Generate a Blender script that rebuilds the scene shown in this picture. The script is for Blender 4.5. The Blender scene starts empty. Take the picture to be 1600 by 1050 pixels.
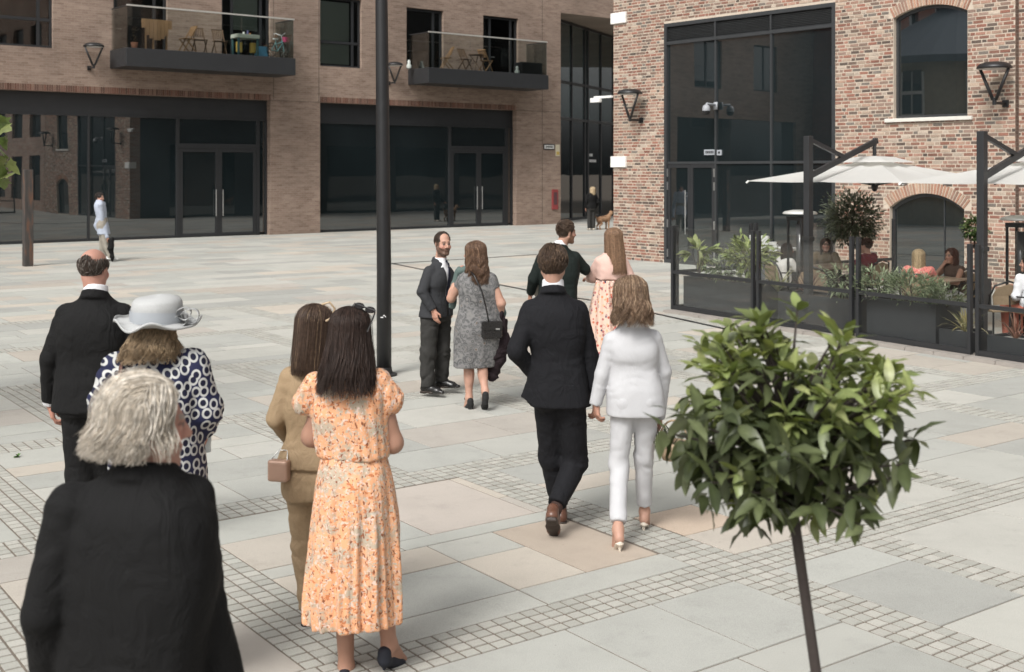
import bpy, math, random
import numpy as np
from mathutils import Vector, Matrix
R = math.radians
C = bpy.context.scene.collection
S = bpy.context.scene
random.seed(7)
RNG = np.random.default_rng(11)

# ------------------------------------------------------------------ camera, sky, sun, exposure
HC, FP = 2.36, 1880.0                      # camera height (m), focal length in pixels of a 1600 px wide frame
cd = bpy.data.cameras.new('camera'); cam = bpy.data.objects.new('camera', cd); C.objects.link(cam)
cam.location = (0, 0, HC); cam.rotation_euler = (R(90), 0, 0)
cd.sensor_width = 36; cd.lens = 36 * FP / 1600; cd.shift_y = -260 / 1600
cd.clip_start = 0.1; cd.clip_end = 600
cd.dof.use_dof = True; cd.dof.focus_distance = 9.0; cd.dof.aperture_fstop = 4.0
S.camera = cam
wd = bpy.data.worlds.new('World'); S.world = wd; wd.use_nodes = True
wn = wd.node_tree
bg = wn.nodes['Background']
sky = wn.nodes.new('ShaderNodeTexSky'); sky.sky_type = 'NISHITA'; sky.sun_disc = False
SUN_EL, SUN_AZ = 47, -152                   # elevation; azimuth measured clockwise from the view direction (+Y)
sky.sun_elevation = R(SUN_EL); sky.sun_rotation = R(SUN_AZ)
sky.air_density = 1.0; sky.dust_density = 6.0; sky.ozone_density = 1.0
hs = wn.nodes.new('ShaderNodeHueSaturation'); hs.inputs['Saturation'].default_value = 0.05   # overcast: grey rather than blue
wn.links.new(sky.outputs[0], hs.inputs['Color']); wn.links.new(hs.outputs[0], bg.inputs[0])
bg.inputs[1].default_value = 0.125
sd = bpy.data.lights.new('sun', 'SUN'); sd.energy = 1.7; sd.angle = R(18); sd.color = (1, .965, .91)
sun = bpy.data.objects.new('sun', sd); C.objects.link(sun)
sv = Vector((math.sin(R(SUN_AZ)) * math.cos(R(SUN_EL)), math.cos(R(SUN_AZ)) * math.cos(R(SUN_EL)), math.sin(R(SUN_EL))))
sun.rotation_euler = sv.to_track_quat('Z', 'Y').to_euler(); sun.location = (0, 0, 30)
vs = S.view_settings; vs.view_transform = 'Standard'; vs.look = 'None'; vs.gamma = 1; vs.use_curve_mapping = False
vs.exposure = 0.45
S.render.engine = 'CYCLES'
S.cycles.max_bounces = 8; S.cycles.transparent_max_bounces = 24
try: S.cycles.use_denoising = True
except Exception: pass

# ------------------------------------------------------------------ frames of reference
E2 = (.7725, .635); E1 = (-.635, .7725)     # the two directions of the square: a runs far-right, b runs far-left
def W(a, b, z=0.): return (a * E2[0] + b * E1[0], a * E2[1] + b * E1[1], z)
def AB(x, y): return (x * E2[0] + y * E2[1], x * E1[0] + y * E1[1])
ROT_L = math.atan2(E2[1], E2[0])            # local x = a
ROT_R = math.atan2(-E1[1], -E1[0])          # local x = -b
def at(px, py, t):                          # point seen at pixel (px, py) of the 1600 px frame, t metres into the scene
    return np.array(((px - 800) / FP * t, t, HC + (265 - py) / FP * t))
def gnd(px, py): return at(px, py, HC * FP / (py - 265))

# ------------------------------------------------------------------ mesh helpers
def mesh_np(name, V, F, smooth=False):
    V = np.asarray(V, dtype=np.float32).reshape(-1, 3)
    me = bpy.data.meshes.new(name)
    if isinstance(F, np.ndarray):
        n, k = F.shape
        me.vertices.add(len(V)); me.vertices.foreach_set('co', V.ravel())
        me.loops.add(n * k); me.loops.foreach_set('vertex_index', F.astype(np.int32).ravel())
        me.polygons.add(n); me.polygons.foreach_set('loop_start', np.arange(0, n * k, k, dtype=np.int32))
        me.update(calc_edges=True)
    else:
        me.from_pydata(V.tolist(), [], F)
    if smooth: me.polygons.foreach_set('use_smooth', np.ones(len(me.polygons), dtype=bool))
    me.update()
    return me
def set_col(me, cols):                      # per-vertex colours
    cols = np.asarray(cols, dtype=np.float32)
    if cols.shape[1] == 3: cols = np.hstack([cols, np.ones((len(cols), 1), np.float32)])
    ca = me.color_attributes.new('Col', 'FLOAT_COLOR', 'POINT'); ca.data.foreach_set('color', cols.ravel())
def tag(o, label=None, cat=None, group=None, kind=None):
    if label: o['label'] = label
    if cat: o['category'] = cat
    if group: o['group'] = group
    if kind: o['kind'] = kind
    return o
def link(name, me, mats, parent=None, loc=None, rotz=0., **k):
    o = bpy.data.objects.new(name, me); C.objects.link(o)
    if me is not None and not len(me.materials):
        for m in (mats if isinstance(mats, (list, tuple)) else [mats]):
            if m: me.materials.append(m)
    if parent: o.parent = parent
    if loc is not None: o.location = loc
    if rotz: o.rotation_euler = (0, 0, rotz)
    return tag(o, **k)
def empty(name, loc=(0, 0, 0), rotz=0., **k):
    o = bpy.data.objects.new(name, None); C.objects.link(o); o.empty_display_size = .2
    o.location = loc; o.rotation_euler = (0, 0, rotz); return tag(o, **k)
def dup(o, parent=None, loc=None, rotz=None, label=None):
    c = o.copy(); C.objects.link(c)
    if parent: c.parent = parent
    if loc is not None: c.location = loc
    if rotz is not None: c.rotation_euler = (0, 0, rotz)
    if label: c['label'] = label
    for ch in list(o.children): dup(ch, c)
    return c

class MB:
    """collects simple shapes into one mesh"""
    def __init__(s): s.v, s.f, s.c = [], [], []
    def add(s, vs, fs, col=None):
        n = len(s.v); s.v += [tuple(map(float, q)) for q in vs]; s.f += [tuple(i + n for i in f) for f in fs]
        if col is not None: s.c += [tuple(col)] * len(vs)
        return s
    def box(s, x0, x1, y0, y1, z0, z1, col=None, M=None, inset=0., skip=()):
        i = inset
        vs = [(x0, y0, z0), (x1, y0, z0), (x1, y1, z0), (x0, y1, z0),
              (x0 + i, y0 + i, z1), (x1 - i, y0 + i, z1), (x1 - i, y1 - i, z1), (x0 + i, y1 - i, z1)]
        fs = {'b': (3, 2, 1, 0), 't': (4, 5, 6, 7), 'f': (0, 1, 5, 4), 'r': (1, 2, 6, 5), 'k': (2, 3, 7, 6), 'l': (3, 0, 4, 7)}
        if M is not None: vs = [tuple(M @ Vector(q)) for q in vs]
        return s.add(vs, [f for k, f in fs.items() if k not in skip], col)
    def quad(s, a, b, c, d, col=None): return s.add([a, b, c, d], [(0, 1, 2, 3)], col)
    def tube(s, pts, rad, n=8, cap=True, col=None, flat=None):
        pts = [Vector(p) for p in pts]; m = len(pts)
        if not isinstance(rad, (list, tuple)): rad = [rad] * m
        vs, fs = [], []; pu = None
        for i, p in enumerate(pts):
            d = (pts[min(i + 1, m - 1)] - pts[max(i - 1, 0)])
            if d.length < 1e-9: d = Vector((0, 0, 1))
            d.normalize()
            if pu is None: pu = d.orthogonal()
            u = pu - d * pu.dot(d)
            if u.length < 1e-6: u = d.orthogonal()
            u.normalize(); pu = u; w = d.cross(u)
            for k in range(n):
                t = 2 * math.pi * (k + .5) / n
                vs.append(p + u * (rad[i] * math.cos(t)) + w * (rad[i] * math.sin(t) * (flat or 1)))
        for i in range(m - 1):
            for k in range(n):
                k2 = (k + 1) % n; fs.append((i * n + k, i * n + k2, (i + 1) * n + k2, (i + 1) * n + k))
        if cap: fs += [tuple(range(n))[::-1], tuple((m - 1) * n + k for k in range(n))]
        return s.add(vs, fs, col)
    def bar(s, a, b, w, h, col=None, up=(0, 0, 1)):        # rectangular bar from a to b, w across, h along up
        a, b = Vector(a), Vector(b); d = (b - a).normalized(); up = Vector(up)
        x = d.cross(up)
        if x.length < 1e-5: x = d.orthogonal()
        x.normalize(); u = x.cross(d)
        vs = [p + x * (sx * w / 2) + u * (su * h / 2) for p in (a, b) for sx, su in ((-1, -1), (1, -1), (1, 1), (-1, 1))]
        return s.add(vs, [(3, 2, 1, 0), (4, 5, 6, 7), (0, 1, 5, 4), (1, 2, 6, 5), (2, 3, 7, 6), (3, 0, 4, 7)], col)
    def lathe(s, prof, n=24, c=(0, 0, 0), wob=None, col=None):
        vs, fs = [], []
        for j, (r, z) in enumerate(prof):
            for k in range(n):
                t = 2 * math.pi * k / n; rr, zz = (r, z) if wob is None else wob(r, z, t)
                vs.append((c[0] + rr * math.cos(t), c[1] + rr * math.sin(t), c[2] + zz))
        for j in range(len(prof) - 1):
            for k in range(n):
                k2 = (k + 1) % n; fs.append((j * n + k, j * n + k2, (j + 1) * n + k2, (j + 1) * n + k))
        return s.add(vs, fs, col)
    def prism(s, pts, y0, y1, col=None):                   # polygon in x,z pulled along y
        n = len(pts)
        vs = [(x, y0, z) for x, z in pts] + [(x, y1, z) for x, z in pts]
        fs = [tuple(range(n)), tuple(range(2 * n - 1, n - 1, -1))] + [(i, n + i, n + (i + 1) % n, (i + 1) % n) for i in range(n)]
        return s.add(vs, fs, col)
    def build(s, name, mats, parent=None, smooth=False, loc=None, rotz=0., bevel=0., **k):
        me = bpy.data.meshes.new(name); me.from_pydata(s.v, [], s.f)
        if s.c and len(s.c) == len(s.v): set_col(me, np.array(s.c))
        if smooth:
            me.polygons.foreach_set('use_smooth', np.ones(len(me.polygons), dtype=bool))
        me.update()
        o = link(name, me, mats, parent, loc, rotz, **k)
        if bevel:
            b = o.modifiers.new('bevel', 'BEVEL'); b.width = bevel; b.segments = 2; b.limit_method = 'ANGLE'
        return o

# ------------------------------------------------------------------ materials
def srgb(r, g, b):
    f = lambda c: (c / 12.92 if c <= .04045 else ((c + .055) / 1.055) ** 2.4)
    return tuple(f(c / 255) for c in (r, g, b))
class NT:
    def __init__(s, name, world=False):
        s.world = world; s.m = bpy.data.materials.new(name); s.m.use_nodes = True; s.t = s.m.node_tree
        s.p = s.t.nodes['Principled BSDF']; s.out = s.t.nodes['Material Output']
    def n(s, typ, **k):
        nd = s.t.nodes.new(typ)
        for a, v in k.items(): setattr(nd, a, v)
        return nd
    def l(s, a, b): s.t.links.new(a, b)
    def val(s, sock, v):
        if hasattr(v, 'links') or hasattr(v, 'is_linked'): s.l(v, sock)
        else: sock.default_value = v
    def obj(s):
        if s.world:
            if not hasattr(s, '_tc'): s._tc = s.n('ShaderNodeNewGeometry')
            return s._tc.outputs['Position']
        if not hasattr(s, '_tc'): s._tc = s.n('ShaderNodeTexCoord')
        return s._tc.outputs['Object']
    def mapping(s, scale=(1, 1, 1), rot=(0, 0, 0), loc=(0, 0, 0), vec=None):
        m = s.n('ShaderNodeMapping'); m.inputs['Scale'].default_value = scale; m.inputs['Rotation'].default_value = rot; m.inputs['Location'].default_value = loc
        s.l(vec if vec is not None else s.obj(), m.inputs[0]); return m.outputs[0]
    def noise(s, scale, detail=3, vec=None, rough=.5, dist=0.):
        n = s.n('ShaderNodeTexNoise'); n.inputs['Scale'].default_value = scale; n.inputs['Detail'].default_value = detail
        n.inputs['Roughness'].default_value = rough; n.inputs['Distortion'].default_value = dist
        s.l(vec if vec is not None else s.obj(), n.inputs['Vector']); return n.outputs['Fac']
    def vor(s, scale, feat='F1', vec=None, rnd=1.):
        n = s.n('ShaderNodeTexVoronoi'); n.feature = feat; n.inputs['Scale'].default_value = scale; n.inputs['Randomness'].default_value = rnd
        s.l(vec if vec is not None else s.obj(), n.inputs['Vector']); return n
    def ramp(s, fac, stops, interp='LINEAR'):
        r = s.n('ShaderNodeValToRGB'); r.color_ramp.interpolation = interp
        e = r.color_ramp.elements
        while len(e) > 1: e.remove(e[-1])
        for i, (p, c) in enumerate(stops):
            el = e[0] if i == 0 else e.new(p)
            el.position = p; el.color = (*c, 1) if not isinstance(c, (int, float)) else (c, c, c, 1)
        s.l(fac, r.inputs[0]); return r.outputs['Color']
    def mix(s, fac, a, b, mode='MIX'):
        m = s.n('ShaderNodeMix'); m.data_type = 'RGBA'; m.blend_type = mode
        s.val(m.inputs['Factor'], fac)
        for sock, v in ((m.inputs[6], a), (m.inputs[7], b)):
            if isinstance(v, tuple): sock.default_value = (*v[:3], 1)
            else: s.l(v, sock)
        return m.outputs[2]
    def chan(s, v):
        c = s.n('ShaderNodeSeparateColor'); s.l(v.outputs['Color'], c.inputs[0]); return c.outputs[0]
    def math(s, op, a, b=0., clamp=False):
        m = s.n('ShaderNodeMath', operation=op, use_clamp=clamp); s.val(m.inputs[0], a); s.val(m.inputs[1], b); return m.outputs[0]
    def bump(s, h, strength=.3, dist=.01):
        b = s.n('ShaderNodeBump'); b.inputs['Strength'].default_value = strength; b.inputs['Distance'].default_value = dist
        if s.p.inputs['Normal'].is_linked: s.l(s.p.inputs['Normal'].links[0].from_socket, b.inputs['Normal'])
        s.l(h, b.inputs['Height']); s.l(b.outputs[0], s.p.inputs['Normal'])
    def attr(s): return s.n('ShaderNodeAttribute', attribute_name='Col').outputs['Color']
    def col(s, v): s.val(s.p.inputs['Base Color'], (*v, 1) if isinstance(v, tuple) else v)
    def fin(s, rough=.6, metal=0., spec=.5, sheen=0.):
        s.p.inputs['Roughness'].default_value = rough; s.p.inputs['Metallic'].default_value = metal
        s.p.inputs['Specular IOR Level'].default_value = spec
        if sheen: s.p.inputs['Sheen Weight'].default_value = sheen
        return s.m

def M(name, col, rough=.6, metal=0., var=.12, scale=12., bump=0., bscale=60., spec=.5, attr=False, rnd=0., sheen=0., stretch=None):
    n = NT(name)
    vec = n.mapping(scale=stretch) if stretch else None
    f = n.noise(scale, 4, vec)
    base = n.attr() if attr else col
    c = n.mix(f, tuple(x * (1 - var) for x in (1, 1, 1)), tuple(x * (1 + var) for x in (1, 1, 1)))
    c = n.mix(1., base, c, 'MULTIPLY')
    if rnd:
        oi = n.n('ShaderNodeObjectInfo').outputs['Random']
        k = n.ramp(oi, [(0, 1 - rnd), (1, 1 + rnd)]); c = n.mix(1., c, k, 'MULTIPLY')
    n.col(c)
    if bump: n.bump(n.noise(bscale, 3, vec), bump, .004)
    rf = n.math('MULTIPLY_ADD', n.noise(scale * 1.7, 2, vec), .25); rf.node.inputs[2].default_value = rough - .125
    n.l(rf, n.p.inputs['Roughness'])
    m = n.fin(rough, metal, spec, sheen); return m

def glass_clear(name, tint, gloss=1.0, ior=1.5):
    n = NT(name); n.t.nodes.remove(n.p)
    tr = n.n('ShaderNodeBsdfTransparent'); tr.inputs[0].default_value = (*tint, 1)
    gl = n.n('ShaderNodeBsdfGlossy'); gl.inputs['Roughness'].default_value = .015
    fr = n.n('ShaderNodeFresnel'); fr.inputs[0].default_value = ior
    mx = n.n('ShaderNodeMixShader'); n.l(n.math('MULTIPLY', fr.outputs[0], gloss), mx.inputs[0])
    n.l(tr.outputs[0], mx.inputs[1]); n.l(gl.outputs[0], mx.inputs[2]); n.l(mx.outputs[0], n.out.inputs[0]); return n.m
def glass_dark(name, col, ior=1.9):
    n = NT(name); n.col(n.mix(n.noise(.6, 3), tuple(c * .6 for c in col), tuple(c * 1.5 for c in col)))
    n.p.inputs['IOR'].default_value = ior
    n.bump(n.noise(.55, 1), .10, .02)
    return n.fin(.012)

GL_DARK = glass_dark('dark_shop_glass', (.010, .0145, .016), 2.25)
GL_WIN = glass_clear('window_glass', (.86, .88, .87), 1.0, 1.6)
GL_CLEAR = glass_clear('screen_glass', (.965, .972, .968), .14, 1.45)
GL_BAL = glass_clear('balcony_glass', (.88, .91, .90), .7, 1.45)
ALU = M('charcoal_aluminium', (.021, .022, .024), .45, .0, .15, 3)
ALU_G = M('grey_aluminium', (.05, .053, .056), .4, .3, .1, 3)
BLACK = M('black_steel', (.013, .013, .014), .4, 0, .2, 6)
STEEL = M('brushed_steel', (.55, .55, .54), .35, .9, .1, 8)
WHITE = M('white_paint', (.72, .72, .70), .5, 0, .05, 6)
DARKIN = M('dark_interior', (.008, .008, .009), .9, 0, .3, 1)
TEAK = M('weathered_teak', (.26, .15, .075), .6, 0, .3, 8, stretch=(1, 1, 14), rnd=.12)
TEAK_D = M('dark_teak', (.11, .065, .038), .6, 0, .3, 8, rnd=.12)
STONE = M('pale_cast_stone', (.62, .60, .55), .8, 0, .12, 10, .2)

def brick_mat(name, c1, c2, mortar, patch, bw=.225, rh=.076, ms=.011):
    n = NT(name)
    sx = n.n('ShaderNodeSeparateXYZ'); n.l(n.obj(), sx.inputs[0])
    cx = n.n('ShaderNodeCombineXYZ'); n.l(n.math('ADD', sx.outputs[0], sx.outputs[1]), cx.inputs[0]); n.l(sx.outputs[2], cx.inputs[1])
    b = n.n('ShaderNodeTexBrick'); b.inputs['Scale'].default_value = 1; b.inputs['Brick Width'].default_value = bw
    b.inputs['Row Height'].default_value = rh; b.inputs['Mortar Size'].default_value = ms * .5; b.inputs['Mortar Smooth'].default_value = .2
    b.inputs['Bias'].default_value = 0.; b.offset = .5
    b.inputs['Color1'].default_value = (*c1, 1); b.inputs['Color2'].default_value = (*c2, 1); b.inputs['Mortar'].default_value = (*mortar, 1)
    n.l(cx.outputs[0], b.inputs['Vector'])
    st = n.mapping((1.1, 5.5, 1), vec=cx.outputs[0])
    f = n.ramp(n.noise(1.2, 5, st, .7), [(.40, 0.), (.62, 1.)])
    c = n.mix(n.math('MULTIPLY', f, .55), b.outputs['Color'], patch)
    g = n.noise(.35, 4, cx.outputs[0]); c = n.mix(1., c, n.ramp(g, [(.3, .78), (.7, 1.18)]), 'MULTIPLY')
    g2 = n.noise(90, 2, cx.outputs[0]); c = n.mix(1., c, n.ramp(g2, [(.3, .85), (.7, 1.12)]), 'MULTIPLY')
    n.col(c)
    n.bump(b.outputs['Fac'], -.6, .006); n.bump(g2, .25, .004)
    return n.fin(.85, spec=.3)
BR_BROWN = brick_mat('brown_brick', (.195, .132, .102), (.272, .194, .152), (.29, .24, .20), (.37, .285, .23))
BR_RED = brick_mat('red_brick', (.20, .075, .05), (.26, .10, .07), (.25, .2, .17), (.24, .10, .075))
BR_MIX = brick_mat('mixed_stock_brick', (.30, .15, .11), (.22, .16, .13), (.50, .44, .37), (.45, .37, .30))
# ------------------------------------------------------------------ paving of the square
plaza = empty('plaza', W(0, 0), ROT_L - .06, kind='structure')         # local p (along a), q (along b), turned 3.4 degrees like the joints
def slab_mat():
    n = NT('granite_paving', True); a = n.attr()
    sp = n.ramp(n.noise(230, 2), [(.30, .80), (.5, 1.), (.72, 1.16)])
    c = n.mix(1., a, sp, 'MULTIPLY')
    bl = n.ramp(n.noise(1.5, 6, rough=.65), [(.25, .89), (.5, 1.), (.75, 1.06)]); c = n.mix(1., c, bl, 'MULTIPLY')
    st = n.ramp(n.noise(5.5, 5, rough=.6), [(.30, .88), (.45, 1.)]); c = n.mix(.7, c, st, 'MULTIPLY')
    rust = n.ramp(n.noise(3.1, 6, rough=.7), [(.68, 0.), (.80, 1.)]); c = n.mix(n.math('MULTIPLY', rust, .35), c, (.36, .26, .16))
    spot = n.vor(9.); f = n.ramp(spot.outputs['Distance'], [(.020, 1.), (.05, 0.)]); c = n.mix(n.math('MULTIPLY', f, .55), c, (.08, .07, .06))
    n.col(c); n.bump(n.noise(160, 2), .12, .003); return n.fin(.85, spec=.12)
PAVE = slab_mat()
JOINT = M('sandy_joint_grit', (.155, .130, .105), .95, 0, .35, 30, .4, 200)
SETT = NT('granite_setts', True)
_c = SETT.mix(1., SETT.attr(), SETT.ramp(SETT.noise(120, 3), [(.3, .88), (.7, 1.1)]), 'MULTIPLY'); SETT.col(_c)
SETT.bump(SETT.noise(60, 3), .25, .004); SETT = SETT.fin(.85, spec=.12)
MBk = MB(); MBk.quad((-60, -30, -.0045), (75, -30, -.0045), (75, 75, -.0045), (-60, 75, -.0045)); MBk.build('joint_bed', JOINT, plaza, kind='structure')
MBk = MB(); MBk.quad((-400, -400, -.05), (400, -400, -.05), (400, 400, -.05), (-400, 400, -.05)); MBk.build('ground', JOINT, None, loc=(0, 0, 0), kind='structure')

BQ = [(-1.05, -.72), (1.9, 2.23), (4.84, 5.17), (7.72, 8.06), (10.6, 10.94), (13.5, 13.84), (16.4, 16.74), (19.3, 19.64)]
def cols_for(row):                                    # sett bands running along b, per row of cells
    if row <= 2: base = [-7.5, -4.9, -2.3, .02, 2.55, 5.09, 6.22 if row < 2 else 6.22, 8.9, 11.4, 13.9, 16.4]
    elif row == 3: base = [-6, -3.5, -1.0, 1.3, 2.55, 5.09, 7.82, 10.4, 12.9, 15.4]
    else: base = [k * 2.52 - 8.1 + (1.1 * (row % 2)) for k in range(11)]
    w = .36
    return [(x, x + (.40 if abs(x - 2.55) < .01 else w if x != 6.22 else .3)) for x in base]
GREYS = [srgb(162, 163, 158), srgb(157, 159, 155), srgb(168, 168, 162), srgb(150, 152, 148), srgb(173, 172, 166), srgb(160, 162, 157), srgb(145, 147, 144)]
WARM = [srgb(170, 161, 151), srgb(164, 155, 145), srgb(178, 168, 156), srgb(161, 154, 147)]
rp = random.Random(5)
def slab_col():
    c = rp.choice(WARM) if rp.random() < .24 else rp.choice(GREYS)
    k = rp.uniform(.96, 1.04) * 1.09; return tuple((x * .62 + .38 * s) * k for x, s in zip(c, (.362, .349, .312)))
slabs, setts = [], []
KEY = [(5.45, 6.27, 3.70, 4.50, srgb(190, 178, 165)), (5.46, 6.0, 5.62, 6.12, srgb(184, 168, 152)), (4.50, 5.07, 5.45, 6.42, srgb(172, 160, 147)),
       (4.15, 5.0, 6.60, 7.70, srgb(176, 168, 160)), (2.98, 3.75, 6.2, 7.0, srgb(172, 163, 154))]
def fill(p0, p1, q0, q1):
    """courses of slabs along p"""
    if p1 - p0 < .05 or q1 - q0 < .05: return
    keys = [k for k in KEY if k[0] >= p0 - .02 and k[1] <= p1 + .02 and k[2] >= q0 - .02 and k[3] <= q1 + .02]
    if keys:
        k = keys[0]; slabs.append(k)
        fill(p0, p1, q0, k[2]); fill(p0, p1, k[3], q1); fill(p0, k[0], k[2], k[3]); fill(k[1], p1, k[2], k[3]); return
    q = q0
    while q < q1 - .01:
        h = rp.choice([.32, .45, .45, .6, .6, .75, .75])
        if q1 - q - h < .25: h = q1 - q
        if h > .95: h *= .5
        p = p0
        while p < p1 - .01:
            w = rp.choice([.6, .75, .9, .9, 1.05, 1.2, 1.35])
            if p1 - p - w < .3: w = p1 - p
            if w > 1.75: w *= .5
            slabs.append((p, p + w, q, q + h, slab_col())); p += w
        q += h
def strip(p0, p1, q0, q1):
    """a band of small setts"""
    nq = max(1, round((q1 - q0) / .092)); npp = max(1, round((p1 - p0) / .092)); dq, dp = (q1 - q0) / nq, (p1 - p0) / npp
    long_p = (p1 - p0) > (q1 - q0)
    for i in range(npp):
        for j in range(nq): setts.append((p0 + i * dp, p0 + (i + 1) * dp, q0 + j * dq, q0 + (j + 1) * dq))
PMIN, PMAX = -7.6, 17.4
edges = [b for b in BQ]
for r in range(len(edges)):
    strip(PMIN, PMAX, *edges[r])
    if r == len(edges) - 1: break
    q0, q1 = edges[r][1], edges[r + 1][0]
    cs = cols_for(r + 1); last = PMIN
    for c0, c1 in cs:
        if c1 < PMIN or c0 > PMAX: continue
        fill(last, c0, q0, q1); strip(c0, c1, q0, q1); last = c1
    fill(last, PMAX, q0, q1)
# plain courses further out
def far_fill(p0, p1, q0, q1):
    q = q0
    while q < q1 - .01:
        h = min(rp.choice([.45, .6, .6, .75]), q1 - q); p = p0 - rp.random()
        while p < p1: w = rp.choice([.75, .9, 1.2, 1.5, 1.8]); slabs.append((p, p + w, q, q + h, slab_col())); p += w
        q += h
far_fill(-9, 44, BQ[-1][1], 46.5)
far_fill(PMAX + .01, 26, -1.1, BQ[-1][1])
far_fill(-16, PMIN - 1.9, 4.8, BQ[-1][1])
def in_view(p, q, m=.12):
    x, y = W(p * .9982 + q * .06, q * .9982 - p * .06)[:2]
    return y > 2.5 and abs(x) < (.4255 + m) * y + .8, y, x
def frustum(mb, p0, p1, q0, q1, z0, z1, g, ins, col, o=(0, 0)):
    p0, p1, q0, q1 = p0 + g, p1 - g, q0 + g, q1 - g
    vs = [(p0, q0, z0), (p1, q0, z0), (p1, q1, z0), (p0, q1, z0), (p0 + ins, q0 + ins, z1), (p1 - ins, q0 + ins, z1), (p1 - ins, q1 - ins, z1), (p0 + ins, q1 - ins, z1)]
    vs = [(x - o[0], y - o[1], z) for x, y, z in vs]
    mb.add(vs, [(4, 5, 6, 7), (0, 1, 5, 4), (1, 2, 6, 5), (2, 3, 7, 6), (3, 0, 4, 7)], col)
def lay(items, name, stuffname, mat, g, ins, colf, zj):
    seen, rest = [], []
    for it in items:
        pc, qc = (it[0] + it[1]) / 2, (it[2] + it[3]) / 2
        ok, y, x = in_view(pc, qc, -.01 if name == 'sett' else .0)
        (seen if ok and y > 4.9 else rest).append((y, it, ok))
    seen.sort(key=lambda e: e[0])
    big = MB()
    for k, (y, it, ok) in enumerate(seen + rest):
        if k >= 300 and name == 'sett' and not in_view(it[0], it[2], .2)[0]: continue
        z1 = rp.uniform(-zj, zj); col = colf(it)
        if k < 300 and k < len(seen):
            o = (it[0], it[2]); mb = MB(); frustum(mb, *it[:4], -.012, z1, g, ins, col, o)
            mb.build(name, mat, plaza, loc=(o[0], o[1], 0))
        else: frustum(big, *it[:4], -.012, z1, g, ins, col)
    big.build(stuffname, mat, plaza, kind='stuff')
lay(slabs, 'paving_slab', 'paving_slabs', PAVE, .0046, .0025, lambda it: it[4], .0012)
def sett_col(it):
    k = rp.uniform(.93, 1.06) * 1.08; c = rp.choice([srgb(160, 159, 152), srgb(156, 155, 148), srgb(164, 162, 155)]); return tuple(x * k for x in c)
lay(setts, 'sett', 'granite_setts', SETT, .0060, .0020, sett_col, .0010)
# slot drains: thin dark channels across the square
def drain(pts):
    mb = MB()
    for (x0, y0), (x1, y1) in zip(pts, pts[1:]):
        a, b = gnd(x0, y0), gnd(x1, y1); a[2] = b[2] = .006
        mb.bar(a, b, .065, .008)
    mb.build('slot_drain', BLACK, None, kind='structure')
drain([(608, 411), (668, 423), (830, 455), (940, 472), (1140, 516)])
drain([(612, 412), (760, 403), (838, 398)])

# ------------------------------------------------------------------ buildings
def wall_faces(mb, x0, x1, z0, z1, holes, depth, y=0.):
    """front face with rectangular holes and their reveals"""
    xs = sorted({x0, x1, *[v for h in holes for v in h[:2] if x0 < v < x1]}); zs = sorted({z0, z1, *[v for h in holes for v in h[2:4] if z0 < v < z1]})
    for i in range(len(xs) - 1):
        for j in range(len(zs) - 1):
            cx, cz = (xs[i] + xs[i + 1]) / 2, (zs[j] + zs[j + 1]) / 2
            if any(h[0] < cx < h[1] and h[2] < cz < h[3] for h in holes): continue
            mb.quad((xs[i], y, zs[j]), (xs[i + 1], y, zs[j]), (xs[i + 1], y, zs[j + 1]), (xs[i], y, zs[j + 1]))
    for h in holes:
        a, b, c, d = h[:4]; k = y + depth
        mb.quad((a, y, c), (a, y, d), (a, k, d), (a, k, c)); mb.quad((b, y, d), (b, y, c), (b, k, c), (b, k, d))
        mb.quad((a, y, d), (b, y, d), (b, k, d), (a, k, d))
        if c > z0 + .01: mb.quad((b, y, c), (a, y, c), (a, k, c), (b, k, c))
def frame_rect(mb, x0, x1, z0, z1, w, y0, y1):
    mb.box(x0, x0 + w, y0, y1, z0, z1); mb.box(x1 - w, x1, y0, y1, z0, z1)
    mb.box(x0 + w, x1 - w, y0, y1, z1 - w, z1); mb.box(x0 + w, x1 - w, y0, y1, z0, z0 + w)

# --- left: apartment building with shopfronts
lb = empty('apartment_building', W(0, 39.2), ROT_L, label='brown brick apartment block with dark shopfronts and two glass balconies', cat='building')
shops = [(4.2, 20.9, 0, 4.87), (22.96, 32.47, 0, 4.87)]
wins = [(10.6, 13.15, 6.26, 8.75), (22.96, 24.78, 6.23, 8.85)]
bdoors = [(15.12, 17.0, 6.32, 8.75), (19.0, 20.9, 6.32, 8.75), (26.85, 28.65, 6.32, 8.75), (30.68, 32.57, 6.32, 8.75)]
far_w = [(-5 + 4.4 * k, -3.1 + 4.4 * k, z, z + 2.4) for k in range(3) for z in (6.3, 9.8)] + [(6.0, 7.9, 6.3, 8.7)]
upper = [(x0, x1, z0 + 3.5, z1 + 3.5) for x0, x1, z0, z1 in bdoors + wins]
mb = MB(); wall_faces(mb, -8, 34.97, 0, 14, shops + wins + bdoors + far_w + upper + [(-6.5, 2.5, 0, 4.87)], .32)
wall_faces(mb, 34.97, 62, 9.2, 14, [], .3)
mb.quad((34.97, 0, 0), (34.97, 6, 0), (34.97, 6, 9.2), (34.97, 0, 9.2)); mb.quad((34.97, 0, 9.2), (62, 0, 9.2), (62, 14, 9.2), (34.97, 14, 9.2))
mb.quad((-8, 14, 0), (-8, 0, 0), (-8, 0, 14), (-8, 14, 14)); mb.quad((-8, 0, 14), (62, 0, 14), (62, 14, 14), (-8, 14, 14))
mb.build('wall', BR_BROWN, lb)
mb = MB(); mb.box(-7.9, 34.8, .9, 13, 0.01, 13.9); mb.build('core', DARKIN, lb)
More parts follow.
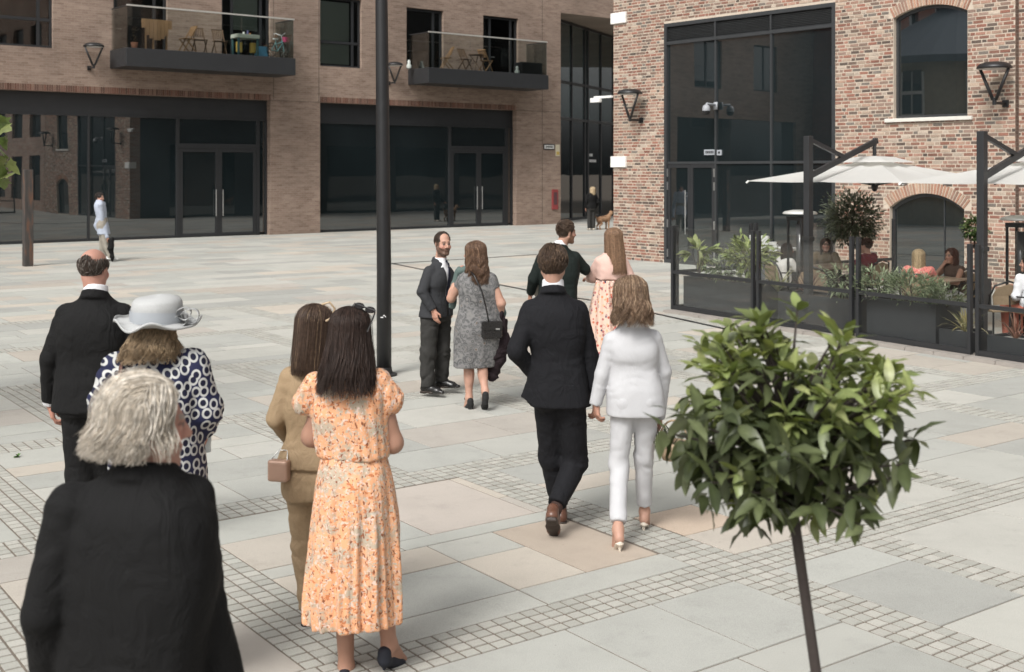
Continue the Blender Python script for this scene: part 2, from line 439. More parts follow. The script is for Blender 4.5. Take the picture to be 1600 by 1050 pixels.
# shallow panel joints and the upright bricks over the shopfronts
mb = MB()
for x in (21.02, 22.9, 33.9): mb.box(x, x + .018, -.003, .02, 4.9, 14)
mb.box(33.9, 33.918, -.003, .02, 0, 4.9)
mb.box(20.9, 22.96, -.003, .02, 4.86, 4.875); mb.box(32.47, 34.97, -.003, .02, 4.86, 4.875)
mb.build('movement_joint', M('dark_sealant', (.05, .042, .036), .8), lb)
BRK_ATTR = NT('brick_faces', True); _c = BRK_ATTR.mix(1., BRK_ATTR.attr(), BRK_ATTR.ramp(BRK_ATTR.noise(55, 4, rough=.65), [(.28, .62), (.5, 1.), (.72, 1.28)]), 'MULTIPLY')
_c = BRK_ATTR.mix(1., _c, BRK_ATTR.ramp(BRK_ATTR.noise(.7, 5, BRK_ATTR.mapping((1, 1, .35)), .65), [(.3, .80), (.55, 1.), (.75, 1.12)]), 'MULTIPLY'); BRK_ATTR.col(_c); BRK_ATTR.bump(BRK_ATTR.noise(80, 3), .5, .006); BRK_ATTR = BRK_ATTR.fin(.88, spec=.25)
mb = MB()
for x0, x1, _, z in shops:
    x = x0
    while x < x1 - .03:
        k = rp.uniform(.75, 1.2); c = rp.choice([(.165, .085, .062), (.185, .105, .08), (.135, .08, .062), (.20, .125, .095)])
        mb.box(x, x + .064, -.006, .02, z + .004, z + .215, tuple(v * k for v in c), skip=('k',)); x += .076
mb.build('soldier_course', BRK_ATTR, lb, kind='stuff')

def pane_obj(parent, x0, x1, z0, z1, y, m=None, name='pane', th=.012):
    b = MB(); b.box(x0, x1, y, y + th, z0, z1); return b.build(name, m or GL_DARK, parent)
def shopfront(x0, x1, z1, mull, doors, fascia, yd=.26):
    f = MB(); w = .07
    f.box(x0, x1, yd, yd + .1, fascia, z1)                        # fascia board
    f.box(x0, x0 + w, yd - .02, yd + .1, 0, fascia); f.box(x1 - w, x1, yd - .02, yd + .1, 0, fascia)
    f.box(x0 + w, doors[0], yd - .02, yd + .1, 0, .09)
    f.box(x0 + w, x1 - w, yd - .02, yd + .1, fascia - .05, fascia - .001)
    for m in mull: f.box(m - .03, m + .03, yd - .025, yd + .1, .09, fascia - .05)
    d0, d1, dt = doors
    f.box(d0, d0 + .12, yd - .03, yd + .1, 0, fascia - .05); f.box(d1 - .12, d1, yd - .03, yd + .1, 0, fascia - .05)
    f.box(d0 + .12, d1 - .12, yd - .03, yd + .1, dt, dt + .17)
    so = f.build('shopfront', ALU, lb, bevel=.006)
    xs = [x0 + w] + mull + [d0]
    for a, b in zip(xs, xs[1:]):
        if b - a > .1: pane_obj(so, a + (.03 if a in mull else 0), b - (.03 if b in mull else 0), .09, fascia - .05, yd + .03)
    pane_obj(so, d0 + .12, d1 - .12, dt + .17, fascia - .05, yd + .03)
    pane_obj(so, d1, x1 - w, .09, fascia - .05, yd + .03) if x1 - w - d1 > .05 else None
    xm = (d0 + d1) / 2
    for s, (a, b) in ((1, (d0 + .125, xm - .004)), (-1, (xm + .004, d1 - .125))):
        db = MB(); frame_rect(db, a, b, .012, dt - .004, .12, yd - .015, yd + .06); do = db.build('door', ALU, lb, bevel=.005)
        pane_obj(do, a + .12, b - .12, .132, dt - .124, yd + .02)
        hx = xm - .13 if s == 1 else xm + .13
        h = MB(); h.tube([(hx, yd - .075, .72), (hx, yd - .075, 1.66)], .017, 10)
        for z in (.85, 1.52): h.tube([(hx, yd - .015, z), (hx, yd - .075, z)], .011, 6)
        h.build('handle', STEEL, do, smooth=False)
shopfront(4.2, 20.9, 4.87, [7.9, 11.2, 14.39], (17.42, 20.6, 3.1), 4.17)
shopfront(22.96, 32.47, 4.87, [26.0], (29.1, 32.2, 3.16), 4.15)
b = MB(); b.box(-6.5, 2.5, .2, .23, 0, 4.87); b.build('pane', GL_DARK, lb)

BLIND = M('roller_blind', srgb(150, 158, 150), .8, 0, .06, 2)
def window(x0, x1, z0, z1, transom=None, vert=None, blind=0., parent=lb, y=.12, name='window', fw=.075, glass=None):
    f = MB(); frame_rect(f, x0 + .001, x1 - .001, z0 + .001, z1 - .001, fw, y, y + .09)
    if transom: f.box(x0 + fw, x1 - fw, y, y + .088, transom - .05, transom + .05)
    for v in (vert or []): f.box(v - .045, v + .045, y + .002, y + .086, z0 + fw, z1 - fw)
    o = f.build(name, ALU, parent, bevel=.004)
    xs = [x0 + fw] + [q for v in (vert or []) for q in (v - .045, v + .045)] + [x1 - fw]; zs = [z0 + fw] + ([transom - .05, transom + .05] if transom else []) + [z1 - fw]
    for i in range(0, len(xs), 2):
        for j in range(0, len(zs), 2): pane_obj(o, xs[i], xs[i + 1], zs[j], zs[j + 1], y + .04, glass or GL_WIN)
    bk = MB(); bk.box(x0 + .02, x1 - .02, y + .28, y + .3, z0 + .02, z1 - .02); bk.build('room', DARKIN, o)
    if blind:
        bl = MB(); bl.box(x0 + fw + .01, x1 - fw - .01, y + .12, y + .124, z1 - (z1 - z0) * blind, z1 - .08); bl.build('blind', BLIND, o)
    return o
window(10.6, 13.15, 6.26, 8.75, 7.16, [11.5, 12.72], 0)
w2 = window(22.96, 24.78, 6.23, 8.85, 7.16, [24.45], .0)
bl = MB(); bl.box(23.05, 24.36, .235, .239, 6.35, 8.7); bl.build('blind', BLIND, w2)
for i, (x0, x1, z0, z1) in enumerate(bdoors):
    d = window(x0, x1, z0, z1, None, [x1 - .42] if i % 2 == 0 else [x0 + .45, x1 - .32], 0, name='balcony_door', fw=.09)
    h = MB(); hx = x0 + .16 if i % 2 == 0 else x0 + .5
    h.tube([(hx, .09, 7.05), (hx, .05, 7.05), (hx + .14, .05, 7.05)], .014, 6); h.build('handle', STEEL, d)
    if i in (1,):
        bl = MB(); bl.box(x0 + .52, x1 - .4, .236, .24, 7.35, 8.7); bl.build('blind', BLIND, d)
for x0, x1, z0, z1 in far_w + upper: window(x0, x1, z0, z1, None, [(x0 + x1) / 2], 0, glass=GL_DARK)
b = MB()
b.box(17.05, 18.95, -.0, .004, 6.32, 6.33)
# balconies
def balcony(x0, x1, yf=-1.4):
    f = MB(); f.box(x0, x1, yf, -.003, 5.70, 6.30); o = f.build('balcony', M('charcoal_cladding', (.024, .025, .027), .5, 0, .1, 2), lb, bevel=.01)
    g = MB(); n = 3; st = (x1 - x0 - .12) / n
    for k in range(n):
        g = MB(); g.box(x0 + .06 + k * st + .006, x0 + .06 + (k + 1) * st - .006, yf + .05, yf + .066, 6.28, 7.66); g.build('glass_panel', GL_BAL, o)
    for x in (x0 + .05, x1 - .066):
        g = MB(); g.box(x, x + .016, yf + .07, -.02, 6.28, 7.66); g.build('glass_panel', GL_BAL, o)
    r = MB(); r.box(x0 + .03, x1 - .03, yf + .035, yf + .085, 7.655, 7.70); r.build('handrail', M('pale_steel_rail', (.62, .60, .56), .35, .4, .05, 3), o)
    for x in (x0 + .045, x1 - .07): r = MB(); r.box(x, x + .025, yf + .09, -.02, 7.655, 7.685); r.build('side_rail', ALU, o)
balcony(15.0, 21.15); balcony(26.92, 33.05)
# glazed wall in the recess behind the corner
gr = MB(); P0, P1 = np.array((35.15, .95)), np.array((47.0, 7.08)); D = (P1 - P0) / np.linalg.norm(P1 - P0); Nn = np.array((D[1], -D[0])); LG = np.linalg.norm(P1 - P0)
Mg = Matrix(((D[0], -D[1], 0, P0[0]), (D[1], D[0], 0, P0[1]), (0, 0, 1, 0), (0, 0, 0, 1)))
ms = [0, .75, 2.75, 4.55, 5.0, 6.9, 8.9, 10.9, LG]
for m in ms: gr.box(m - .05, m + .05, -.06, .08, 0, 9.19, M=Mg)
for z in (.05, 4.68, 6.35, 9.1): gr.box(0, LG, -.05, .07, z - .05, z + .07, M=Mg)
go = gr.build('glazed_wall', ALU, lb)
GL_TEAL = glass_dark('teal_tinted_glass', (.045, .066, .068), 1.8)
for a, c in zip(ms, ms[1:]):
    for z0, z1, m in ((.12, 4.62, GL_DARK), (4.76, 6.29, GL_TEAL), (6.43, 9.04, GL_TEAL)):
        q = MB(); q.box(a + .05, c - .05, 0, .012, z0, z1, M=Mg); q.build('pane', m, go)
TXTW = M('white_lettering', (.6, .6, .6), .6)
q = MB()
for z, w in ((3.0, .5), (2.72, 1.0)):
    x = 5.25
    while x < 5.25 + w: g = rp.uniform(.06, .1); q.box(x, x + g, -.012, -.004, z, z + .13, M=Mg); x += g + .03
q.build('lettering', TXTW, go)

# --- right: stock-brick building made of real bricks
rb = empty('brick_building', W(22.4, 23.0), ROT_R, label='mixed stock brick building with tall glazed bay and arched windows behind the terrace', cat='building')
MORTAR = M('cream_mortar', (.50, .425, .345), .95, 0, .18, 9, .3, 90)
def arch_z(x, x0, x1, zs, rise):
    h = (x1 - x0) / 2; r = (h * h + rise * rise) / (2 * rise); u = x - (x0 + x1) / 2
    return zs - (r - rise) + math.sqrt(max(r * r - u * u, 0))
ARCH = [(8.46, 10.15, 3.44, 5.56, .20), (8.37, 10.08, .02, 1.56, .31)]
BAY = (1.84, 7.0, 0, 6.06)
def arch_pts(a, n=14, grow=0.):
    x0, x1, z0, zs, rise = a; h = (x1 - x0) / 2; r = (h * h + rise * rise) / (2 * rise); cz = zs - (r - rise); cx = (x0 + x1) / 2
    t = math.asin(h / r); return [(cx + (r + grow) * math.sin(-t + 2 * t * k / n), cz + (r + grow) * math.cos(-t + 2 * t * k / n)) for k in range(n + 1)]
ZT, XR = 6.95, 11.15
mb = MB()
holes = [BAY] + [(a[0], a[1], a[2], a[3] + a[4]) for a in ARCH]
wall_faces(mb, 0, XR, 0, ZT, holes, .22)
for a in ARCH:                                                     # fill the spandrels over the arched heads
    pts = arch_pts(a); top = a[3] + a[4]
    for (xa, za), (xb, zb) in zip(pts, pts[1:]):
        mb.quad((xa, 0, za), (xb, 0, zb), (xb, 0, top), (xa, 0, top)); mb.quad((xa, 0, za), (xa, .22, za), (xb, .22, zb), (xb, 0, zb))
m2 = MB(); m2.quad((XR, .14, 0), (XR, 0, 0), (XR, 0, ZT), (XR, .14, ZT)); m2.build('pier_return', brick_mat('stock_brick_painted_shade', (.13, .075, .055), (.10, .075, .06), (.22, .19, .16), (.16, .11, .085), bw=.14), rb); mb.quad((XR, .14, 0), (12.6, .14, 0), (12.6, .14, ZT), (XR, .14, ZT))  # shade on the pier return is painted in as darker brick colours
mb.build('mortar_wall', MORTAR, rb)
mb = MB(); wall_faces(mb, 0, 12.6, ZT, 13, [(1.84, 7.0, 7.6, 11.5), (8.4, 10.2, 7.6, 10.6)], .2, -.004)
fw = [(13.3 + 3.2 * k, 15.2 + 3.2 * k, z, z + 2.6) for k in range(6) for z in (.6, 4.2, 8.0)]
wall_faces(mb, 12.6, 33, 0, 13, fw, .2, .13)
mb.quad((0, .5, 0), (0, 0.0, 0), (0, 0.0, 13), (0, .5, 13)); mb.quad((0, 0, 13), (33, 0, 13), (33, 30, 13), (0, 30, 13)); mb.quad((33, .13, 0), (33, 30, 0), (33, 30, 13), (33, .13, 13))
mb.build('upper_wall', BR_MIX, rb)
mb = MB(); mb.quad((0, 30, 0), (0, .5, 0), (0, .5, 13), (0, 30, 13)); mb.build('side_wall', M('dark_slate_cladding', (.035, .036, .038), .6, 0, .3, 2), rb)
for k in range(6): q = MB(); q.box(-.02, .02, 2 + 4.4 * k, 5.4 + 4.4 * k, .1, 3.6); q.build('side_glazing', GL_DARK, rb)
mb = MB(); mb.box(.3, 32.8, .7, 29, 0, 12.8); mb.build('core', DARKIN, rb)
for h in fw + [(1.84, 7.0, 7.6, 11.5), (8.4, 10.2, 7.6, 10.6)]: pane_obj(rb, h[0], h[1], h[2], h[3], .3, name='pane')
BCOL = [(.33, .145, .105), (.28, .115, .085), (.36, .18, .135), (.40, .235, .18), (.26, .17, .135), (.20, .14, .115), (.115, .088, .078), (.075, .062, .058), (.48, .37, .29), (.55, .46, .38), (.31, .215, .175), (.44, .29, .22), (.23, .105, .08), (.17, .155, .14)]
BWT = [9, 7, 9, 9, 8, 6, 5, 4, 8, 7, 9, 7, 5, 5]
bricks = []
def clear(x0, x1, z0, z1):
    if x1 > BAY[0] + .0 and x0 < BAY[1] and z0 < BAY[3]:
        if x0 >= BAY[0] - .02 and x1 <= BAY[1] + .02: return None
        if x0 < BAY[0]: x1 = BAY[0] - .004
        else: x0 = BAY[1] + .004
    for a in ARCH:
        g = .235; cx = (a[0] + a[1]) / 2
        if z1 > a[2] and z0 < a[3] + a[4] + g:
            zz = (z0 + z1) / 2
            if zz < a[3]: l, r = a[0], a[1]
            else:
                pts = arch_pts(a, 40, g); xs = [p[0] for p in pts if p[1] > zz]
                if not xs: continue
                l, r = min(xs), max(xs)
            if x0 >= l - .01 and x1 <= r + .01: return None
            if x0 < l < x1 and x0 < cx: x1 = l - .006
            elif x0 < r < x1 and x1 > cx: x0 = r + .006
            if x0 < l - .001 and x1 > r + .001: return None
    return (x0, x1, z0, z1) if x1 - x0 > .03 else None
row = 0; z = .0; RH = .0775
def bcol():
    c = rp.choices(BCOL, BWT)[0]; k = rp.uniform(.66, .98); c = tuple(v * .82 + .18 * s for v, s in zip(c, (.33, .245, .185))); return tuple(v * k for v in c)
while z < ZT - .02:
    for seg0, seg1, y in ((0, XR, 0.), (XR, 12.6, .14)):
        x = seg0 - (.17 if row % 2 else 0); k = 0
        while x < seg1:
            w = .2105 if (k % 2 == 0) else .0985
            if rp.random() < .12: w = .215
            q = clear(max(x, seg0), min(x + w, seg1), z, z + RH - .0165); x += w + .0145; k += 1
            if q: bricks.append((*q, y))
    z += RH; row += 1
def cam_dist(xl, z):
    p = W(22.4, 23 - xl); return p
vis = []
for q in bricks:
    x, y = W(22.4, 23 - (q[0] + q[1]) / 2)[:2]; px = 800 + FP * x / y; py = 265 - FP * ((q[2] + q[3]) / 2 - HC) / y
    vis.append(((q[1] - q[0]) / y if (0 < px < 1590 and 0 < py < 400 and not (px > 1250 and py > 215)) else -1, q))
order = sorted(range(len(vis)), key=lambda i: -vis[i][0])
singles = set(order[:300]); big = MB()
def brick_geo(mb, x0, x1, z0, z1, y, col, o=(0, 0, 0)):
    p = rp.uniform(.004, .010); j = lambda: rp.uniform(-.0025, .0025)
    vs = [(x0 + j(), y + .01, z0 + j()), (x1 + j(), y + .01, z0 + j()), (x1 + j(), y + .01, z1 + j()), (x0 + j(), y + .01, z1 + j())]
    i = .004; fr = [(x0 + i + j(), y - p, z0 + i + j()), (x1 - i + j(), y - p + j() * .5, z0 + i + j()), (x1 - i + j(), y - p, z1 - i + j()), (x0 + i + j(), y - p + j() * .5, z1 - i + j())]
    mb.add([(a - o[0], b_ - o[1], c - o[2]) for a, b_, c in vs + fr], [(4, 5, 6, 7), (0, 1, 5, 4), (1, 2, 6, 5), (2, 3, 7, 6), (3, 0, 4, 7)], col)
for i, (s, q) in enumerate(vis):
    if i in singles:
        o = (q[0], q[4], q[2]); mb = MB(); brick_geo(mb, *q, bcol(), o); mb.build('brick', BRK_ATTR, rb, loc=o)
    else: brick_geo(big, *q, bcol())
big.build('bricks', BRK_ATTR, rb, kind='stuff')
for a in ARCH:                                                     # radiating bricks over the arched heads
    n = 27 if a[4] < .25 else 29
    inn, out = arch_pts(a, n), arch_pts(a, n, .225)
    for k in range(n):
        kk = rp.uniform(.8, 1.15); c = tuple(v * kk for v in rp.choice([(.40, .235, .165), (.34, .185, .13), (.44, .30, .22), (.30, .19, .145)]))
        (xa, za), (xb, zb), (xc, zc), (xd, zd) = inn[k], inn[k + 1], out[k + 1], out[k]
        t = .19; L_ = lambda p, q: p + (q - p) * t
        v = [(L_(xa, xb), za + (zb - za) * t), (L_(xb, xa), zb + (za - zb) * t), (L_(xc, xd), zc + (zd - zc) * t), (L_(xd, xc), zd + (zc - zd) * t)]
        ox, oz = v[0]; m2 = MB(); m2.prism([(x - ox, z_ - oz) for x, z_ in v], -.014, .01, c); m2.build('arch_brick', BRK_ATTR, rb, loc=(ox, 0, oz))
# arched windows
for ai, a in enumerate(ARCH):
    x0, x1, z0, zs, rise = a; pts = arch_pts(a, 16); fw_ = .055
    ia = (x0 + fw_, x1 - fw_, z0 + fw_, zs, rise); ip = arch_pts((x0 + fw_, x1 - fw_, z0, zs - fw_ * .9, rise * .93), 16)
    outer = [(x0, z0)] + pts + [(x1, z0)]; inner = [(x0 + fw_, z0 + fw_)] + ip + [(x1 - fw_, z0 + fw_)]
    f = MB(); n = len(outer)
    for y0, y1 in ((.10, .17),):
        for i in range(n):
            j = (i + 1) % n; (xa, za), (xb, zb), (xc, zc), (xd, zd) = outer[i], outer[j], inner[j], inner[i]
            f.add([(xa, y0, za), (xb, y0, zb), (xc, y0, zc), (xd, y0, zd), (xd, y1, zd), (xc, y1, zc)], [(3, 2, 1, 0), (2, 3, 4, 5)])
    wo = f.build('arched_window', ALU_G, rb)
    g = MB(); ys = .14; cx = (x0 + x1) / 2
    if ai == 1: f2 = MB(); f2.box(cx + .33, cx + .35, .12, .17, z0, arch_z(cx + .34, x0, x1, zs, rise) - .04); f2.build('glazing_bar', ALU_G, wo)
    g.add([(x, ys, z_) for x, z_ in inner], [tuple(range(len(inner)))[::-1]]); g.build('pane', GL_DARK, wo)
mb = MB(); mb.box(8.28, 10.27, -.07, .12, 3.36, 3.437); mb.build('sill', STONE, rb, bevel=.008)
# tall glazed bay with louvres and doors
x0, x1, _, z1 = BAY; M1, M2 = 3.52, 5.21
f = MB(); frame_rect(f, x0, x1, 0, z1, .09, -.012, .14); f.box(x0 + .09, x1 - .09, .0, .13, 5.52, 5.60)
for m in (M1, M2): f.box(m - .025, m + .025, .015, .13, .09, 5.52); f.box(m - .025, m + .025, .0, .13, 5.60, z1 - .09)
f.box(x0 + .09, x1 - .09, .02, .13, 2.50, 2.56); bayo = f.build('glazed_bay', ALU_G, rb)
for a, c in ((x0 + .09, M1 - .025), (M1 + .025, M2 - .025), (M2 + .025, x1 - .09)):
    pane_obj(bayo, a, c, 2.56, 5.52, .06)
    if a > 3: pane_obj(bayo, a, c, .09, 2.50, .06)
    l = MB(); l.box(a, c, .09, .12, 5.60, 5.97)
    for k in range(9): l.bar((a, .055, 5.625 + k * .038), (c, .055, 5.625 + k * .038), .05, .012, up=(0, -.5, 1))
    l.build('louvre', ALU_G, bayo)
for hx, (a, c) in ((1, (x0 + .095, 2.70)), (-1, (2.706, M1 - .03))):
    d = MB(); frame_rect(d, a, c, .01, 2.49, .085, .02, .085); do = d.build('door', ALU, rb)
    pane_obj(do, a + .085, c - .085, .095, 2.405, .045)
    h = MB(); X = 2.60 if hx == 1 else 2.80
    if hx == 1: h.tube([(X, -.05, .75), (X, -.05, 1.85)], .016, 8); h.tube([(X, .02, .9), (X, -.05, .9)], .01, 6); h.tube([(X, .02, 1.7), (X, -.05, 1.7)], .01, 6); h.build('handle', STEEL, do)
    h = MB(); X = a if hx == 1 else c
    for z_ in (.25, 1.0, 1.95, 2.28): h.box(X - .02, X + .02, .0, .03, z_ - .1, z_ + .1)
    h.build('hinge', STEEL, do)
q = MB(); q.box(3.15, 3.5, .03, .05, 2.72, 2.85); q.build('small_sign', M('pale_sign_face', (.35, .37, .40), .5), bayo)
q = MB(); q.box(3.56, 3.70, .03, .05, 2.71, 2.84); q.build('small_sign', M('pale_sign_face', (.35, .37, .40), .5), bayo)
q = MB()
for k in range(5): q.box(3.2 + k * .055, 3.235 + k * .055, .022, .031, 2.755, 2.82)
q.box(3.6, 3.66, .022, .031, 2.75, 2.80); q.build('lettering', BLACK, bayo)
for z_ in (6.22, 2.42):
    q = MB(); q.box(-.06, .50, -.06, .30, z_, z_ + .29); q.build('corner_block', M('white_render_block', (.74, .73, .70), .7, 0, .08, 5), rb, bevel=.012)

# --- what stands across the square, seen only as reflections in the glass
rd = empty('brick_house', W(-19, 37.5), ROT_L, label='red brick block across the square reflected in the tall glass', cat='building')
mb = MB(); rw = [(1.2 + 2.6 * k, 2.1 + 2.6 * k, z, z + 2.8) for k in range(4) for z in (1.0, 5.0, 9.0)]
wall_faces(mb, 0, 11, 0, 15, rw, .25); mb.quad((11, 0, 0), (11, 12, 0), (11, 12, 15), (11, 0, 15)); mb.quad((0, 12, 0), (0, 0, 0), (0, 0, 15), (0, 12, 15)); mb.quad((0, 0, 15), (11, 0, 15), (11, 12, 15), (0, 12, 15))
mb.build('wall', BR_RED, rd); mb = MB(); mb.box(.3, 10.7, .5, 11.5, 0, 14.9); mb.build('core', DARKIN, rd)
for h in rw: pane_obj(rd, *h, .2, name='window')
th = empty('round_house', W(-5.5, 29.5), 0, label='round pale brick house with a conical slate roof reflected in the arched window', cat='building')
mb = MB(); mb.lathe([(5.0, 0), (5.0, 7.0)], 36); mb.build('wall', M('yellow_stock_brick', (.42, .36, .27), .9, 0, .2, 5, .3), th)
mb = MB(); mb.lathe([(5.5, 6.85), (5.55, 7.15), (.9, 9.6), (.9, 10.6), (0, 10.7)], 36); mb.build('roof', M('slate', (.15, .17, .205), .6, 0, .25, 14), th)
for k in range(12):
    t = 2 * math.pi * k / 12; m2 = MB(); Mx = Matrix.Rotation(t, 4, 'Z'); m2.box(4.9, 5.06, -.5, .5, 4.6, 6.5, M=Mx); wq = m2.build('window', WHITE, th)
    m2 = MB()
    for a, c in ((-.43, -.03), (.03, .43)):
        for z0, z1 in ((3.5, 4.4), (4.5, 5.4)): m2.box(5.0, 5.08, a, c, z0 + 1.2, z1 + 1.15, M=Mx)
    m2.build('pane', GL_DARK, wq)
# ------------------------------------------------------------------ soft-surface modelling: fields meshed into one skin
def _hash(ix, iy, iz):
    h = (ix.astype(np.int64) * 374761393 + iy.astype(np.int64) * 668265263 + iz.astype(np.int64) * 2147483647) & 0x7fffffff
    h = ((h ^ (h >> 13)) * 1274126177) & 0x7fffffff
    return ((h ^ (h >> 16)) & 0xffff) / 65535.
def vnoise(P, f):
    f = np.asarray(f, float); Q = P * f; I = np.floor(Q); u = Q - I; u = u * u * (3 - 2 * u); r = 0
    for dx in (0, 1):
        wx = u[..., 0] if dx else 1 - u[..., 0]
        for dy in (0, 1):
            wy = u[..., 1] if dy else 1 - u[..., 1]
            for dz in (0, 1):
                wz = u[..., 2] if dz else 1 - u[..., 2]
                r = r + wx * wy * wz * _hash(I[..., 0] + dx, I[..., 1] + dy, I[..., 2] + dz)
    return r * 2 - 1
V3 = lambda *a: np.array(a if len(a) > 1 else a[0], float)
def unit(v): v = np.asarray(v, float); return v / (np.linalg.norm(v) + 1e-12)
def rotz(a): c, s = math.cos(a), math.sin(a); return np.array(((c, -s, 0), (s, c, 0), (0, 0, 1.)))
def rotx(a): c, s = math.cos(a), math.sin(a); return np.array(((1, 0, 0), (0, c, -s), (0, s, c.real)))
def roty(a): c, s = math.cos(a), math.sin(a); return np.array(((c, 0, s), (0, 1, 0), (-s, 0, c)))

class SDF:
    def __init__(s): s.ops = []; s.o = np.zeros(3); s.R = np.eye(3)
    def frame(s, o=(0, 0, 0), R=None): s.o = V3(*o); s.R = np.eye(3) if R is None else R; return s
    def _push(s, mode, fn, lo, hi, k):
        o, Rm = s.o.copy(), s.R.copy()
        c = np.array([[x, y, z] for x in (lo[0], hi[0]) for y in (lo[1], hi[1]) for z in (lo[2], hi[2])]) @ Rm.T + o
        s.ops.append((mode, (lambda P: fn((P - o) @ Rm)), c.min(0), c.max(0), k)); return s
    def cone(s, a, b, ra, rb, k=.02, mode='u', sq=None, flat=False):
        a, b = V3(*a), V3(*b); ba = b - a; L2 = ba @ ba + 1e-12; L = math.sqrt(L2); ax = None
        if sq is not None: ax, fq = unit(sq[0]), sq[1]
        def fn(P):
            q = P - a; t = np.clip(q @ ba / L2, 0, 1); w = q - t[..., None] * ba
            if ax is not None:
                c = w @ ax; w = w + (c * (1 / fq - 1))[..., None] * ax
            d = np.sqrt((w * w).sum(-1)) - (ra + (rb - ra) * t)
            if ax is not None: d = d * max(min(fq, 1), .35)
            if flat: d = np.maximum(d, (P - b) @ (ba / L))
            return d
        r = max(ra, rb) * (max(sq[1], 1) if sq is not None else 1)
        return s._push(mode, fn, np.minimum(a, b) - r, np.maximum(a, b) + r, k)
    def chain(s, pts, rad, k=.02, **kw):
        for i in range(len(pts) - 1): s.cone(pts[i], pts[i + 1], rad[i], rad[i + 1], k, **kw)
        return s
    def ell(s, c, r, k=.02, mode='u', R=None):
        c, r = V3(*c), V3(*r); Rm = np.eye(3) if R is None else R
        def fn(P):
            q = (P - c) @ Rm; k0 = np.sqrt(((q / r) ** 2).sum(-1)); k1 = np.sqrt(((q / r ** 2) ** 2).sum(-1)) + 1e-9
            return k0 * (k0 - 1) / k1
        m = r.max() if R is not None else r
        return s._push(mode, fn, c - m, c + m, k)
    def box(s, c, h, rr=.01, k=.01, mode='u'):
        c, h = V3(*c), V3(*h)
        def fn(P):
            q = np.abs(P - c) - (h - rr); return np.sqrt((np.maximum(q, 0) ** 2).sum(-1)) + np.minimum(q.max(-1), 0) - rr
        return s._push(mode, fn, c - h, c + h, k)
    def loft(s, secs, yaw=0., n=2.3, k=.02, mode='u', fold=None, capk=.012):
        A = np.array([q if len(q) == 5 else (q[0], 0, 0, q[1], q[2]) for q in secs], float); A = A[np.argsort(A[:, 0])]
        z = A[:, 0]; zz = np.linspace(z[0], z[-1], 160); tab = np.zeros((160, 4))
        for j in range(4):
            y = A[:, j + 1]; m = np.gradient(y, z) if len(z) > 2 else np.full(len(z), (y[-1] - y[0]) / (z[-1] - z[0]))
            i = np.clip(np.searchsorted(z, zz) - 1, 0, len(z) - 2); h = z[i + 1] - z[i]; t = (zz - z[i]) / h
            tab[:, j] = (2 * t**3 - 3 * t**2 + 1) * y[i] + (t**3 - 2 * t**2 + t) * h * m[i] + (-2 * t**3 + 3 * t**2) * y[i + 1] + (t**3 - t**2) * h * m[i + 1]
        tab[:, 2:] = np.maximum(tab[:, 2:], .004); cy, sy = math.cos(yaw), math.sin(yaw)
        def fn(P):
            pz = P[..., 2]; g = lambda j: np.interp(pz, zz, tab[:, j])
            w, d = g(2), g(3)
            x0, y0 = P[..., 0] - g(0), P[..., 1] - g(1); x = cy * x0 + sy * y0; y = -sy * x0 + cy * y0
            if fold is not None: q = fold(np.arctan2(y, x), pz); w = w + q; d = d + q
            ex, ey = np.abs(x / w), np.abs(y / d)
            k0 = (ex**n + ey**n) ** (1 / n); rr = np.sqrt(x * x + y * y); dd = rr * (1 - 1 / np.maximum(k0, 1e-4))
            dz = np.maximum(z[0] - pz, pz - z[-1]); h = np.clip(.5 + .5 * (dd - dz) / capk, 0, 1)
            return dz + (dd - dz) * h + capk * h * (1 - h)
        wm = A[:, 3:5].max() + .04; lo = V3(A[:, 1].min() - wm, A[:, 2].min() - wm, z[0]); hi = V3(A[:, 1].max() + wm, A[:, 2].max() + wm, z[-1])
        return s._push(mode, fn, lo, hi, k)
    def plane(s, p, n, mode='x', k=.006):              # keep the side the normal points away from
        p, n = V3(*p), unit(n); return s._push(mode, lambda P: (P - p) @ n, V3(-9, -9, -9), V3(9, 9, 9), k)
    def mesh(s, h, disp=None, dispargs=None):
        u = [o for o in s.ops if o[0] == 'u']; lo = np.min([o[2] for o in u], 0) - 3 * h; hi = np.max([o[3] for o in u], 0) + 3 * h
        n = np.ceil((hi - lo) / h).astype(int) + 1
        ax = [lo[i] + h * np.arange(n[i]) for i in range(3)]
        D = np.full(n, .5, np.float64)
        for mode, fn, bl, bh, k in s.ops:
            m = k * 1.5 + 2 * h
            i0 = np.maximum(((bl - m - lo) / h).astype(int), 0); i1 = np.minimum(np.ceil((bh + m - lo) / h).astype(int) + 1, n)
            if (i1 <= i0).any(): continue
            sl = tuple(slice(a, b) for a, b in zip(i0, i1))
            P = np.stack(np.meshgrid(*[ax[i][sl[i]] for i in range(3)], indexing='ij'), -1)
            d = fn(P); c = D[sl]
            if mode == 'u': hh = np.clip(.5 + .5 * (c - d) / k, 0, 1); D[sl] = c * (1 - hh) + d * hh - k * hh * (1 - hh)
            elif mode == 'd': hh = np.clip(.5 - .5 * (c + d) / k, 0, 1); D[sl] = c * (1 - hh) - d * hh + k * hh * (1 - hh)
            else: hh = np.clip(.5 - .5 * (c - d) / k, 0, 1); D[sl] = c * (1 - hh) + d * hh + k * hh * (1 - hh)
        if disp is not None:
            near = np.abs(D) < 4 * h; idx = np.nonzero(near); P = np.stack([ax[i][idx[i]] for i in range(3)], -1); D[near] += disp(P)
        return nets(D, lo, h)
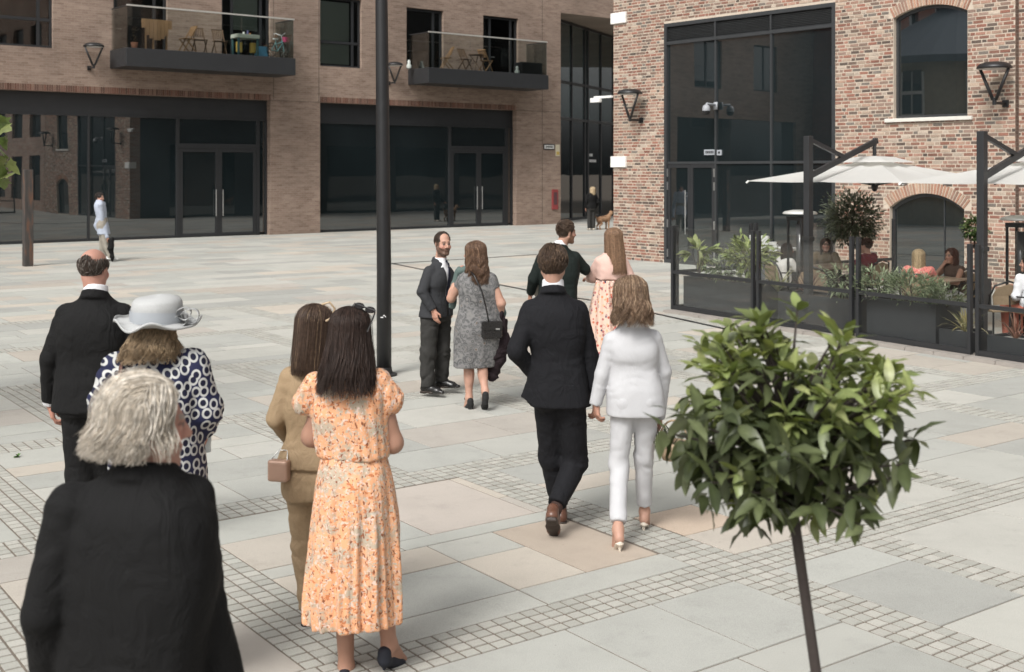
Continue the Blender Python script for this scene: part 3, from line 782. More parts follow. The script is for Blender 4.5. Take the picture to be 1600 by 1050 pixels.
def nets(D, lo, h):
    n = np.array(D.shape) - 1; S_ = D < 0
    def sh(A, i, j, k): return A[i:n[0] + i, j:n[1] + j, k:n[2] + k]
    cnt = sum(sh(S_, i, j, k).astype(np.int8) for i in (0, 1) for j in (0, 1) for k in (0, 1)); act = (cnt > 0) & (cnt < 8)
    cell = np.argwhere(act); idx = -np.ones(n, np.int64); idx[act] = np.arange(len(cell))
    acc = np.zeros((len(cell), 3)); num = np.zeros(len(cell)); cn = [(i, j, k) for i in (0, 1) for j in (0, 1) for k in (0, 1)]
    val = {c: D[cell[:, 0] + c[0], cell[:, 1] + c[1], cell[:, 2] + c[2]] for c in cn}
    for a in cn:
        for ax in range(3):
            if a[ax]: continue
            b = list(a); b[ax] = 1; b = tuple(b); va, vb = val[a], val[b]; m = (va < 0) != (vb < 0)
            t = np.where(m, va / np.where(m, va - vb, 1), 0); p = np.array(a, float)[None] + t[:, None] * np.eye(3)[ax]
            acc[m] += p[m]; num[m] += 1
    V = lo + h * (cell + acc / num[:, None]); Fs = []
    for ax in range(3):
        A = np.moveaxis(S_, ax, 0); I = np.moveaxis(idx, ax, 0)
        x = A[:-1, 1:-1, 1:-1] != A[1:, 1:-1, 1:-1]; e = np.argwhere(x); ins = A[:-1, 1:-1, 1:-1][x]
        i, j, k = e[:, 0], e[:, 1] + 1, e[:, 2] + 1
        q = np.stack([I[i, j - 1, k - 1], I[i, j, k - 1], I[i, j, k], I[i, j - 1, k]], 1)
        fl = ~ins if ax != 1 else ins
        q[fl] = q[fl][:, ::-1]; Fs.append(q)
    F = np.concatenate(Fs); F = F[(F >= 0).all(1)]; return V, F

def wrinkle(amp=.006, f=(7, 7, 16), f2=None, zr=None):
    def d(P):
        w = amp * vnoise(P + .35 * vnoise(P, 3.)[..., None], f) + amp * .5 * vnoise(P, np.array(f) * 2.1)
        return w
    return d
def joint_wrinkle(joints, amp=.008, rad=.14, base=.003):
    js = [V3(*j) for j in joints]
    def d(P):
        g = np.zeros(len(P))
        for j in js: g = np.maximum(g, np.exp(-((P - j) ** 2).sum(-1) / rad**2))
        Q = P + .06 * vnoise(P, 6.)[..., None]; w = .55 - 1.5 * np.abs(vnoise(Q, (8, 8, 17))); w2 = vnoise(P, (6, 6, 7)); w3 = .5 - 1.3 * np.abs(vnoise(Q @ rotx(.6) @ roty(.5), (13, 13, 6)))
        return (amp * g + base) * w + base * w2 + (amp * .35 * g + base * .6) * w3
    return d

# ------------------------------------------------------------------ people
SKIN = NT('skin'); SKIN.col(SKIN.attr()); SKIN.p.inputs['Subsurface Weight'].default_value = .12; SKIN.p.inputs['Subsurface Radius'].default_value = (.012, .005, .003); SKIN.p.inputs['Subsurface Scale'].default_value = .5
SKIN.bump(SKIN.noise(140, 3), .12, .002); SKIN = SKIN.fin(.55, spec=.35)
HAIR = NT('hair'); _f = HAIR.noise(60, 3); HAIR.col(HAIR.mix(1., HAIR.attr(), HAIR.ramp(_f, [(.3, .7), (.7, 1.25)]), 'MULTIPLY')); HAIR = HAIR.fin(.5, spec=.35)
def cloth(name, col, rough=.85, var=.1, weave=.25, wf=420, sheen=.0, spec=.2):
    n = NT(name); f = n.noise(6, 5, rough=.6); c = n.mix(f, tuple(x * (1 - var) for x in col), tuple(x * (1 + var) for x in col))
    g = n.noise(wf, 2); c = n.mix(1., c, n.ramp(g, [(.25, 1 - weave), (.75, 1 + weave)]), 'MULTIPLY'); n.col(c)
    n.bump(n.noise(11, 4, n.mapping((1, 1, .6)), .55, 1.2), .55 if max(col) < .4 else .30, .03 if max(col) < .4 else .018); n.bump(g, .15, .002); return n.fin(rough, 0, spec, sheen)
SK = {'fair': (.43, .25, .185), 'pink': (.42, .225, .17), 'tan': (.36, .20, .14)}
def skin_of(s): return np.array(SK[s])

class Person:
    def __init__(s, label, base, H, yaw=0., fem=False, skin='fair', heel=.0, head=None, hyaw=None, hpitch=0., q=1., group=None, hs=None):
        s.base = V3(base[0], base[1], 0); s.H, s.yaw, s.fem, s.q = H, yaw, fem, q; s.skin = skin_of(skin)
        u = H / 1.75; s.u = u; Rz = rotz(yaw); s.Rz = Rz; loc = lambda x, y, z: Rz @ V3(x, y, 0) * u + V3(0, 0, z * u + heel * (1 if z < 1.6 else 1))
        sw, hw = (.165, .085) if fem else (.185, .085); s.sw = sw
        s.J = {'pel': loc(0, 0, .93), 'neck': loc(0, -.02, 1.47), 'head': loc(0, .01, 1.62)}
        for sd, sg in (('l', -1), ('r', 1)):
            s.J['sh' + sd] = loc(sg * sw, -.01, 1.42); s.J['el' + sd] = loc(sg * (sw + .05), -.02, 1.13); s.J['wr' + sd] = loc(sg * (sw + .06), .05, .88)
            s.J['hp' + sd] = loc(sg * hw, 0, .91); s.J['kn' + sd] = loc(sg * (hw + .005), .02, .50); s.J['an' + sd] = loc(sg * (hw + .005), 0, .09)
        if head is not None: s.J['head'] = V3(*head) - s.base; s.J['neck'] = s.J['head'] + V3(0, -.01, -.15 * u)
        s.hs = (hs or (.93 if fem else 1.0)); s.HR = rotz(s.yaw if hyaw is None else hyaw) @ rotx(hpitch)
        s.label, s.group = label, group; s.parts = []; s.vs, s.fs, s.cs, s.nv = [], [], [], 0; s.root = None; s.items = []
    def px(s, **k):                                    # place joints where the photograph shows them: (px, py, depth offset)
        for n, v in k.items():
            q = at(v[0], v[1], s.base[1] + v[2]) - s.base
            if n in ('shl', 'shr'): q = q + (s.J['neck'] - q) * V3(.17, .17, 0) - V3(0, 0, .038 * s.u)
            s.J[n] = q
        return s
    def add_skin(s, V, F, colf=None):
        c = np.tile(s.skin, (len(V), 1)) * (1 + .08 * vnoise(V, 22.)[:, None]); c = colf(V, c) if colf is not None else c
        s.vs.append(V); s.fs.append(F + s.nv); s.cs.append(c); s.nv += len(V)
    def head(s, brow=(.10, .07, .05), beard=None, h=None, lips=(.34, .14, .12), hair_stub=None, nose=1., old=0.):
        h = h or .0058 * s.q; f = SDF().frame(s.J['head'], s.HR * 1.0); k = s.hs
        e = lambda c, r, kk=.012, m='u': f.ell(np.array(c) * k, np.array(r) * k, kk * k, m)
        c_ = lambda a, b, ra, rb, kk=.01, m='u': f.cone(np.array(a) * k, np.array(b) * k, ra * k, rb * k, kk * k, m)
        e((0, -.014, .036), (.073, .093, .084)); e((0, .026, -.025), (.057, .066, .088), .025)
        jw = .94 if s.fem else 1.06
        for g in (-1, 1): c_((g * .054 * jw, .0, -.045), (g * .022, .062, -.095), .021, .018, .03)
        c_((-.012, .072, -.100), (.012, .072, -.100), .018, .018, .02)
        c_((-.034, .078, .024), (.034, .078, .024), .012, .012, .014)
        for g in (-1, 1):
            e((g * .031, .094, .004), (.016, .015, .0105), .008, 'd'); e((g * .040, .058, -.030), (.024, .024, .024), .022)
            e((g * .031, .077, .003), (.0125, .0125, .0125), .003)
            c_((g * .030 - .012, .0865, .0125), (g * .030 + .012, .0865, .0125), .0035, .0035, .004)
            e((g * .076, -.006, -.002), (.009, .020, .031), .006)
        c_((0, .088, .012), (0, .110 * nose, -.026), .008, .0125, .01); e((-.011, .096, -.031), (.009, .010, .008), .006); e((.011, .096, -.031), (.009, .010, .008), .006)
        c_((-.017, .0865, -.054), (.017, .0865, -.054), .0075, .0075, .006); c_((-.014, .0855, -.066), (.014, .0855, -.066), .008, .008, .006)
        f.frame((0, 0, 0)); nk = s.J['neck']; hd = s.J['head']; rn = .048 if s.fem else .055
        f.cone(hd + s.HR @ V3(0, -.022, -.05) * k, nk + V3(0, 0, -.03), rn * k, rn * 1.06 * k, .03); f.cone(nk + V3(0, 0, -.03), nk + V3(0, 0, -.10) + .5 * (s.J['pel'] - nk) * V3(1, 1, 0), rn * 1.1 * k, .09 * k, .03)
        V, F = f.mesh(h)
        def col(V, c):
            L = (V - hd) @ s.HR / k; x, y, z = L.T
            def put(m, q, a=1.): c[m] = c[m] * (1 - a) + np.array(q) * a
            lx = .019
            if beard is None: put((np.abs(x) < lx) & (y > .084) & (z < -.052) & (z > -.070), lips, .5)
            cheek = np.exp(-((np.abs(x) - .045) ** 2 + (z + .03) ** 2) / .0006) * (y > .03); c[:] = c * (1 - .18 * cheek[:, None] * np.array((0, 1, .9)))
            put((np.abs(np.abs(x) - .032) < .02) & (np.abs(z - .027) < .0065) & (y > .07), brow, .85)
            ey = (np.abs(x) - .031) ** 2 + (z - .003) ** 2; put((ey < .011 ** 2) & (y > .078), (.24, .205, .19), .8); put((ey < .0065 ** 2) & (y > .08), (.04, .03, .025), .95)
            put((ey > .0095 ** 2) & (ey < .0155 ** 2) & (y > .066) & (z > .004), (.10, .06, .05), .55)
            if beard is not None:
                m = (z < -.050 + .55 * np.maximum(0, np.abs(x) - .034)) & (y > -.005) & (z > -.135); m |= (np.abs(x) > .05) & (np.abs(y - .018) < .02) & (z < .03) & (z > -.06); m |= (z < -.040) & (np.abs(x) < .032) & (y > .06)
                put(m, beard, .82); put((np.abs(x) < .013) & (y > .084) & (z < -.053) & (z > -.067), (.20, .095, .08), .6)
            if hair_stub is not None: put((y < .02) & (z > -.06 - 1.2 * np.minimum(y, 0) * 0) & (z > -.03 + .6 * y) & (np.abs(x) < .2) & ~((np.abs(np.abs(x) - .08) < .012) & (np.abs(y) < .03) & (z < .03)), hair_stub, .9)
            return c
        s.add_skin(V, F, col); return s
    def hand(s, sd, d, n, curl=.5, spread=.0, h=None, sc=1., arm=True, thumb=.6):
        """palm and five fingers: d along the hand, n out of the palm, thumb on the side the arm has it"""
        f = SDF(); w = s.J['wr' + sd]; d = unit(d); n = unit(V3(*n) - (V3(*n) @ d) * d); t = np.cross(n, d) * (1 if sd == 'r' else -1) ; t = -t
        g = sc * (.92 if s.fem else 1.0); o = w
        P = lambda a, b, c: o + g * (a * t + b * d + c * n)
        if arm: f.cone(s.J['el' + sd], w, .042 * g, .027 * g, .02, sq=None)
        for i, x in enumerate((.028, .010, -.008, -.025)): f.cone(P(x * .5, .01, 0), P(x, .085 - .004 * abs(i - 1), 0), .0165 * g, .0125 * g, .012)
        f.cone(P(.012, .02, .006), P(.030, .045, .012), .016 * g, .013 * g, .014)
        for i, (x, L) in enumerate(((.029, .072), (.010, .082), (-.009, .075), (-.027, .058))):
            p = P(x, .085 - .004 * abs(i - 1), 0); a = curl * (.35 + .08 * i); xs = spread * (1.5 - i) * .3
            for j, (fr, ra, rb) in enumerate(((.45, .0098, .0088), (.32, .0088, .0078), (.23, .0078, .0066))):
                q = p + g * L * fr * (math.cos(a) * d + math.sin(a) * n + xs * t); f.cone(p, q, ra * g, rb * g, .0035); p = q; a += curl * (.75 + .06 * i)
        p = P(.030, .040, .012); q = P(.050, .066, .012 + .022 * thumb); r = P(.047 - .01 * thumb, .094, .014 + .034 * thumb); f.cone(p, q, .0125 * g, .0105 * g, .006); f.cone(q, r, .0105 * g, .0082 * g, .004)
        V, F = f.mesh(h or .0048 * max(1, s.q)); s.add_skin(V, F, lambda V, c: c * np.array((1, .92, .9))); return s
    def arm(s, sd, r=(.05, .042, .029), top=None):
        f = SDF(); f.cone(top if top is not None else s.J['sh' + sd], s.J['el' + sd], r[0], r[1], .02); f.cone(s.J['el' + sd], s.J['wr' + sd], r[1], r[2], .03)
        m = s.J['el' + sd] * .72 + s.J['wr' + sd] * .28; f.ell(m, (r[1] * 1.02,) * 3, .03); V, F = f.mesh(.0085 * s.q); s.add_skin(V, F); return s
    def leg(s, sd, foot=True, fwd=None, pitch=.0, r=(.075, .052, .034), top=.3, calf=1.):
        k, a, hp = s.J['kn' + sd], s.J['an' + sd], s.J['hp' + sd]; f = SDF(); f.cone(k + (hp - k) * top, k, r[0], r[1], .03); f.cone(k, a, r[1] * .95, r[2], .03)
        b = V3(*(unit(V3(*fwd)) if fwd is not None else s.Rz @ V3(0, 1, 0)))
        if calf >= 1: f.ell(k * .68 + a * .32 - b * .022, (.046 * calf * r[1] / .052, .046 * calf * r[1] / .052, .11), .03)
        if foot:
            toe = a + b * .135 * math.cos(pitch) + V3(0, 0, -.055 - .135 * math.sin(pitch)); hl = a - b * .035 + V3(0, 0, -.04)
            f.cone(hl, a + V3(0, 0, .01), .029, .033, .02); f.cone(a + b * .01, toe, .034, .024, .02); f.cone(hl, toe, .026, .022, .015)
        V, F = f.mesh(.0085 * s.q); s.add_skin(V, F); return s
    def wear(s, name, f, h, mat, disp=None, label=None):
        V, F = f.mesh(h * s.q, disp); s.items.append((name, V, F, None, mat, label)); return s
    def item(s, name, mb, mat, label=None, smooth=True):
        s.items.append((name, np.array(mb.v), mb.f, np.array(mb.c) if mb.c else None, mat, label, smooth)); return s
    def done(s, name='person'):
        V = np.concatenate(s.vs); F = np.concatenate(s.fs); me = mesh_np(name, V, F, True); set_col(me, np.clip(np.concatenate(s.cs), 0, 1))
        o = link(name, me, SKIN, None, tuple(s.base), label=s.label, cat='person', group=s.group); s.root = o
        for it in s.items:
            nm, V, F, c, mat, lb = it[:6]; me = mesh_np(nm, V, F, it[6] if len(it) > 6 else True)
            if c is not None: set_col(me, c)
            link(nm, me, mat, o, label=lb)
        return o
    # ---- garments
    def jacket(s, mat, hem, w=(.235, .215, .2, .225, .215), d=(.15, .14, .125, .142, .125), open_front=False, sleeves=True, cuff=.0, h=.0105, rs=(.070, .060, .047), extra=None, col=True, wr=(.0055, .0012), vent=None, collar=True, lab=None, name='jacket', shr=.058, nk_w=.085, bust=0.):
        u, J = s.u, s.J; f = SDF(); p, n = J['pel'], J['neck']; L = lambda t: p * (1 - t) + n * t; zt = n[2]; sz = (J['shl'][2] + J['shr'][2]) / 2; zc = sz - .10 * u
        def sec(z, ww, dd): c = L((z - p[2]) / (n[2] - p[2])); return (z, c[0], c[1], ww * u, dd * u)
        zw = p[2] + .19 * u
        f.loft([sec(hem, w[0], d[0]), sec((hem + zw) * .5, w[1], d[1]), sec(zw, w[2], d[2]), sec(zc - .03 * u, w[3], d[3]), sec(sz, w[4] * .86, d[4]), sec(sz + .07 * u, nk_w * 1.25, .085), sec(sz + .105 * u, nk_w * .9, .07)], s.yaw, 2.5, capk=.01)
        for sd in 'lr': f.cone(n + V3(0, 0, -.055 * u), J['sh' + sd] + V3(0, 0, -.005), .048 * u, shr * u, .03 * u)
        if bust:
            for g in (-1, 1): f.ell(L((zc - p[2]) / (n[2] - p[2])) + s.Rz @ V3(g * .075, .085, 0) * u, (.07 * u, .06 * u, .075 * u), .04)
        if extra: extra(f, s)
        kk = .011
        if sleeves:
            for sd in 'lr':
                e, wv = J['el' + sd], J['wr' + sd]; ed = wv + unit(e - wv) * cuff
                f.cone(J['sh' + sd] + V3(0, 0, -.008), e, rs[0] * u, rs[1] * u, kk); f.cone(e, ed, rs[1] * u, rs[2] * u, .012, flat=True)
        if open_front: f.frame(L(.55), s.Rz); f.loft([(.30, .0, .30, .012, .30), (.05, 0, .30, .035, .3), (-.25, 0, .30, .012, .3)] if open_front is True else open_front, 0, 2, .006, 'd'); f.frame()
        if vent is not None: c = L(0) + s.Rz @ V3(vent, -.16, 0) * u; f.frame(c, s.Rz); f.box((0, 0, hem - c[2] + .10), (.004, .10, .12), .002, .006, 'd'); f.frame()
        if collar:
            c = n + V3(0, 0, .012 * u); f.frame(c, s.Rz @ rotx(-.28)); f.loft([(-.06, 0, 0, .090 * u, .086 * u), (-.025, 0, -.004, .079 * u, .080 * u), (-.004, 0, -.006, .075 * u, .077 * u)], 0, 2, .012); f.frame()
        return s.wear(name, f, h, mat, joint_wrinkle([J['ell'], J['elr'], L(.25) + s.Rz @ V3(-.1, -.1, 0), L(.25) + s.Rz @ V3(.1, -.1, 0), J['shl'] + V3(0, 0, -.1), J['shr'] + V3(0, 0, -.1)], wr[0], .13, wr[1]), lab)
    def shirt_collar(s, mat, up=.030, name='shirt'):
        n = s.J['neck']; u = s.u; f = SDF().frame(n + V3(0, 0, .012 * u), s.Rz @ rotx(-.25)); f.loft([(-.05, 0, 0, .072 * u, .072 * u), (up + .008, 0, -.003, .066 * u, .070 * u)], 0, 2, .01, capk=.004)
        f.frame(); c = s.J['pel'] * .45 + n * .55; return s.wear(name, f, .0062, mat)
    def trousers(s, mat, r=(.098, .072, .060), hem=None, h=.0105, hips=(.185, .125), top=.16, wr=(.008, .0015), name='trousers', seat=.098):
        u, J = s.u, s.J; f = SDF(); p = J['pel']
        f.loft([(p[2] - .13 * u, p[0], p[1], hips[0] * .93 * u, hips[1] * u), (p[2] - .02, p[0], p[1], hips[0] * u, hips[1] * 1.05 * u), (p[2] + top * u, p[0], p[1], hips[0] * .88 * u, hips[1] * .9 * u)], s.yaw, 2.4, .03)
        for g in (-1, 1): f.ell(p + s.Rz @ V3(g * .075, -.045, -.06) * u, (seat * .85 * u, seat * .9 * u, seat * 1.05 * u), .04)
        for sd in 'lr':
            a = J['an' + sd]; k = J['kn' + sd]; e = a + unit(k - a) * (hem[sd] if hem else -.03)
            f.cone(J['hp' + sd] + V3(0, 0, -.02), k, r[0] * u, r[1] * u, .03); f.cone(k, e, r[1] * u, r[2] * u, .03, flat=True)
        return s.wear(name, f, h, mat, joint_wrinkle([J['knl'], J['knr'], J['anl'] + V3(0, 0, .06), J['anr'] + V3(0, 0, .06), J['hpl'] + V3(0, 0, -.12), J['hpr'] + V3(0, 0, -.12)], wr[0], .13, wr[1]))
    def shoe(s, sd, mat, fwd=None, pitch=0., L=.285, w=.047, sole=None, h=.0062, toe_up=0.):
        a = s.J['an' + sd]; yawf = s.yaw if fwd is None else math.atan2(-fwd[0], fwd[1]); Rm = rotz(yawf) @ rotx(-pitch); f = SDF().frame(a + Rm @ V3(0, 0, -.09), Rm)
        f.cone((0, -.045, .040), (0, .02, .050), .037, .042, .02); f.cone((0, .02, .052), (0, .12, .030), .043, .040, .025); f.cone((0, .11, .026), (0, L - .105, .020), .042, .026, .02, sq=((0, 0, 1), .75)); f.cone((0, -.04, .05), (0, -.015, .10), .034, .040, .02)
        f.plane((0, 0, .006), (0, 0, -1))
        s.wear('shoe', f, h, mat)
        g = SDF().frame(a + Rm @ V3(0, 0, -.09), Rm); g.cone((0, -.042, .012), (0, .05, .012), .039, .040, .01, sq=((0, 0, 1), .35)); g.cone((0, .05, .012), (0, L - .11, .012), .043, .029, .01, sq=((0, 0, 1), .32)); g.box((0, -.042, .004), (.034, .034, .014), .008, .006); 
        return s.wear('shoe_sole', g, h, sole or SOLE)
    def heel_shoe(s, sd, mat, fwd=None, pitch=.55, spike=.07, block=False, h=.0062, strap=False, mule=False):
        a = s.J['an' + sd]; b = unit(V3(*fwd)) if fwd is not None else s.Rz @ V3(0, 1, 0); f = SDF(); toe = a + b * .150 * math.cos(pitch) + V3(0, 0, -.066 - .150 * math.sin(pitch)); hl = a - b * .042 + V3(0, 0, -.052)
        mid = a * .4 + toe * .6 - V3(0, 0, .035)
        if mule:
            dn = V3(0, 0, -.016); f.cone(hl + dn, mid + dn + V3(0, 0, .004), .029, .028, .01, sq=((0, 0, 1), .3)); f.cone(mid + dn + V3(0, 0, .004), toe + dn + V3(0, 0, .01), .030, .026, .01, sq=((0, 0, 1), .3)); f.cone(toe * .75 + mid * .25 + V3(0, 0, .012), toe * .9 + mid * .1 + V3(0, 0, .010), .036, .034, .008, sq=(b, .5))
        else: f.cone(hl, mid, .032, .031, .015); f.cone(mid, toe, .033, .026, .02, sq=((0, 0, 1), .7)); f.cone(hl, hl + V3(0, 0, .03), .032, .033, .01)
        if not mule: f.cone(a + b * .03 + V3(0, 0, .03), a + b * .09 + V3(0, 0, .02), .034, .04, .012, mode='d')
        top = hl - b * .008; bot = top + V3(0, 0, -spike) + b * .004
        if block: f.cone(top, bot, .026, .024, .012, flat=True)
        else: f.cone(top, bot, .015, .0065, .012, flat=True)
        if strap: f.cone(a + b * .03 + V3(-.03, 0, -.012), a + b * .03 + V3(.03, 0, -.012), .012, .012, .008)
        return s.wear('shoe', f, h, mat)
    # ---- hair
    def locks(s, N, col, n_seg=9, rad=.006, mode='long', zend=-.22, zvar=.03, thick=.014, wave=.0, wl=.09, face=55, part=0., spread=1., flare=0., n=4, cvar=.3, lift=.012, seed=1, sweep=0., tip=0., grow=1., back=.0, streak=None, hairline=-.05, bald=None, lenr=(.035, .06), swirl=0.):
        rr = random.Random(seed); mb = MB(); k = s.hs; hd = s.J['head']; e = np.array((.079, .099, .090)) * grow; cc = np.array((0, -.014, .036))
        for i in range(N):
            cv = cvar * .6; fly = i < N * .035; c = np.array(col) * (1 + rr.uniform(-cv, cv))
            if streak is not None and rr.random() < streak[0]: c = np.array(streak[1]) * (1 + rr.uniform(-.2, .2))
            ph = math.radians(rr.uniform(face, 360 - face)); pts, rads = [], []
            if mode == 'long':
                lay = rr.random() ** .7; off = thick * (.25 + .75 * lay) + (rr.uniform(.004, .016) if fly else 0); start = rr.uniform(4, 58) if rr.random() < .5 else rr.uniform(2, 20); zE = zend + rr.uniform(-zvar, zvar); w0 = 3 * math.sin(2 * ph + seed) + 2 * math.sin(5 * ph) + rr.gauss(0, .7); wa = wave * rr.uniform(.5, 1.3); sd_ = 1 if math.sin(ph) > 0 else -1
                dx, dy = math.sin(ph), math.cos(ph); low = cc[2] - .035; ang0 = math.radians(start); q = []
                for j in range(7):
                    a = ang0 + (math.radians(94) - ang0) * j / 6; q.append(np.array((dx * math.sin(a), dy * math.sin(a), math.cos(a))) * (e + off * (.25 + .75 * min(1, j / 4))) + cc)
                y0 = rr.uniform(-.045, .075)
                if sweep and rr.random() < sweep:
                    sx = math.sin(rr.uniform(-1.45, 1.45)); q = []; a0 = math.radians(rr.uniform(-62, 70)); cs = math.sqrt(max(1 - sx * sx, .02)); dx, dy = unit(V3(sx, -cs, 0))[:2]
                    for j in range(8):
                        a = a0 + (math.radians(96) - a0) * j / 7; q.append(np.array((sx, -math.sin(a) * cs, math.cos(a) * cs)) * (e + off * (.25 + .75 * min(1, j / 4))) + cc)
                else:
                    for j, v in enumerate(q):
                        r0 = np.linalg.norm((v - cc) / e); v[1] += y0 * (1 - j / 6) * .9; v[0] += part * (1 - j / 6); w_ = v - cc; q[j] = w_ * (r0 / max(np.linalg.norm(w_ / e), 1e-6)) + cc
                p = q[-1]; m = n_seg
                for j in range(1, m + 1):
                    t = j / m; z = p[2] + (zE - p[2]) * t; r2 = 1 + flare * t; q.append(np.array((p[0] * r2 * (1 - (1 - spread) * t), p[1] * r2 + back * t, z)) + np.array((dx, dy, 0)) * tip * t**3)
                for j, v in enumerate(q):
                    t = j / (len(q) - 1); g = max(0, (t - .3)) * 1.4; a = 6.28 * (v[2] / wl) + w0; tx, ty = -dy, dx
                    v = v + g * wa * np.array((tx * math.sin(a) + dx * .6 * math.cos(a), ty * math.sin(a) + dy * .6 * math.cos(a), 0)); pts.append(v); rads.append(rad * (1 if t < .75 else max(.15, 1 - (t - .75) * 3.2)) * (.6 + .4 * min(1, j / 2)))
            else:
                for _ in range(30):
                    u = np.array((rr.gauss(0, 1), rr.gauss(0, 1), rr.gauss(0, 1))); u /= np.linalg.norm(u); v0 = u * e + cc
                    hl = hairline if v0[1] < .0 else hairline + .15 * min(1, v0[1] / .06) + .045
                    if v0[2] > hl + (0 if v0[1] < 0.02 else .0) and not (v0[1] > .035 and v0[2] < .085) and (bald is None or not bald(v0)) and not (abs(v0[0]) > .06 and abs(v0[1] + .005) < .022 and v0[2] < .025): break
                L = rr.uniform(*lenr); dirn = np.array((u[0] * .5, -.35 + u[1] * .4, -.9)) if mode == 'short' else np.array((u[0] * .6 + swirl, .75, .25 - .2 * u[2]))
                dirn = dirn + np.array((rr.gauss(0, .28), rr.gauss(0, .28), rr.gauss(0, .2))); dirn -= u * (dirn @ u); dirn /= np.linalg.norm(dirn) + 1e-6; v = v0.copy(); lf = lift * rr.uniform(.3, 1.2)
                for j in range(5):
                    t = j / 4; w = v0 + dirn * L * t; w = (w - cc); sc_ = np.linalg.norm(w / e); w = w / max(sc_, 1e-6) + cc if sc_ > 0 else w
                    pts.append(w + unit(w - cc) * (lf * math.sin(t * 2.2) + .001)); rads.append(rad * (1 - .75 * t * t))
            if fly: rads = [r_ * .35 for r_ in rads]
            mb.tube([hd + s.HR @ (v * k) for v in pts], [r * k for r in rads], n, cap=False, col=tuple(np.clip(c, 0, 1)), flat=.6)
        s.hairmb = mb; s.item('hair', mb, HAIR, smooth=True); return s
    def scalp(s, col, zend=None, grow=.97, face=.04, back=0., taper=.8, h=.008, vol=0., recede=0.):
        """under-layer of the hair"""
        k = s.hs; f = SDF().frame(s.J['head'], s.HR); e = np.array((.079, .099, .090)) * grow * k; f.ell(np.array((0, -.014, .036)) * k, e + vol)
        if zend is not None: f.loft([(zend * k, 0, (-.045 + back) * k, .062 * taper * k, .036 * taper * k), (-.06 * k, 0, -.035 * k, .072 * k, .055 * k), (.04 * k, 0, -.02 * k, .076 * k, .08 * k)], 0, 2.2, .02)
        f.cone(np.array((0, .13, -.13)) * k, np.array((0, .12, .045)) * k, .062 * k, .055 * k, .015, mode='d')
        if recede: f.ell(np.array((0, .115, .075)) * k, (recede * k, recede * k, recede * k), .012, 'd')
        if zend is None: f.plane(np.array((0, 0, -.055)) * k, (0, .55, -1), k=.01)
        V, F = f.mesh(h * s.q, lambda P: .004 * vnoise(P, (30, 30, 9))); s.items.append(('hair_base', V, F, np.tile(np.array(col) * .7, (len(V), 1)), HAIR, None)); return s
SOLE = M('dark_sole', (.03, .02, .015), .6)
# ------------------------------------------------------------------ the wedding guests
NAVY = cloth('navy_wool', (.0098, .0099, .0118)); BLACKW = cloth('black_wool', (.0085, .0084, .0086)); CHAR = cloth('charcoal_wool', (.034, .035, .038)); CHTR = cloth('dark_grey_cotton', (.034, .033, .031)); GREENJ = cloth('dark_green_wool', (.010, .0145, .013))
WHITEW = cloth('white_suiting', (.47, .47, .482), .8, .03, .06); SHIRT = cloth('white_cotton', (.66, .66, .68), .8, .03, .05); TAN = cloth('tan_suiting', (.30, .215, .13), .75, .08, .15)
SHOEB = M('black_leather', (.012, .011, .011), .28, 0, .2, 20); SHOEBR = M('brown_leather', (.12, .055, .035), .35, 0, .25, 20); NAVYS = M('navy_suede', (.012, .014, .022), .8); BLKS = M('black_suede', (.010, .010, .010), .85); CREAML = M('cream_leather', (.62, .55, .46), .4)

# the man in the dark blue suit, walking away hand in hand
T = 7.85
p = Person('man in a navy suit and brown shoes holding hands with the woman in white', at(868, 830, T)[:2], 1.83, 0, head=at(864, 414, T - .02), hyaw=R(-4), hpitch=R(-6))
p.px(pel=(874, 600, 0), neck=(864, 450, -.02), shl=(824, 474, -.02), shr=(909, 474, 0), ell=(807, 548, -.10), wrl=(836, 586, .04), elr=(921, 556, .02), wrr=(931, 622, .02),
     hpl=(858, 622, .03), hpr=(891, 622, -.01), knl=(862, 715, .16), anl=(876, 794, .24), knr=(899, 722, .10), anr=(864, 800, -.16))
p.head(hair_stub=(.05, .033, .024), beard=(.09, .05, .03)); p.scalp((.045, .03, .021), None, 1.02)
p.locks(2000, (.062, .039, .026), mode='short', rad=.0032, lenr=(.04, .075), lift=.018, hairline=-.07, grow=1.02, seed=3, cvar=.55, n=3, streak=(.22, (.12, .078, .05)))
def flap(f, s):
    b = s.base
    f.cone(at(846, 560, T - .06) - b, at(825, 624, T - .03) - b, .035, .055, .03, sq=((0, 1, 0), .45), flat=True); f.cone(at(852, 575, T - .06) - b, at(842, 632, T - .05) - b, .05, .07, .03, sq=((0, 1, 0), .5), flat=True)
p.jacket(NAVY, at(868, 633, T)[2], extra=flap, w=(.195, .180, .166, .195, .2), cuff=.02)
p.shirt_collar(SHIRT, .034); p.trousers(NAVY, hem={'l': .02, 'r': .06}, r=(.098, .078, .060), hips=(.180, .12))
p.hand('r', (.02, .02, -1), (-.8, .5, 0), .75); p.hand('l', (.5, .7, -.4), (0, .3, -1), .4)
p.shoe('l', SHOEBR, fwd=(-.05, 1), pitch=0); p.shoe('r', SHOEBR, fwd=(.12, 1), pitch=.75)
f = SDF(); a = p.J['anr']; f.cone(a + V3(0, 0, -.03), a + unit(p.J['knr'] - a) * .14, .040, .044, .01); p.wear('sock', f, .008, cloth('brown_sock', (.05, .03, .025)))
p.done()

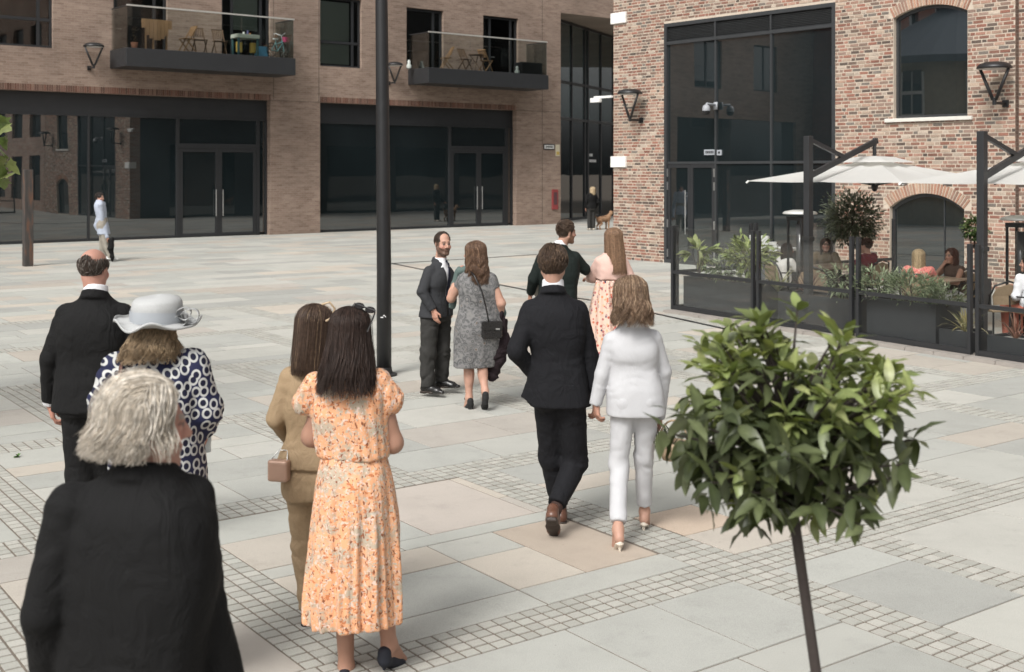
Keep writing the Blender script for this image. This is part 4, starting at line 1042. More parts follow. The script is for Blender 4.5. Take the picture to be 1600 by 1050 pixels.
# the woman in the white trouser suit
T = 7.7
p = Person('woman in a white trouser suit and cream mules with wavy light brown hair', at(985, 842, T)[:2], 1.66, 0, True, heel=.07, head=at(985, 462, T), hyaw=R(8), hpitch=R(-4))
p.px(pel=(992, 612, 0), neck=(988, 500, -.02), shl=(950, 522, -.02), shr=(1027, 518, 0), ell=(941, 584, .0), wrl=(931, 630, .02), elr=(1037, 580, .05), wrr=(1030, 650, .16),
     hpl=(975, 630, 0), hpr=(1009, 630, 0), knl=(967, 725, .02), anl=(966, 829, -.22), knr=(1006, 715, .10), anr=(1007, 800, .22))
p.head(); p.scalp((.13, .08, .05), -.10, 1.0)
p.locks(1700, (.155, .098, .062), 10, .0034, 'long', -.165, .045, .040, .024, .12, 40, flare=.16, back=-.03, seed=5, streak=(.3, (.29, .20, .13)), spread=.9, cvar=.35, n=3, tip=.02)
p.jacket(WHITEW, at(985, 648, T)[2], w=(.200, .188, .158, .168, .178), d=(.145, .138, .112, .125, .112), cuff=-.01, rs=(.062, .053, .043), shr=.046, wr=(.0045, .001))
p.trousers(WHITEW, hem={'l': .05, 'r': .055}, r=(.088, .064, .055), hips=(.172, .12), wr=(.007, .002))
p.hand('l', (.1, .05, -1), (.9, .3, 0), .8); p.hand('r', (.1, .3, -1), (-.8, .3, 0), .9)
for sd, pt, fw in (('l', .85, (-.12, 1, 0)), ('r', .5, (.22, 1, 0))):
    p.leg(sd, True, fw, pt, r=(.036, .034, .030), top=.02, calf=.5); p.heel_shoe(sd, CREAML, fw, pt, .075, mule=True)
p.done()

# the bearded man
T = 12.6
p = Person('bearded man in a charcoal jacket and navy tie standing with his hand at his pocket', at(680, 612, T)[:2], 1.75, R(-118), head=at(692, 381, T), hyaw=R(-150), hpitch=R(-2))
p.px(pel=(682, 482, .0), neck=(688, 405, .02), hpl=(689, 496, .08), hpr=(672, 496, -.08), knl=(691, 545, .07), anl=(690, 592, .10), knr=(669, 550, -.09), anr=(668, 600, -.08),
     shl=(698, 418, .17), shr=(668, 419, -.13), ell=(705, 455, .18), wrl=(702, 480, .10), elr=(660, 456, -.20), wrr=(677, 484, -.22))
p.head(beard=(.055, .032, .022), brow=(.06, .04, .03), hair_stub=(.06, .04, .028)); p.scalp((.05, .033, .024), None, .95, recede=.085)
p.locks(800, (.055, .036, .026), mode='short', rad=.0036, lenr=(.02, .035), lift=.006, hairline=-.03, bald=lambda v: v[1] > .015, seed=8, n=3)
p.jacket(CHAR, at(680, 494, T)[2], open_front=[(.36, .02, .30, .034, .25), (.2, .02, .30, .042, .25), (.0, 0.02, .30, .050, .25), (-.22, 0.02, .30, .032, .25), (-.5, 0, .30, .07, .25)], h=.0075, w=(.215, .2, .19, .21, .205))
f = SDF(); L_ = lambda t: p.J['pel'] * (1 - t) + p.J['neck'] * t
f.loft([(L_(0)[2] - .02, *L_(0)[:2], .165, .115), (L_(.4)[2], *L_(.4)[:2], .165, .112), (L_(.75)[2], *L_(.75)[:2], .18, .118), (L_(1.)[2] - .03, *L_(1.)[:2], .078, .075), (L_(1.)[2] + .02, *L_(1.)[:2], .064, .066)], p.yaw, 2.3)
p.wear('shirt', f, .0095, SHIRT, wrinkle(.003))
f = SDF(); fr = p.Rz @ V3(0, 1, 0); pts = [L_(t) + fr * d for t, d in ((.97, .075), (.90, .108), (.70, .128), (.4, .124), (.15, .122))]
f.chain(pts, [.020, .014, .022, .028, .030], .006, sq=(fr, .35)); p.wear('tie', f, .0075, cloth('navy_silk', (.012, .014, .028), .45))
p.trousers(CHTR, h=.0105, hem={'l': -.02, 'r': -.02}, r=(.10, .085, .074), hips=(.175, .125), wr=(.014, .005))
p.hand('r', (.25, -.1, -1), (.5, .6, .1), .5, h=.0062); p.hand('l', (.1, 0, -1), (-.5, .5, 0), .5, h=.0065)
p.shoe('l', SHOEB, fwd=(.95, -.25)); p.shoe('r', SHOEB, fwd=(.9, -.5)); p.done()

# the woman in the grey dress
def paisley():
    n = NT('grey_paisley_jersey'); v = n.vor(15.); w = n.vor(34.); d = n.noise(9, 4, dist=1.5)
    c = n.ramp(v.outputs['Distance'], [(.0, (.25, .17, .12)), (.16, (.16, .13, .11)), (.24, (.33, .33, .33)), (.34, (.10, .105, .11)), (.46, (.24, .24, .245)), (.60, (.085, .09, .095)), (.78, (.26, .26, .26))])
    c2 = n.ramp(w.outputs['Distance'], [(.0, (.34, .34, .34)), (.3, (.11, .115, .12)), (.6, (.25, .25, .255))]); n.col(n.mix(1., n.mix(n.ramp(d, [(.42, 0.), (.58, 1.)]), c, c2), (.72, .70, .68), 'MULTIPLY')); n.bump(n.noise(16, 3), .3, .02); return n.fin(.85, spec=.2)
T = 11.9
p = Person('woman in a fitted grey patterned dress with long wavy brown hair and a shoulder bag', at(745, 632, T)[:2], 1.64, R(12), True, heel=.06, head=at(741, 396, T), hyaw=R(68), hpitch=R(-3))
p.px(pel=(749, 508, 0), neck=(744, 418, 0), shl=(720, 431, .02), shr=(772, 430, 0), ell=(705, 466, .12), wrl=(714, 432, .22), elr=(783, 474, -.02), wrr=(775, 508, .14),
     hpl=(738, 516, 0), hpr=(759, 516, 0), knl=(732, 568, .03), anl=(733, 622, .0), knr=(752, 565, .02), anr=(758, 612, -.12))
p.head(brow=(.08, .05, .035)); p.scalp((.10, .06, .04), -.16, 1.)
p.locks(1100, (.115, .066, .042), 12, .0046, 'long', -.30, .06, .026, .022, .11, 48, flare=.12, seed=9, streak=(.25, (.19, .115, .07)), back=-.0, n=3)
p.arm('l', (.046, .041, .03)); p.arm('r', (.046, .042, .03)); p.hand('l', (.25, .2, 1), (.8, .3, -.2), .9, h=.0062, arm=False); p.hand('r', (-.3, .6, -.6), (-.5, .3, .5), .7, h=.0062, arm=False)
p.leg('l', True, (-.35, 1, 0), .55, r=(.075, .054, .033)); p.leg('r', True, (-.1, 1, 0), 1.0, r=(.075, .054, .033)); p.heel_shoe('l', BLKS, (-.35, 1, 0), .55, .07, True, .0075, True); p.heel_shoe('r', BLKS, (-.1, 1, 0), 1.0, .07, True, .0075, True)
f = SDF(); J = p.J; pe, ne = J['pel'], J['neck']
def sc(py, hw, d, cx): q = at(cx, py, T) - p.base; return (q[2], q[0], q[1], hw * T / FP, d)
f.loft([sc(573, 34, .125, 742), sc(545, 37, .135, 746), sc(508, 39, .145, 749), sc(475, 31, .115, 748), sc(450, 31, .12, 747), sc(432, 27, .09, 746), sc(420, 13, .06, 745)], p.yaw, 2.3, fold=lambda a, z: .004 * np.sin(a * 7 + 9 * z))
for sd in 'lr': f.cone(ne + V3(0, 0, -.06), J['sh' + sd], .05, .052, .04); f.cone(J['sh' + sd], J['sh' + sd] * .6 + J['el' + sd] * .4, .056, .058, .03, flat=True)
for g in (-1, 1): f.ell(pe + p.Rz @ V3(g * .075, -.06, -.03), (.085, .08, .10), .04)
p.wear('dress', f, .0095, paisley(), joint_wrinkle([pe + V3(0, -.1, .15)], .006, .2, .002))
f = SDF(); f.chain([at(a, b, T + c) - p.base for a, b, c in ((752, 424, .08), (735, 420, .13), (718, 424, .17), (712, 445, .2), (707, 478, .2))], [.035, .042, .04, .045, .038], .02); f.chain([at(a, b, T + c) - p.base for a, b, c in ((782, 470, .14), (786, 490, .14), (786, 496, .14))], [.03, .035, .02], .02)
p.wear('scarf', f, .010, cloth('sage_green_scarf', (.10, .135, .125), .9), wrinkle(.012, (22, 22, 8))); wgd = p.done()

# the man in the dark green jacket and the woman in pink further on
T = 12.9
p = Person('man in a dark green jacket turning his head to the woman in pink', at(872, 609, T)[:2], 1.83, R(-8), head=at(885, 363, T), hyaw=R(-62), hpitch=R(-4))
p.px(pel=(870, 478, 0), neck=(876, 385, 0), shl=(842, 398, 0), shr=(902, 396, .02), ell=(834, 436, .0), wrl=(829, 458, .12), elr=(913, 420, .10), wrr=(916, 424, .36), hpl=(858, 488, 0), hpr=(882, 488, 0), knl=(856, 545, .05), knr=(884, 545, .0), anl=(856, 598, .1), anr=(886, 596, -.1))
p.head(beard=(.16, .085, .05), brow=(.08, .05, .03), hair_stub=(.07, .045, .03)); p.scalp((.055, .036, .025), None, 1.)
p.locks(900, (.075, .048, .032), mode='fwd', rad=.004, n=3, lenr=(.03, .055), lift=.014, hairline=-.05, seed=12); p.jacket(GREENJ, at(870, 500, T)[2], h=.0115, w=(.225, .21, .2, .215, .21)); p.shirt_collar(SHIRT, .035); p.trousers(BLACKW, h=.013)
p.hand('l', (-.1, .2, -1), (.8, .3, 0), .8, h=.0065); p.hand('r', (.6, .6, .1), (0, -.3, -.8), .5, h=.007); p.shoe('l', SHOEB); p.shoe('r', SHOEB); p.done()
pm = MB(); Mx = Matrix.Translation(Vector(at(838, 452, T + .14))) @ Matrix.Rotation(R(-28), 4, 'Y') @ Matrix.Rotation(R(30), 4, 'X'); pm.box(-.05, .06, -.004, .004, -.09, .10, M=Mx); pm.build('paper_booklet', M('cream_paper', (.72, .70, .62), .8), label='cream folded order of service held by the man in green', cat='booklet')
def speckle(name, base, spots, scale=26.):
    n = NT(name); v = n.vor(scale); c = base; fac = n.ramp(v.outputs['Distance'], [(.30, 1.), (.40, 0.)]); sel = n.ramp(n.chan(v), [(i / len(spots), q) for i, q in enumerate(spots)], 'CONSTANT')
    c = n.mix(fac, base, sel); ring = n.ramp(n.vor(scale * .55, 'F1').outputs['Distance'], [(.28, 0.), (.31, 1.), (.36, 1.), (.39, 0.)]); c = n.mix(n.math('MULTIPLY', ring, .5), c, (.09, .05, .10)); n.col(c); n.bump(n.noise(16, 3), .3, .02); return n.fin(.85, spec=.2)
T = 13.1
p = Person('woman in a pale pink blouse and floral skirt with very long straight hair', at(948, 603, T)[:2], 1.68, R(16), True, heel=.05, head=at(957, 373, T), hyaw=R(52))
p.px(pel=(950, 478, 0), neck=(956, 394, 0), shl=(934, 404, .0), shr=(976, 403, 0), ell=(927, 432, .1), wrl=(920, 436, .3), elr=(984, 436, .05), wrr=(980, 465, .15), hpl=(941, 490, 0), hpr=(960, 490, 0), knl=(941, 545, 0), knr=(959, 545, 0), anl=(940, 594, 0), anr=(960, 594, 0))
p.head(); p.scalp((.20, .12, .075), -.3, 1., taper=1.1); p.locks(1000, (.22, .132, .08), 9, .0046, 'long', -.39, .03, .018, .004, .3, 42, flare=.16, seed=21, cvar=.25, back=-.03, n=3, spread=1.1)
PINKB = cloth('pale_pink_chiffon', (.62, .42, .36), .85, .06, .1); f = SDF(); J = p.J; q = lambda py, hw, d, cx: ((at(cx, py, T) - p.base)[2], *(at(cx, py, T) - p.base)[:2], hw * T / FP, d)
f.loft([q(436, 20, .12, 951), q(418, 22, .13, 954), q(404, 21, .10, 955), q(393, 10, .06, 956)], p.yaw, 2.3)
for sd in 'lr': f.cone(J['sh' + sd], J['el' + sd], .062, .070, .03); f.cone(J['el' + sd], J['wr' + sd], .07, .04, .03)
p.wear('blouse', f, .011, PINKB, wrinkle(.006, (16, 16, 9)))
f = SDF(); f.loft([q(598, 39, .25, 946), q(540, 34, .21, 948), q(478, 27, .16, 950), q(437, 19, .115, 951)], p.yaw, 2.1, fold=lambda a, z: .014 * np.sin(a * 11 + 4 * z)); p.wear('skirt', f, .012, speckle('pink_floral_cotton', (.66, .47, .38), [(.42, .09, .07), (.05, .045, .09), (.58, .25, .12), (.35, .12, .12), (.60, .40, .25), (.5, .16, .10)]))
p.hand('l', (-.3, .8, 0), (0, 0, -1), .6, h=.007); p.leg('l', True, None, .4); p.leg('r', True, None, .4); p.heel_shoe('l', CREAML, None, .4, .05); p.heel_shoe('r', CREAML, None, .4, .05); p.done()

# the woman in the orange floral dress
def floral():
    n = NT('orange_floral_chiffon'); wv = n.mapping((1, 1, .8)); wob = n.mix(.04, n.obj(), n.n('ShaderNodeTexNoise').outputs['Color'], 'ADD')
    g = n.noise(3.2, 3); base = n.mix(g, (.68, .30, .145), (.70, .40, .235))
    big = n.ramp(n.noise(10.0, 5, rough=.65), [(.51, 0.), (.60, 1.)]); c = n.mix(n.math('MULTIPLY', big, .75), base, (.34, .35, .29))
    f1 = n.ramp(n.noise(58, 2, dist=.8), [(.575, 0.), (.61, 1.)]); c = n.mix(n.math('MULTIPLY', f1, .9), c, (.64, .50, .43))
    f4 = n.ramp(n.noise(50, 2, n.mapping(loc=(5, 2, 7)), dist=1.2), [(.60, 0.), (.635, 1.)]); c = n.mix(n.math('MULTIPLY', f4, .8), c, (.40, .40, .33))
    f2 = n.ramp(n.noise(80, 1, n.mapping((1, 1, .6), (0, R(38), R(20)), (9, 1, 3)), dist=.5), [(.635, 0.), (.665, 1.)]); c = n.mix(f2, c, (.22, .075, .035))
    f3 = n.ramp(n.noise(70, 1, n.mapping((.6, 1, 1), (0, R(30), R(-20)), (1, 8, 3)), dist=.5), [(.63, 0.), (.66, 1.)]); c = n.mix(n.math('MULTIPLY', f3, .85), c, (.45, .14, .05))
    n.col(c); n.bump(n.noise(13, 4, n.mapping((1.6, 1.6, .25)), .6), .45, .03); n.p.inputs['Transmission Weight'].default_value = 0; return n.fin(.8, spec=.25, sheen=.1)
T = 5.65
p = Person('woman in a long orange floral dress with puff sleeves and sunglasses in her dark hair', at(560, 1046, T)[:2], 1.70, R(-14), True, skin='tan', heel=.055, head=at(548, 520, T), hyaw=R(-8), hpitch=R(-3))
p.px(pel=(553, 745, 0), neck=(548, 568, -.01), shl=(500, 598, 0), shr=(598, 592, 0), ell=(487, 682, .04), wrl=(520, 690, .26), elr=(614, 692, .02), wrr=(590, 690, .26), hpl=(532, 770, 0), hpr=(575, 770, 0), knl=(537, 905, .03), anl=(541, 1043, .05), knr=(595, 890, .0), anr=(608, 1008, .04))
p.head(); p.scalp((.028, .016, .012), -.17, 1.03, taper=1.15)
p.locks(2000, (.034, .020, .015), 9, .0034, 'long', -.255, .055, .024, .010, .2, 42, flare=.2, seed=31, cvar=.45, back=-.035, spread=1.08, n=3, tip=.02)
FL = floral(); J = p.J; f = SDF(); q = lambda py, hw, d, cx: ((at(cx, py, T) - p.base)[2], *(at(cx, py, T) - p.base)[:2], hw * T / FP, d)
f.loft([q(712, 57, .130, 552), q(690, 59, .128, 550), q(640, 60, .135, 547), q(605, 57, .105, 547), q(585, 42, .08, 547), q(572, 22, .06, 547)], p.yaw, 2.4, fold=lambda a, z: .003 * np.sin(a * 23 + 12 * z))
for sd in 'lr': f.cone(J['neck'] + V3(0, 0, -.06), J['sh' + sd], .045, .05, .04)
def puff(f, s): pass
for sd, a, b in (('l', (492, 598), (477, 628)), ('r', (592, 596), (604, 624))):
    A, B = at(*a, T) - p.base, at(*b, T + .01) - p.base; f.cone(A, B, .054 if sd == 'l' else .062, .066 if sd == 'l' else .080, .022); 
    ax = unit(B - A); f.plane(B + ax * .055, ax, 'n')
f.ops = [o for o in f.ops if o[0] != 'n']
def pw(P):
    g = np.zeros(len(P))
    for c in (at(474, 620, T) - p.base, at(605, 615, T) - p.base): g = np.maximum(g, np.exp(-((P - c) ** 2).sum(-1) / .11 ** 2))
    return g * .013 * (.5 - 1.4 * np.abs(vnoise(P + .03 * vnoise(P, 9.)[..., None], (34, 34, 9)))) + .0028 * vnoise(P, (24, 24, 12)) + .007 * np.exp(-((P[..., 2] - (at(0, 700, T)[2])) / .05) ** 2) * vnoise(P, (40, 40, 5))
p.wear('bodice', f, .0088, FL, pw)
f = SDF(); f.loft([q(968, 74, .20, 552), q(940, 74, .20, 551), q(880, 72, .19, 553), q(800, 67, .175, 555), q(740, 59, .15, 554), q(706, 51, .118, 552)], p.yaw, 2.1, fold=lambda a, z: np.clip((1.02 - z) / .5, .12, 1) * (.011 * np.sin(a * 9 + 1.5 * np.sin(3 * z)) + .007 * np.sin(a * 17 + 2.) + .006 * np.sin(a * 29 + 5 * z)))
p.wear('skirt', f, .0088, FL, lambda P: .004 * vnoise(P, (26, 26, 5)) + .008 * vnoise(P, (9, 9, 3.)) + .004 * vnoise(P, (40, 40, 6)) * np.clip((P[..., 2] - .8) * 4, 0, 1))
for sd in 'lr': p.arm(sd, (.052, .045, .032)); p.hand(sd, (.3 if sd == 'l' else -.3, 1, 0), (.6 if sd == 'l' else -.6, 0, -.6), .8, arm=False)
p.leg('l', True, (.05, 1, 0), .3, r=(.07, .056, .036)); p.leg('r', True, (.45, 1, 0), .45, r=(.07, .056, .036)); p.heel_shoe('l', NAVYS, (.05, 1, 0), .3, .05); p.heel_shoe('r', NAVYS, (.45, 1, 0), .45, .05)
p.done()
m2 = MB(); hd = at(556, 482, T + .02)
for g in (-1, 1): m2.lathe([(.001, .004), (.024, .002), (.025, -.002), (.001, -.004)], 14, (g * .028, 0, 0))
m2.tube([(-.055, -.005, .0), (-.058, -.06, -.03)], .003, 5); m2.tube([(.055, -.005, 0), (.062, -.05, -.02), (.065, -.10, -.05)], .004, 5); m2.tube([(-.055, 0, .004), (.055, 0, .004)], .004, 5)
go = m2.build('sunglasses', M('black_acetate', (.012, .010, .010), .2), loc=tuple(at(570, 481, T - .03)), label='dark sunglasses pushed up on the hair of the woman in orange', cat='sunglasses'); go.rotation_euler = (R(25), R(18), R(-12))

# the woman in the tan suit
T = 6.3
p = Person('woman in a tan trouser suit with straight dark hair beside the orange dress', at(492, 975, T)[:2], 1.64, R(-8), True, heel=.06, head=at(495, 511, T), hyaw=R(-38), hpitch=R(-4))
p.px(pel=(490, 740, 0), neck=(497, 556, 0), shl=(447, 578, 0), shr=(540, 575, .0), ell=(431, 654, .0), wrl=(458, 690, .22), elr=(548, 660, .05), wrr=(535, 690, .25), hpl=(472, 755, 0), hpr=(508, 755, 0), knl=(474, 850, .03), anl=(483, 958, -.02), knr=(508, 850, .1), anr=(512, 935, .25))
p.head(); p.scalp((.045, .028, .02), -.2, 1.0); p.locks(1500, (.072, .045, .031), 9, .0035, 'long', -.25, .02, .016, .003, .3, 44, flare=.05, seed=41, streak=(.07, (.22, .15, .09)), back=-.01, n=3)
p.jacket(TAN, at(490, 728, T)[2], w=(.215, .195, .165, .185, .19), d=(.15, .14, .115, .13, .112), cuff=.01, rs=(.068, .056, .046), shr=.05); p.trousers(TAN, hem={'l': .02, 'r': .02}, r=(.090, .064, .055), hips=(.175, .125), wr=(.010, .002)); p.hand('l', (.3, 1, -.2), (.3, 0, -1), .7); p.hand('r', (-.3, 1, -.2), (-.3, 0, -1), .7)
for sd in 'lr': p.leg(sd, True, (.05, 1, 0), .6, r=(.036, .034, .030), top=.02, calf=.5); p.heel_shoe(sd, SHOEB, (.05, 1, 0), .6, .075)
p.done()
f = SDF(); f.chain([V3(0, 0, .03), V3(.0, .04, .045), V3(0, .05, .02)], [.012] * 3, .01); 
m2 = MB(); m2.tube([at(515 + dx, 486 + dy, T - .085 + dz) - at(500, 486, T) for dx, dy, dz in ((-12, -10, .0), (0, -14, 0), (8, -4, 0.02), (4, 10, .02), (-6, 16, .0))], .006, 6); m2.build('hair_clip', M('pale_blonde_tortoiseshell', (.45, .34, .22), .4), loc=tuple(at(500, 486, T)), label='pale curved hair clip on the head of the woman in tan', cat='hair clip', smooth=True)

# the balding man
T = 7.3
p = Person('balding man in a black suit walking away beside the woman in the hat', at(148, 873, T)[:2], 1.85, R(-4), skin='pink', head=at(147, 421, T), hyaw=R(-10), hpitch=R(-8), hs=1.02)
p.px(pel=(140, 610, 0), neck=(150, 457, -.02), shl=(97, 480, 0), shr=(199, 480, 0), ell=(79, 560, -.02), wrl=(78, 630, .08), elr=(214, 560, 0), wrr=(212, 630, .1), hpl=(122, 632, 0), hpr=(158, 632, 0), knl=(125, 740, .02), anl=(126, 845, -.1), knr=(158, 735, .1), anr=(160, 835, .25))
p.head(hair_stub=None); BLD = lambda v: v[2] > .052 + .3 * max(0, abs(v[0]) - .03) and v[1] > -.098
p.locks(1500, (.062, .045, .035), mode='short', rad=.0028, n=3, lenr=(.03, .05), lift=.008, hairline=-.075, bald=BLD, seed=51, cvar=.5, streak=(.15, (.22, .2, .18)))
p.jacket(BLACKW, at(140, 641, T)[2], w=(.205, .20, .195, .212, .212), cuff=.02); p.shirt_collar(SHIRT, .022); p.trousers(BLACKW, r=(.098, .078, .065), hips=(.18, .125))
f = SDF(); e, w = p.J['ell'], p.J['wrl']; d = unit(w - e); f.cone(w - d * .05, w + d * .004, .044, .042, .01, flat=True); p.wear('shirt_cuff', f, .008, SHIRT)
p.hand('l', (.16, .12, -1), (.9, .4, .1), .75, sc=1.08); p.hand('r', (0, .1, -1), (-.9, .3, 0), .7); p.shoe('l', SHOEB); p.shoe('r', SHOEB); p.done()

# the woman in the hat
def rings():
    n = NT('navy_ring_print'); sx = n.n('ShaderNodeSeparateXYZ'); n.l(n.obj(), sx.inputs[0]); cx = n.n('ShaderNodeCombineXYZ'); n.l(n.math('ADD', sx.outputs[0], n.math('MULTIPLY', sx.outputs[1], .6)), cx.inputs[0]); n.l(sx.outputs[2], cx.inputs[1]); v = n.vor(20., vec=cx.outputs[0], rnd=.6); v.voronoi_dimensions = '2D'; c = n.ramp(v.outputs['Distance'], [(.0, (.013, .014, .036)), (.27, (.013, .014, .036)), (.31, (.57, .57, .55)), (.47, (.57, .57, .55)), (.51, (.022, .025, .068)), (1, (.016, .018, .05))]); g = n.noise(5, 2); c = n.mix(n.math('MULTIPLY', g, .35), c, (.03, .03, .05), 'MULTIPLY'); n.col(c); n.bump(n.noise(14, 3), .4, .03); return n.fin(.75, spec=.25)
T = 5.4
p = Person('woman in a navy and white ring print coat and a pale grey wide brimmed hat', at(240, 1085, T)[:2], 1.66, R(-6), True, skin='pink', heel=.03, head=at(243, 520, T), hyaw=R(-8), hpitch=R(-2))
p.px(pel=(245, 740, 0), neck=(243, 556, 0), shl=(174, 566, 0), shr=(312, 560, 0), ell=(165, 628, -.02), wrl=(196, 612, .26), elr=(322, 640, .02), wrr=(320, 672, .10), hpl=(225, 770, 0), hpr=(265, 770, 0), knl=(225, 900, 0), knr=(265, 900, 0), anl=(225, 1050, 0), anr=(265, 1050, 0))
p.head(); p.scalp((.26, .19, .12), -.07, 1.0); p.locks(1300, (.31, .225, .14), 9, .0036, 'long', -.105, .03, .008, .020, .09, 40, flare=.42, seed=61, cvar=.4, back=-.03, n=3, tip=.02)
RG = rings(); J = p.J; f = SDF(); q = lambda py, hw, d, cx: ((at(cx, py, T) - p.base)[2], *(at(cx, py, T) - p.base)[:2], hw * T / FP, d)
f.loft([q(900, 78, .19, 248), q(740, 74, .18, 247), q(650, 69, .16, 245), q(590, 68, .15, 244), q(564, 60, .11, 243), q(548, 36, .08, 243), q(538, 20, .06, 243)], p.yaw, 2.4)
for sd in 'lr': f.cone(J['neck'] + V3(0, 0, -.05), J['sh' + sd], .05, .072, .04); f.cone(J['sh' + sd], J['el' + sd], .078, .075, .03); f.cone(J['el' + sd], J['wr' + sd], .074, .056, .03, flat=True)
p.wear('coat', f, .0095, RG, joint_wrinkle([J['ell'], J['elr'], J['shl'], J['shr']], .009, .12, .004)); p.hand('r', (-.12, .15, -1), (-.9, .3, 0), .65); p.hand('l', (.4, .8, .3), (.3, -.5, -.5), .8)
for sd in 'lr': p.leg(sd); p.heel_shoe(sd, NAVYS, None, .3, .03)
o = np.array(p.J['wrr']); m2 = MB()
for k in range(2): m2.tube([o + V3(.031 * math.cos(t), .031 * math.sin(t), -.006 - .012 * k + .004 * math.sin(3 * t)) for t in np.linspace(0, 6.283, 15)], .0045, 5, cap=False)
p.item('bracelet', m2, M('pearl_beads', (.75, .68, .58), .3)); p.done()
HATM = NT('pale_grey_sinamay'); _t = HATM.noise(260, 2); HATM.col(HATM.mix(_t, (.36, .365, .365), (.52, .525, .52))); HATM.bump(_t, .4, .003); HATM.p.inputs['Alpha'].default_value = .90; HATM = HATM.fin(.65, spec=.3)
ho = at(245, 502, T - .022); hat = empty('hat', tuple(ho), R(5), label='pale grey sinamay hat with wavy brim and looped ribbon', cat='hat'); hat.rotation_euler = (R(4), R(2), R(5))
m2 = MB(); m2.lathe([(.100, -.012), (.113, .006), (.112, .060), (.108, .088), (.097, .104), (.06, .114), (.02, .117), (.001, .117)], 40, wob=lambda r, z, t: (r * (1 + .012 * math.sin(2 * t) + .006 * math.sin(9 * t + 20 * z)), z + .006 * math.cos(t))); m2.build('crown', HATM, hat, smooth=True)
wv = lambda r, z, t: (r * (1 + .03 * math.sin(3 * t + .6)), z + (max(0, r - .10) / .09) * (.009 * math.sin(4 * t + 1) + .008 * math.sin(7 * t)) + (.020 if r > .172 else 0) * (.5 + .5 * math.sin(5 * t + 2)) * .8)
m2 = MB(); m2.lathe([(.108, .004), (.130, .000), (.155, -.006), (.180, -.010), (.192, -.006), (.190, .004)], 72, wob=wv); bo = m2.build('brim', HATM, hat, smooth=True); sm = bo.modifiers.new('thickness', 'SOLIDIFY'); sm.thickness = .003
m2 = MB(); m2.lathe([(.1155, .004), (.1175, .03), (.1155, .056)], 40, wob=lambda r, z, t: (r * (1 + .012 * math.sin(2 * t)) + .0015 * math.sin(40 * z * 6), z + .003 * math.sin(3 * t))); m2.build('band', M('silver_grey_ribbon', (.34, .36, .385), .5), hat, smooth=True)
for k, (cx, cz, r_) in enumerate(((.128, .050, .030), (.155, .038, .036), (.115, .02, .026))):
    m2 = MB(); pts = [(cx + r_ * math.cos(t), -.06 + .01 * k + .018 * math.sin(2 * t), cz + r_ * .85 * math.sin(t)) for t in np.linspace(0, 6.283, 22)]
    n0 = len(pts); vs = [(x, y - .016, z) for x, y, z in pts] + [(x, y + .016, z) for x, y, z in pts]; m2.add(vs, [(i, i + 1, n0 + i + 1, n0 + i) for i in range(n0 - 1)]); lo_ = m2.build('loop', HATM, hat, smooth=True); sm = lo_.modifiers.new('thickness', 'SOLIDIFY'); sm.thickness = .002
f = SDF(); f.box((0, 0, 0), (.055, .012, .042), .010); V, F = f.mesh(.007, lambda P: .004 * vnoise(P, 40.)); link('clutch_bag', mesh_np('clutch_bag', V, F, True), M('pale_blue_satin', (.56, .62, .62), .45), None, tuple(at(312, 695, T + .10)), R(30), label='small pale blue clutch in the hand of the woman in the hat', cat='bag')
m2 = MB(); m2.tube([at(a, b, T + c) for a, b, c in ((205, 560, .02), (194, 556, -.06), (189, 572, -.115), (186, 600, -.150), (186, 640, -.175), (190, 720, -.19))], .012, 8, flat=.4); m2.build('bag_strap', M('brown_strap_leather', (.10, .045, .03), .45), label='brown leather bag strap over the ring print coat', cat='strap', smooth=True)

# the grey-haired person in front
T = 3.32
p = Person('person with swept back grey blond hair in a black jacket close to the camera', at(205, 1601, T)[:2], 1.78, R(-14), skin='pink', head=at(230, 664, T), hyaw=R(-60), hpitch=R(-4), hs=1.04)
p.px(pel=(195, 1160, .0), neck=(225, 726, -.02), shl=(88, 768, -.05), shr=(312, 752, .03), ell=(72, 955, -.06), wrl=(85, 1110, .10), elr=(318, 945, .02), wrr=(360, 1085, .10), hpl=(150, 1150, 0), hpr=(240, 1150, 0), knl=(150, 1370, .05), knr=(245, 1370, 0), anl=(150, 1550, .1), anr=(245, 1550, -.1))
p.head(brow=(.3, .26, .22), old=1.); p.scalp((.36, .31, .25), -.06, 1.05, vol=.008)
p.locks(3600, (.44, .385, .315), 9, .0024, 'long', -.050, .03, .028, .014, .10, 58, flare=.04, seed=71, cvar=.4, back=-.0, streak=(.4, (.58, .53, .46)), n=3, sweep=.8, tip=.022)
p.jacket(BLACKW, at(195, 1250, T)[2], w=(.215, .21, .205, .225, .215), h=.0095, rs=(.068, .062, .052), shr=.052); p.trousers(BLACKW)
p.hand('l', (0, .2, -1), (.9, .3, 0), .6); p.hand('r', (.1, .2, -1), (-.9, .3, 0), .6); p.shoe('l', SHOEB); p.shoe('r', SHOEB); p.done()
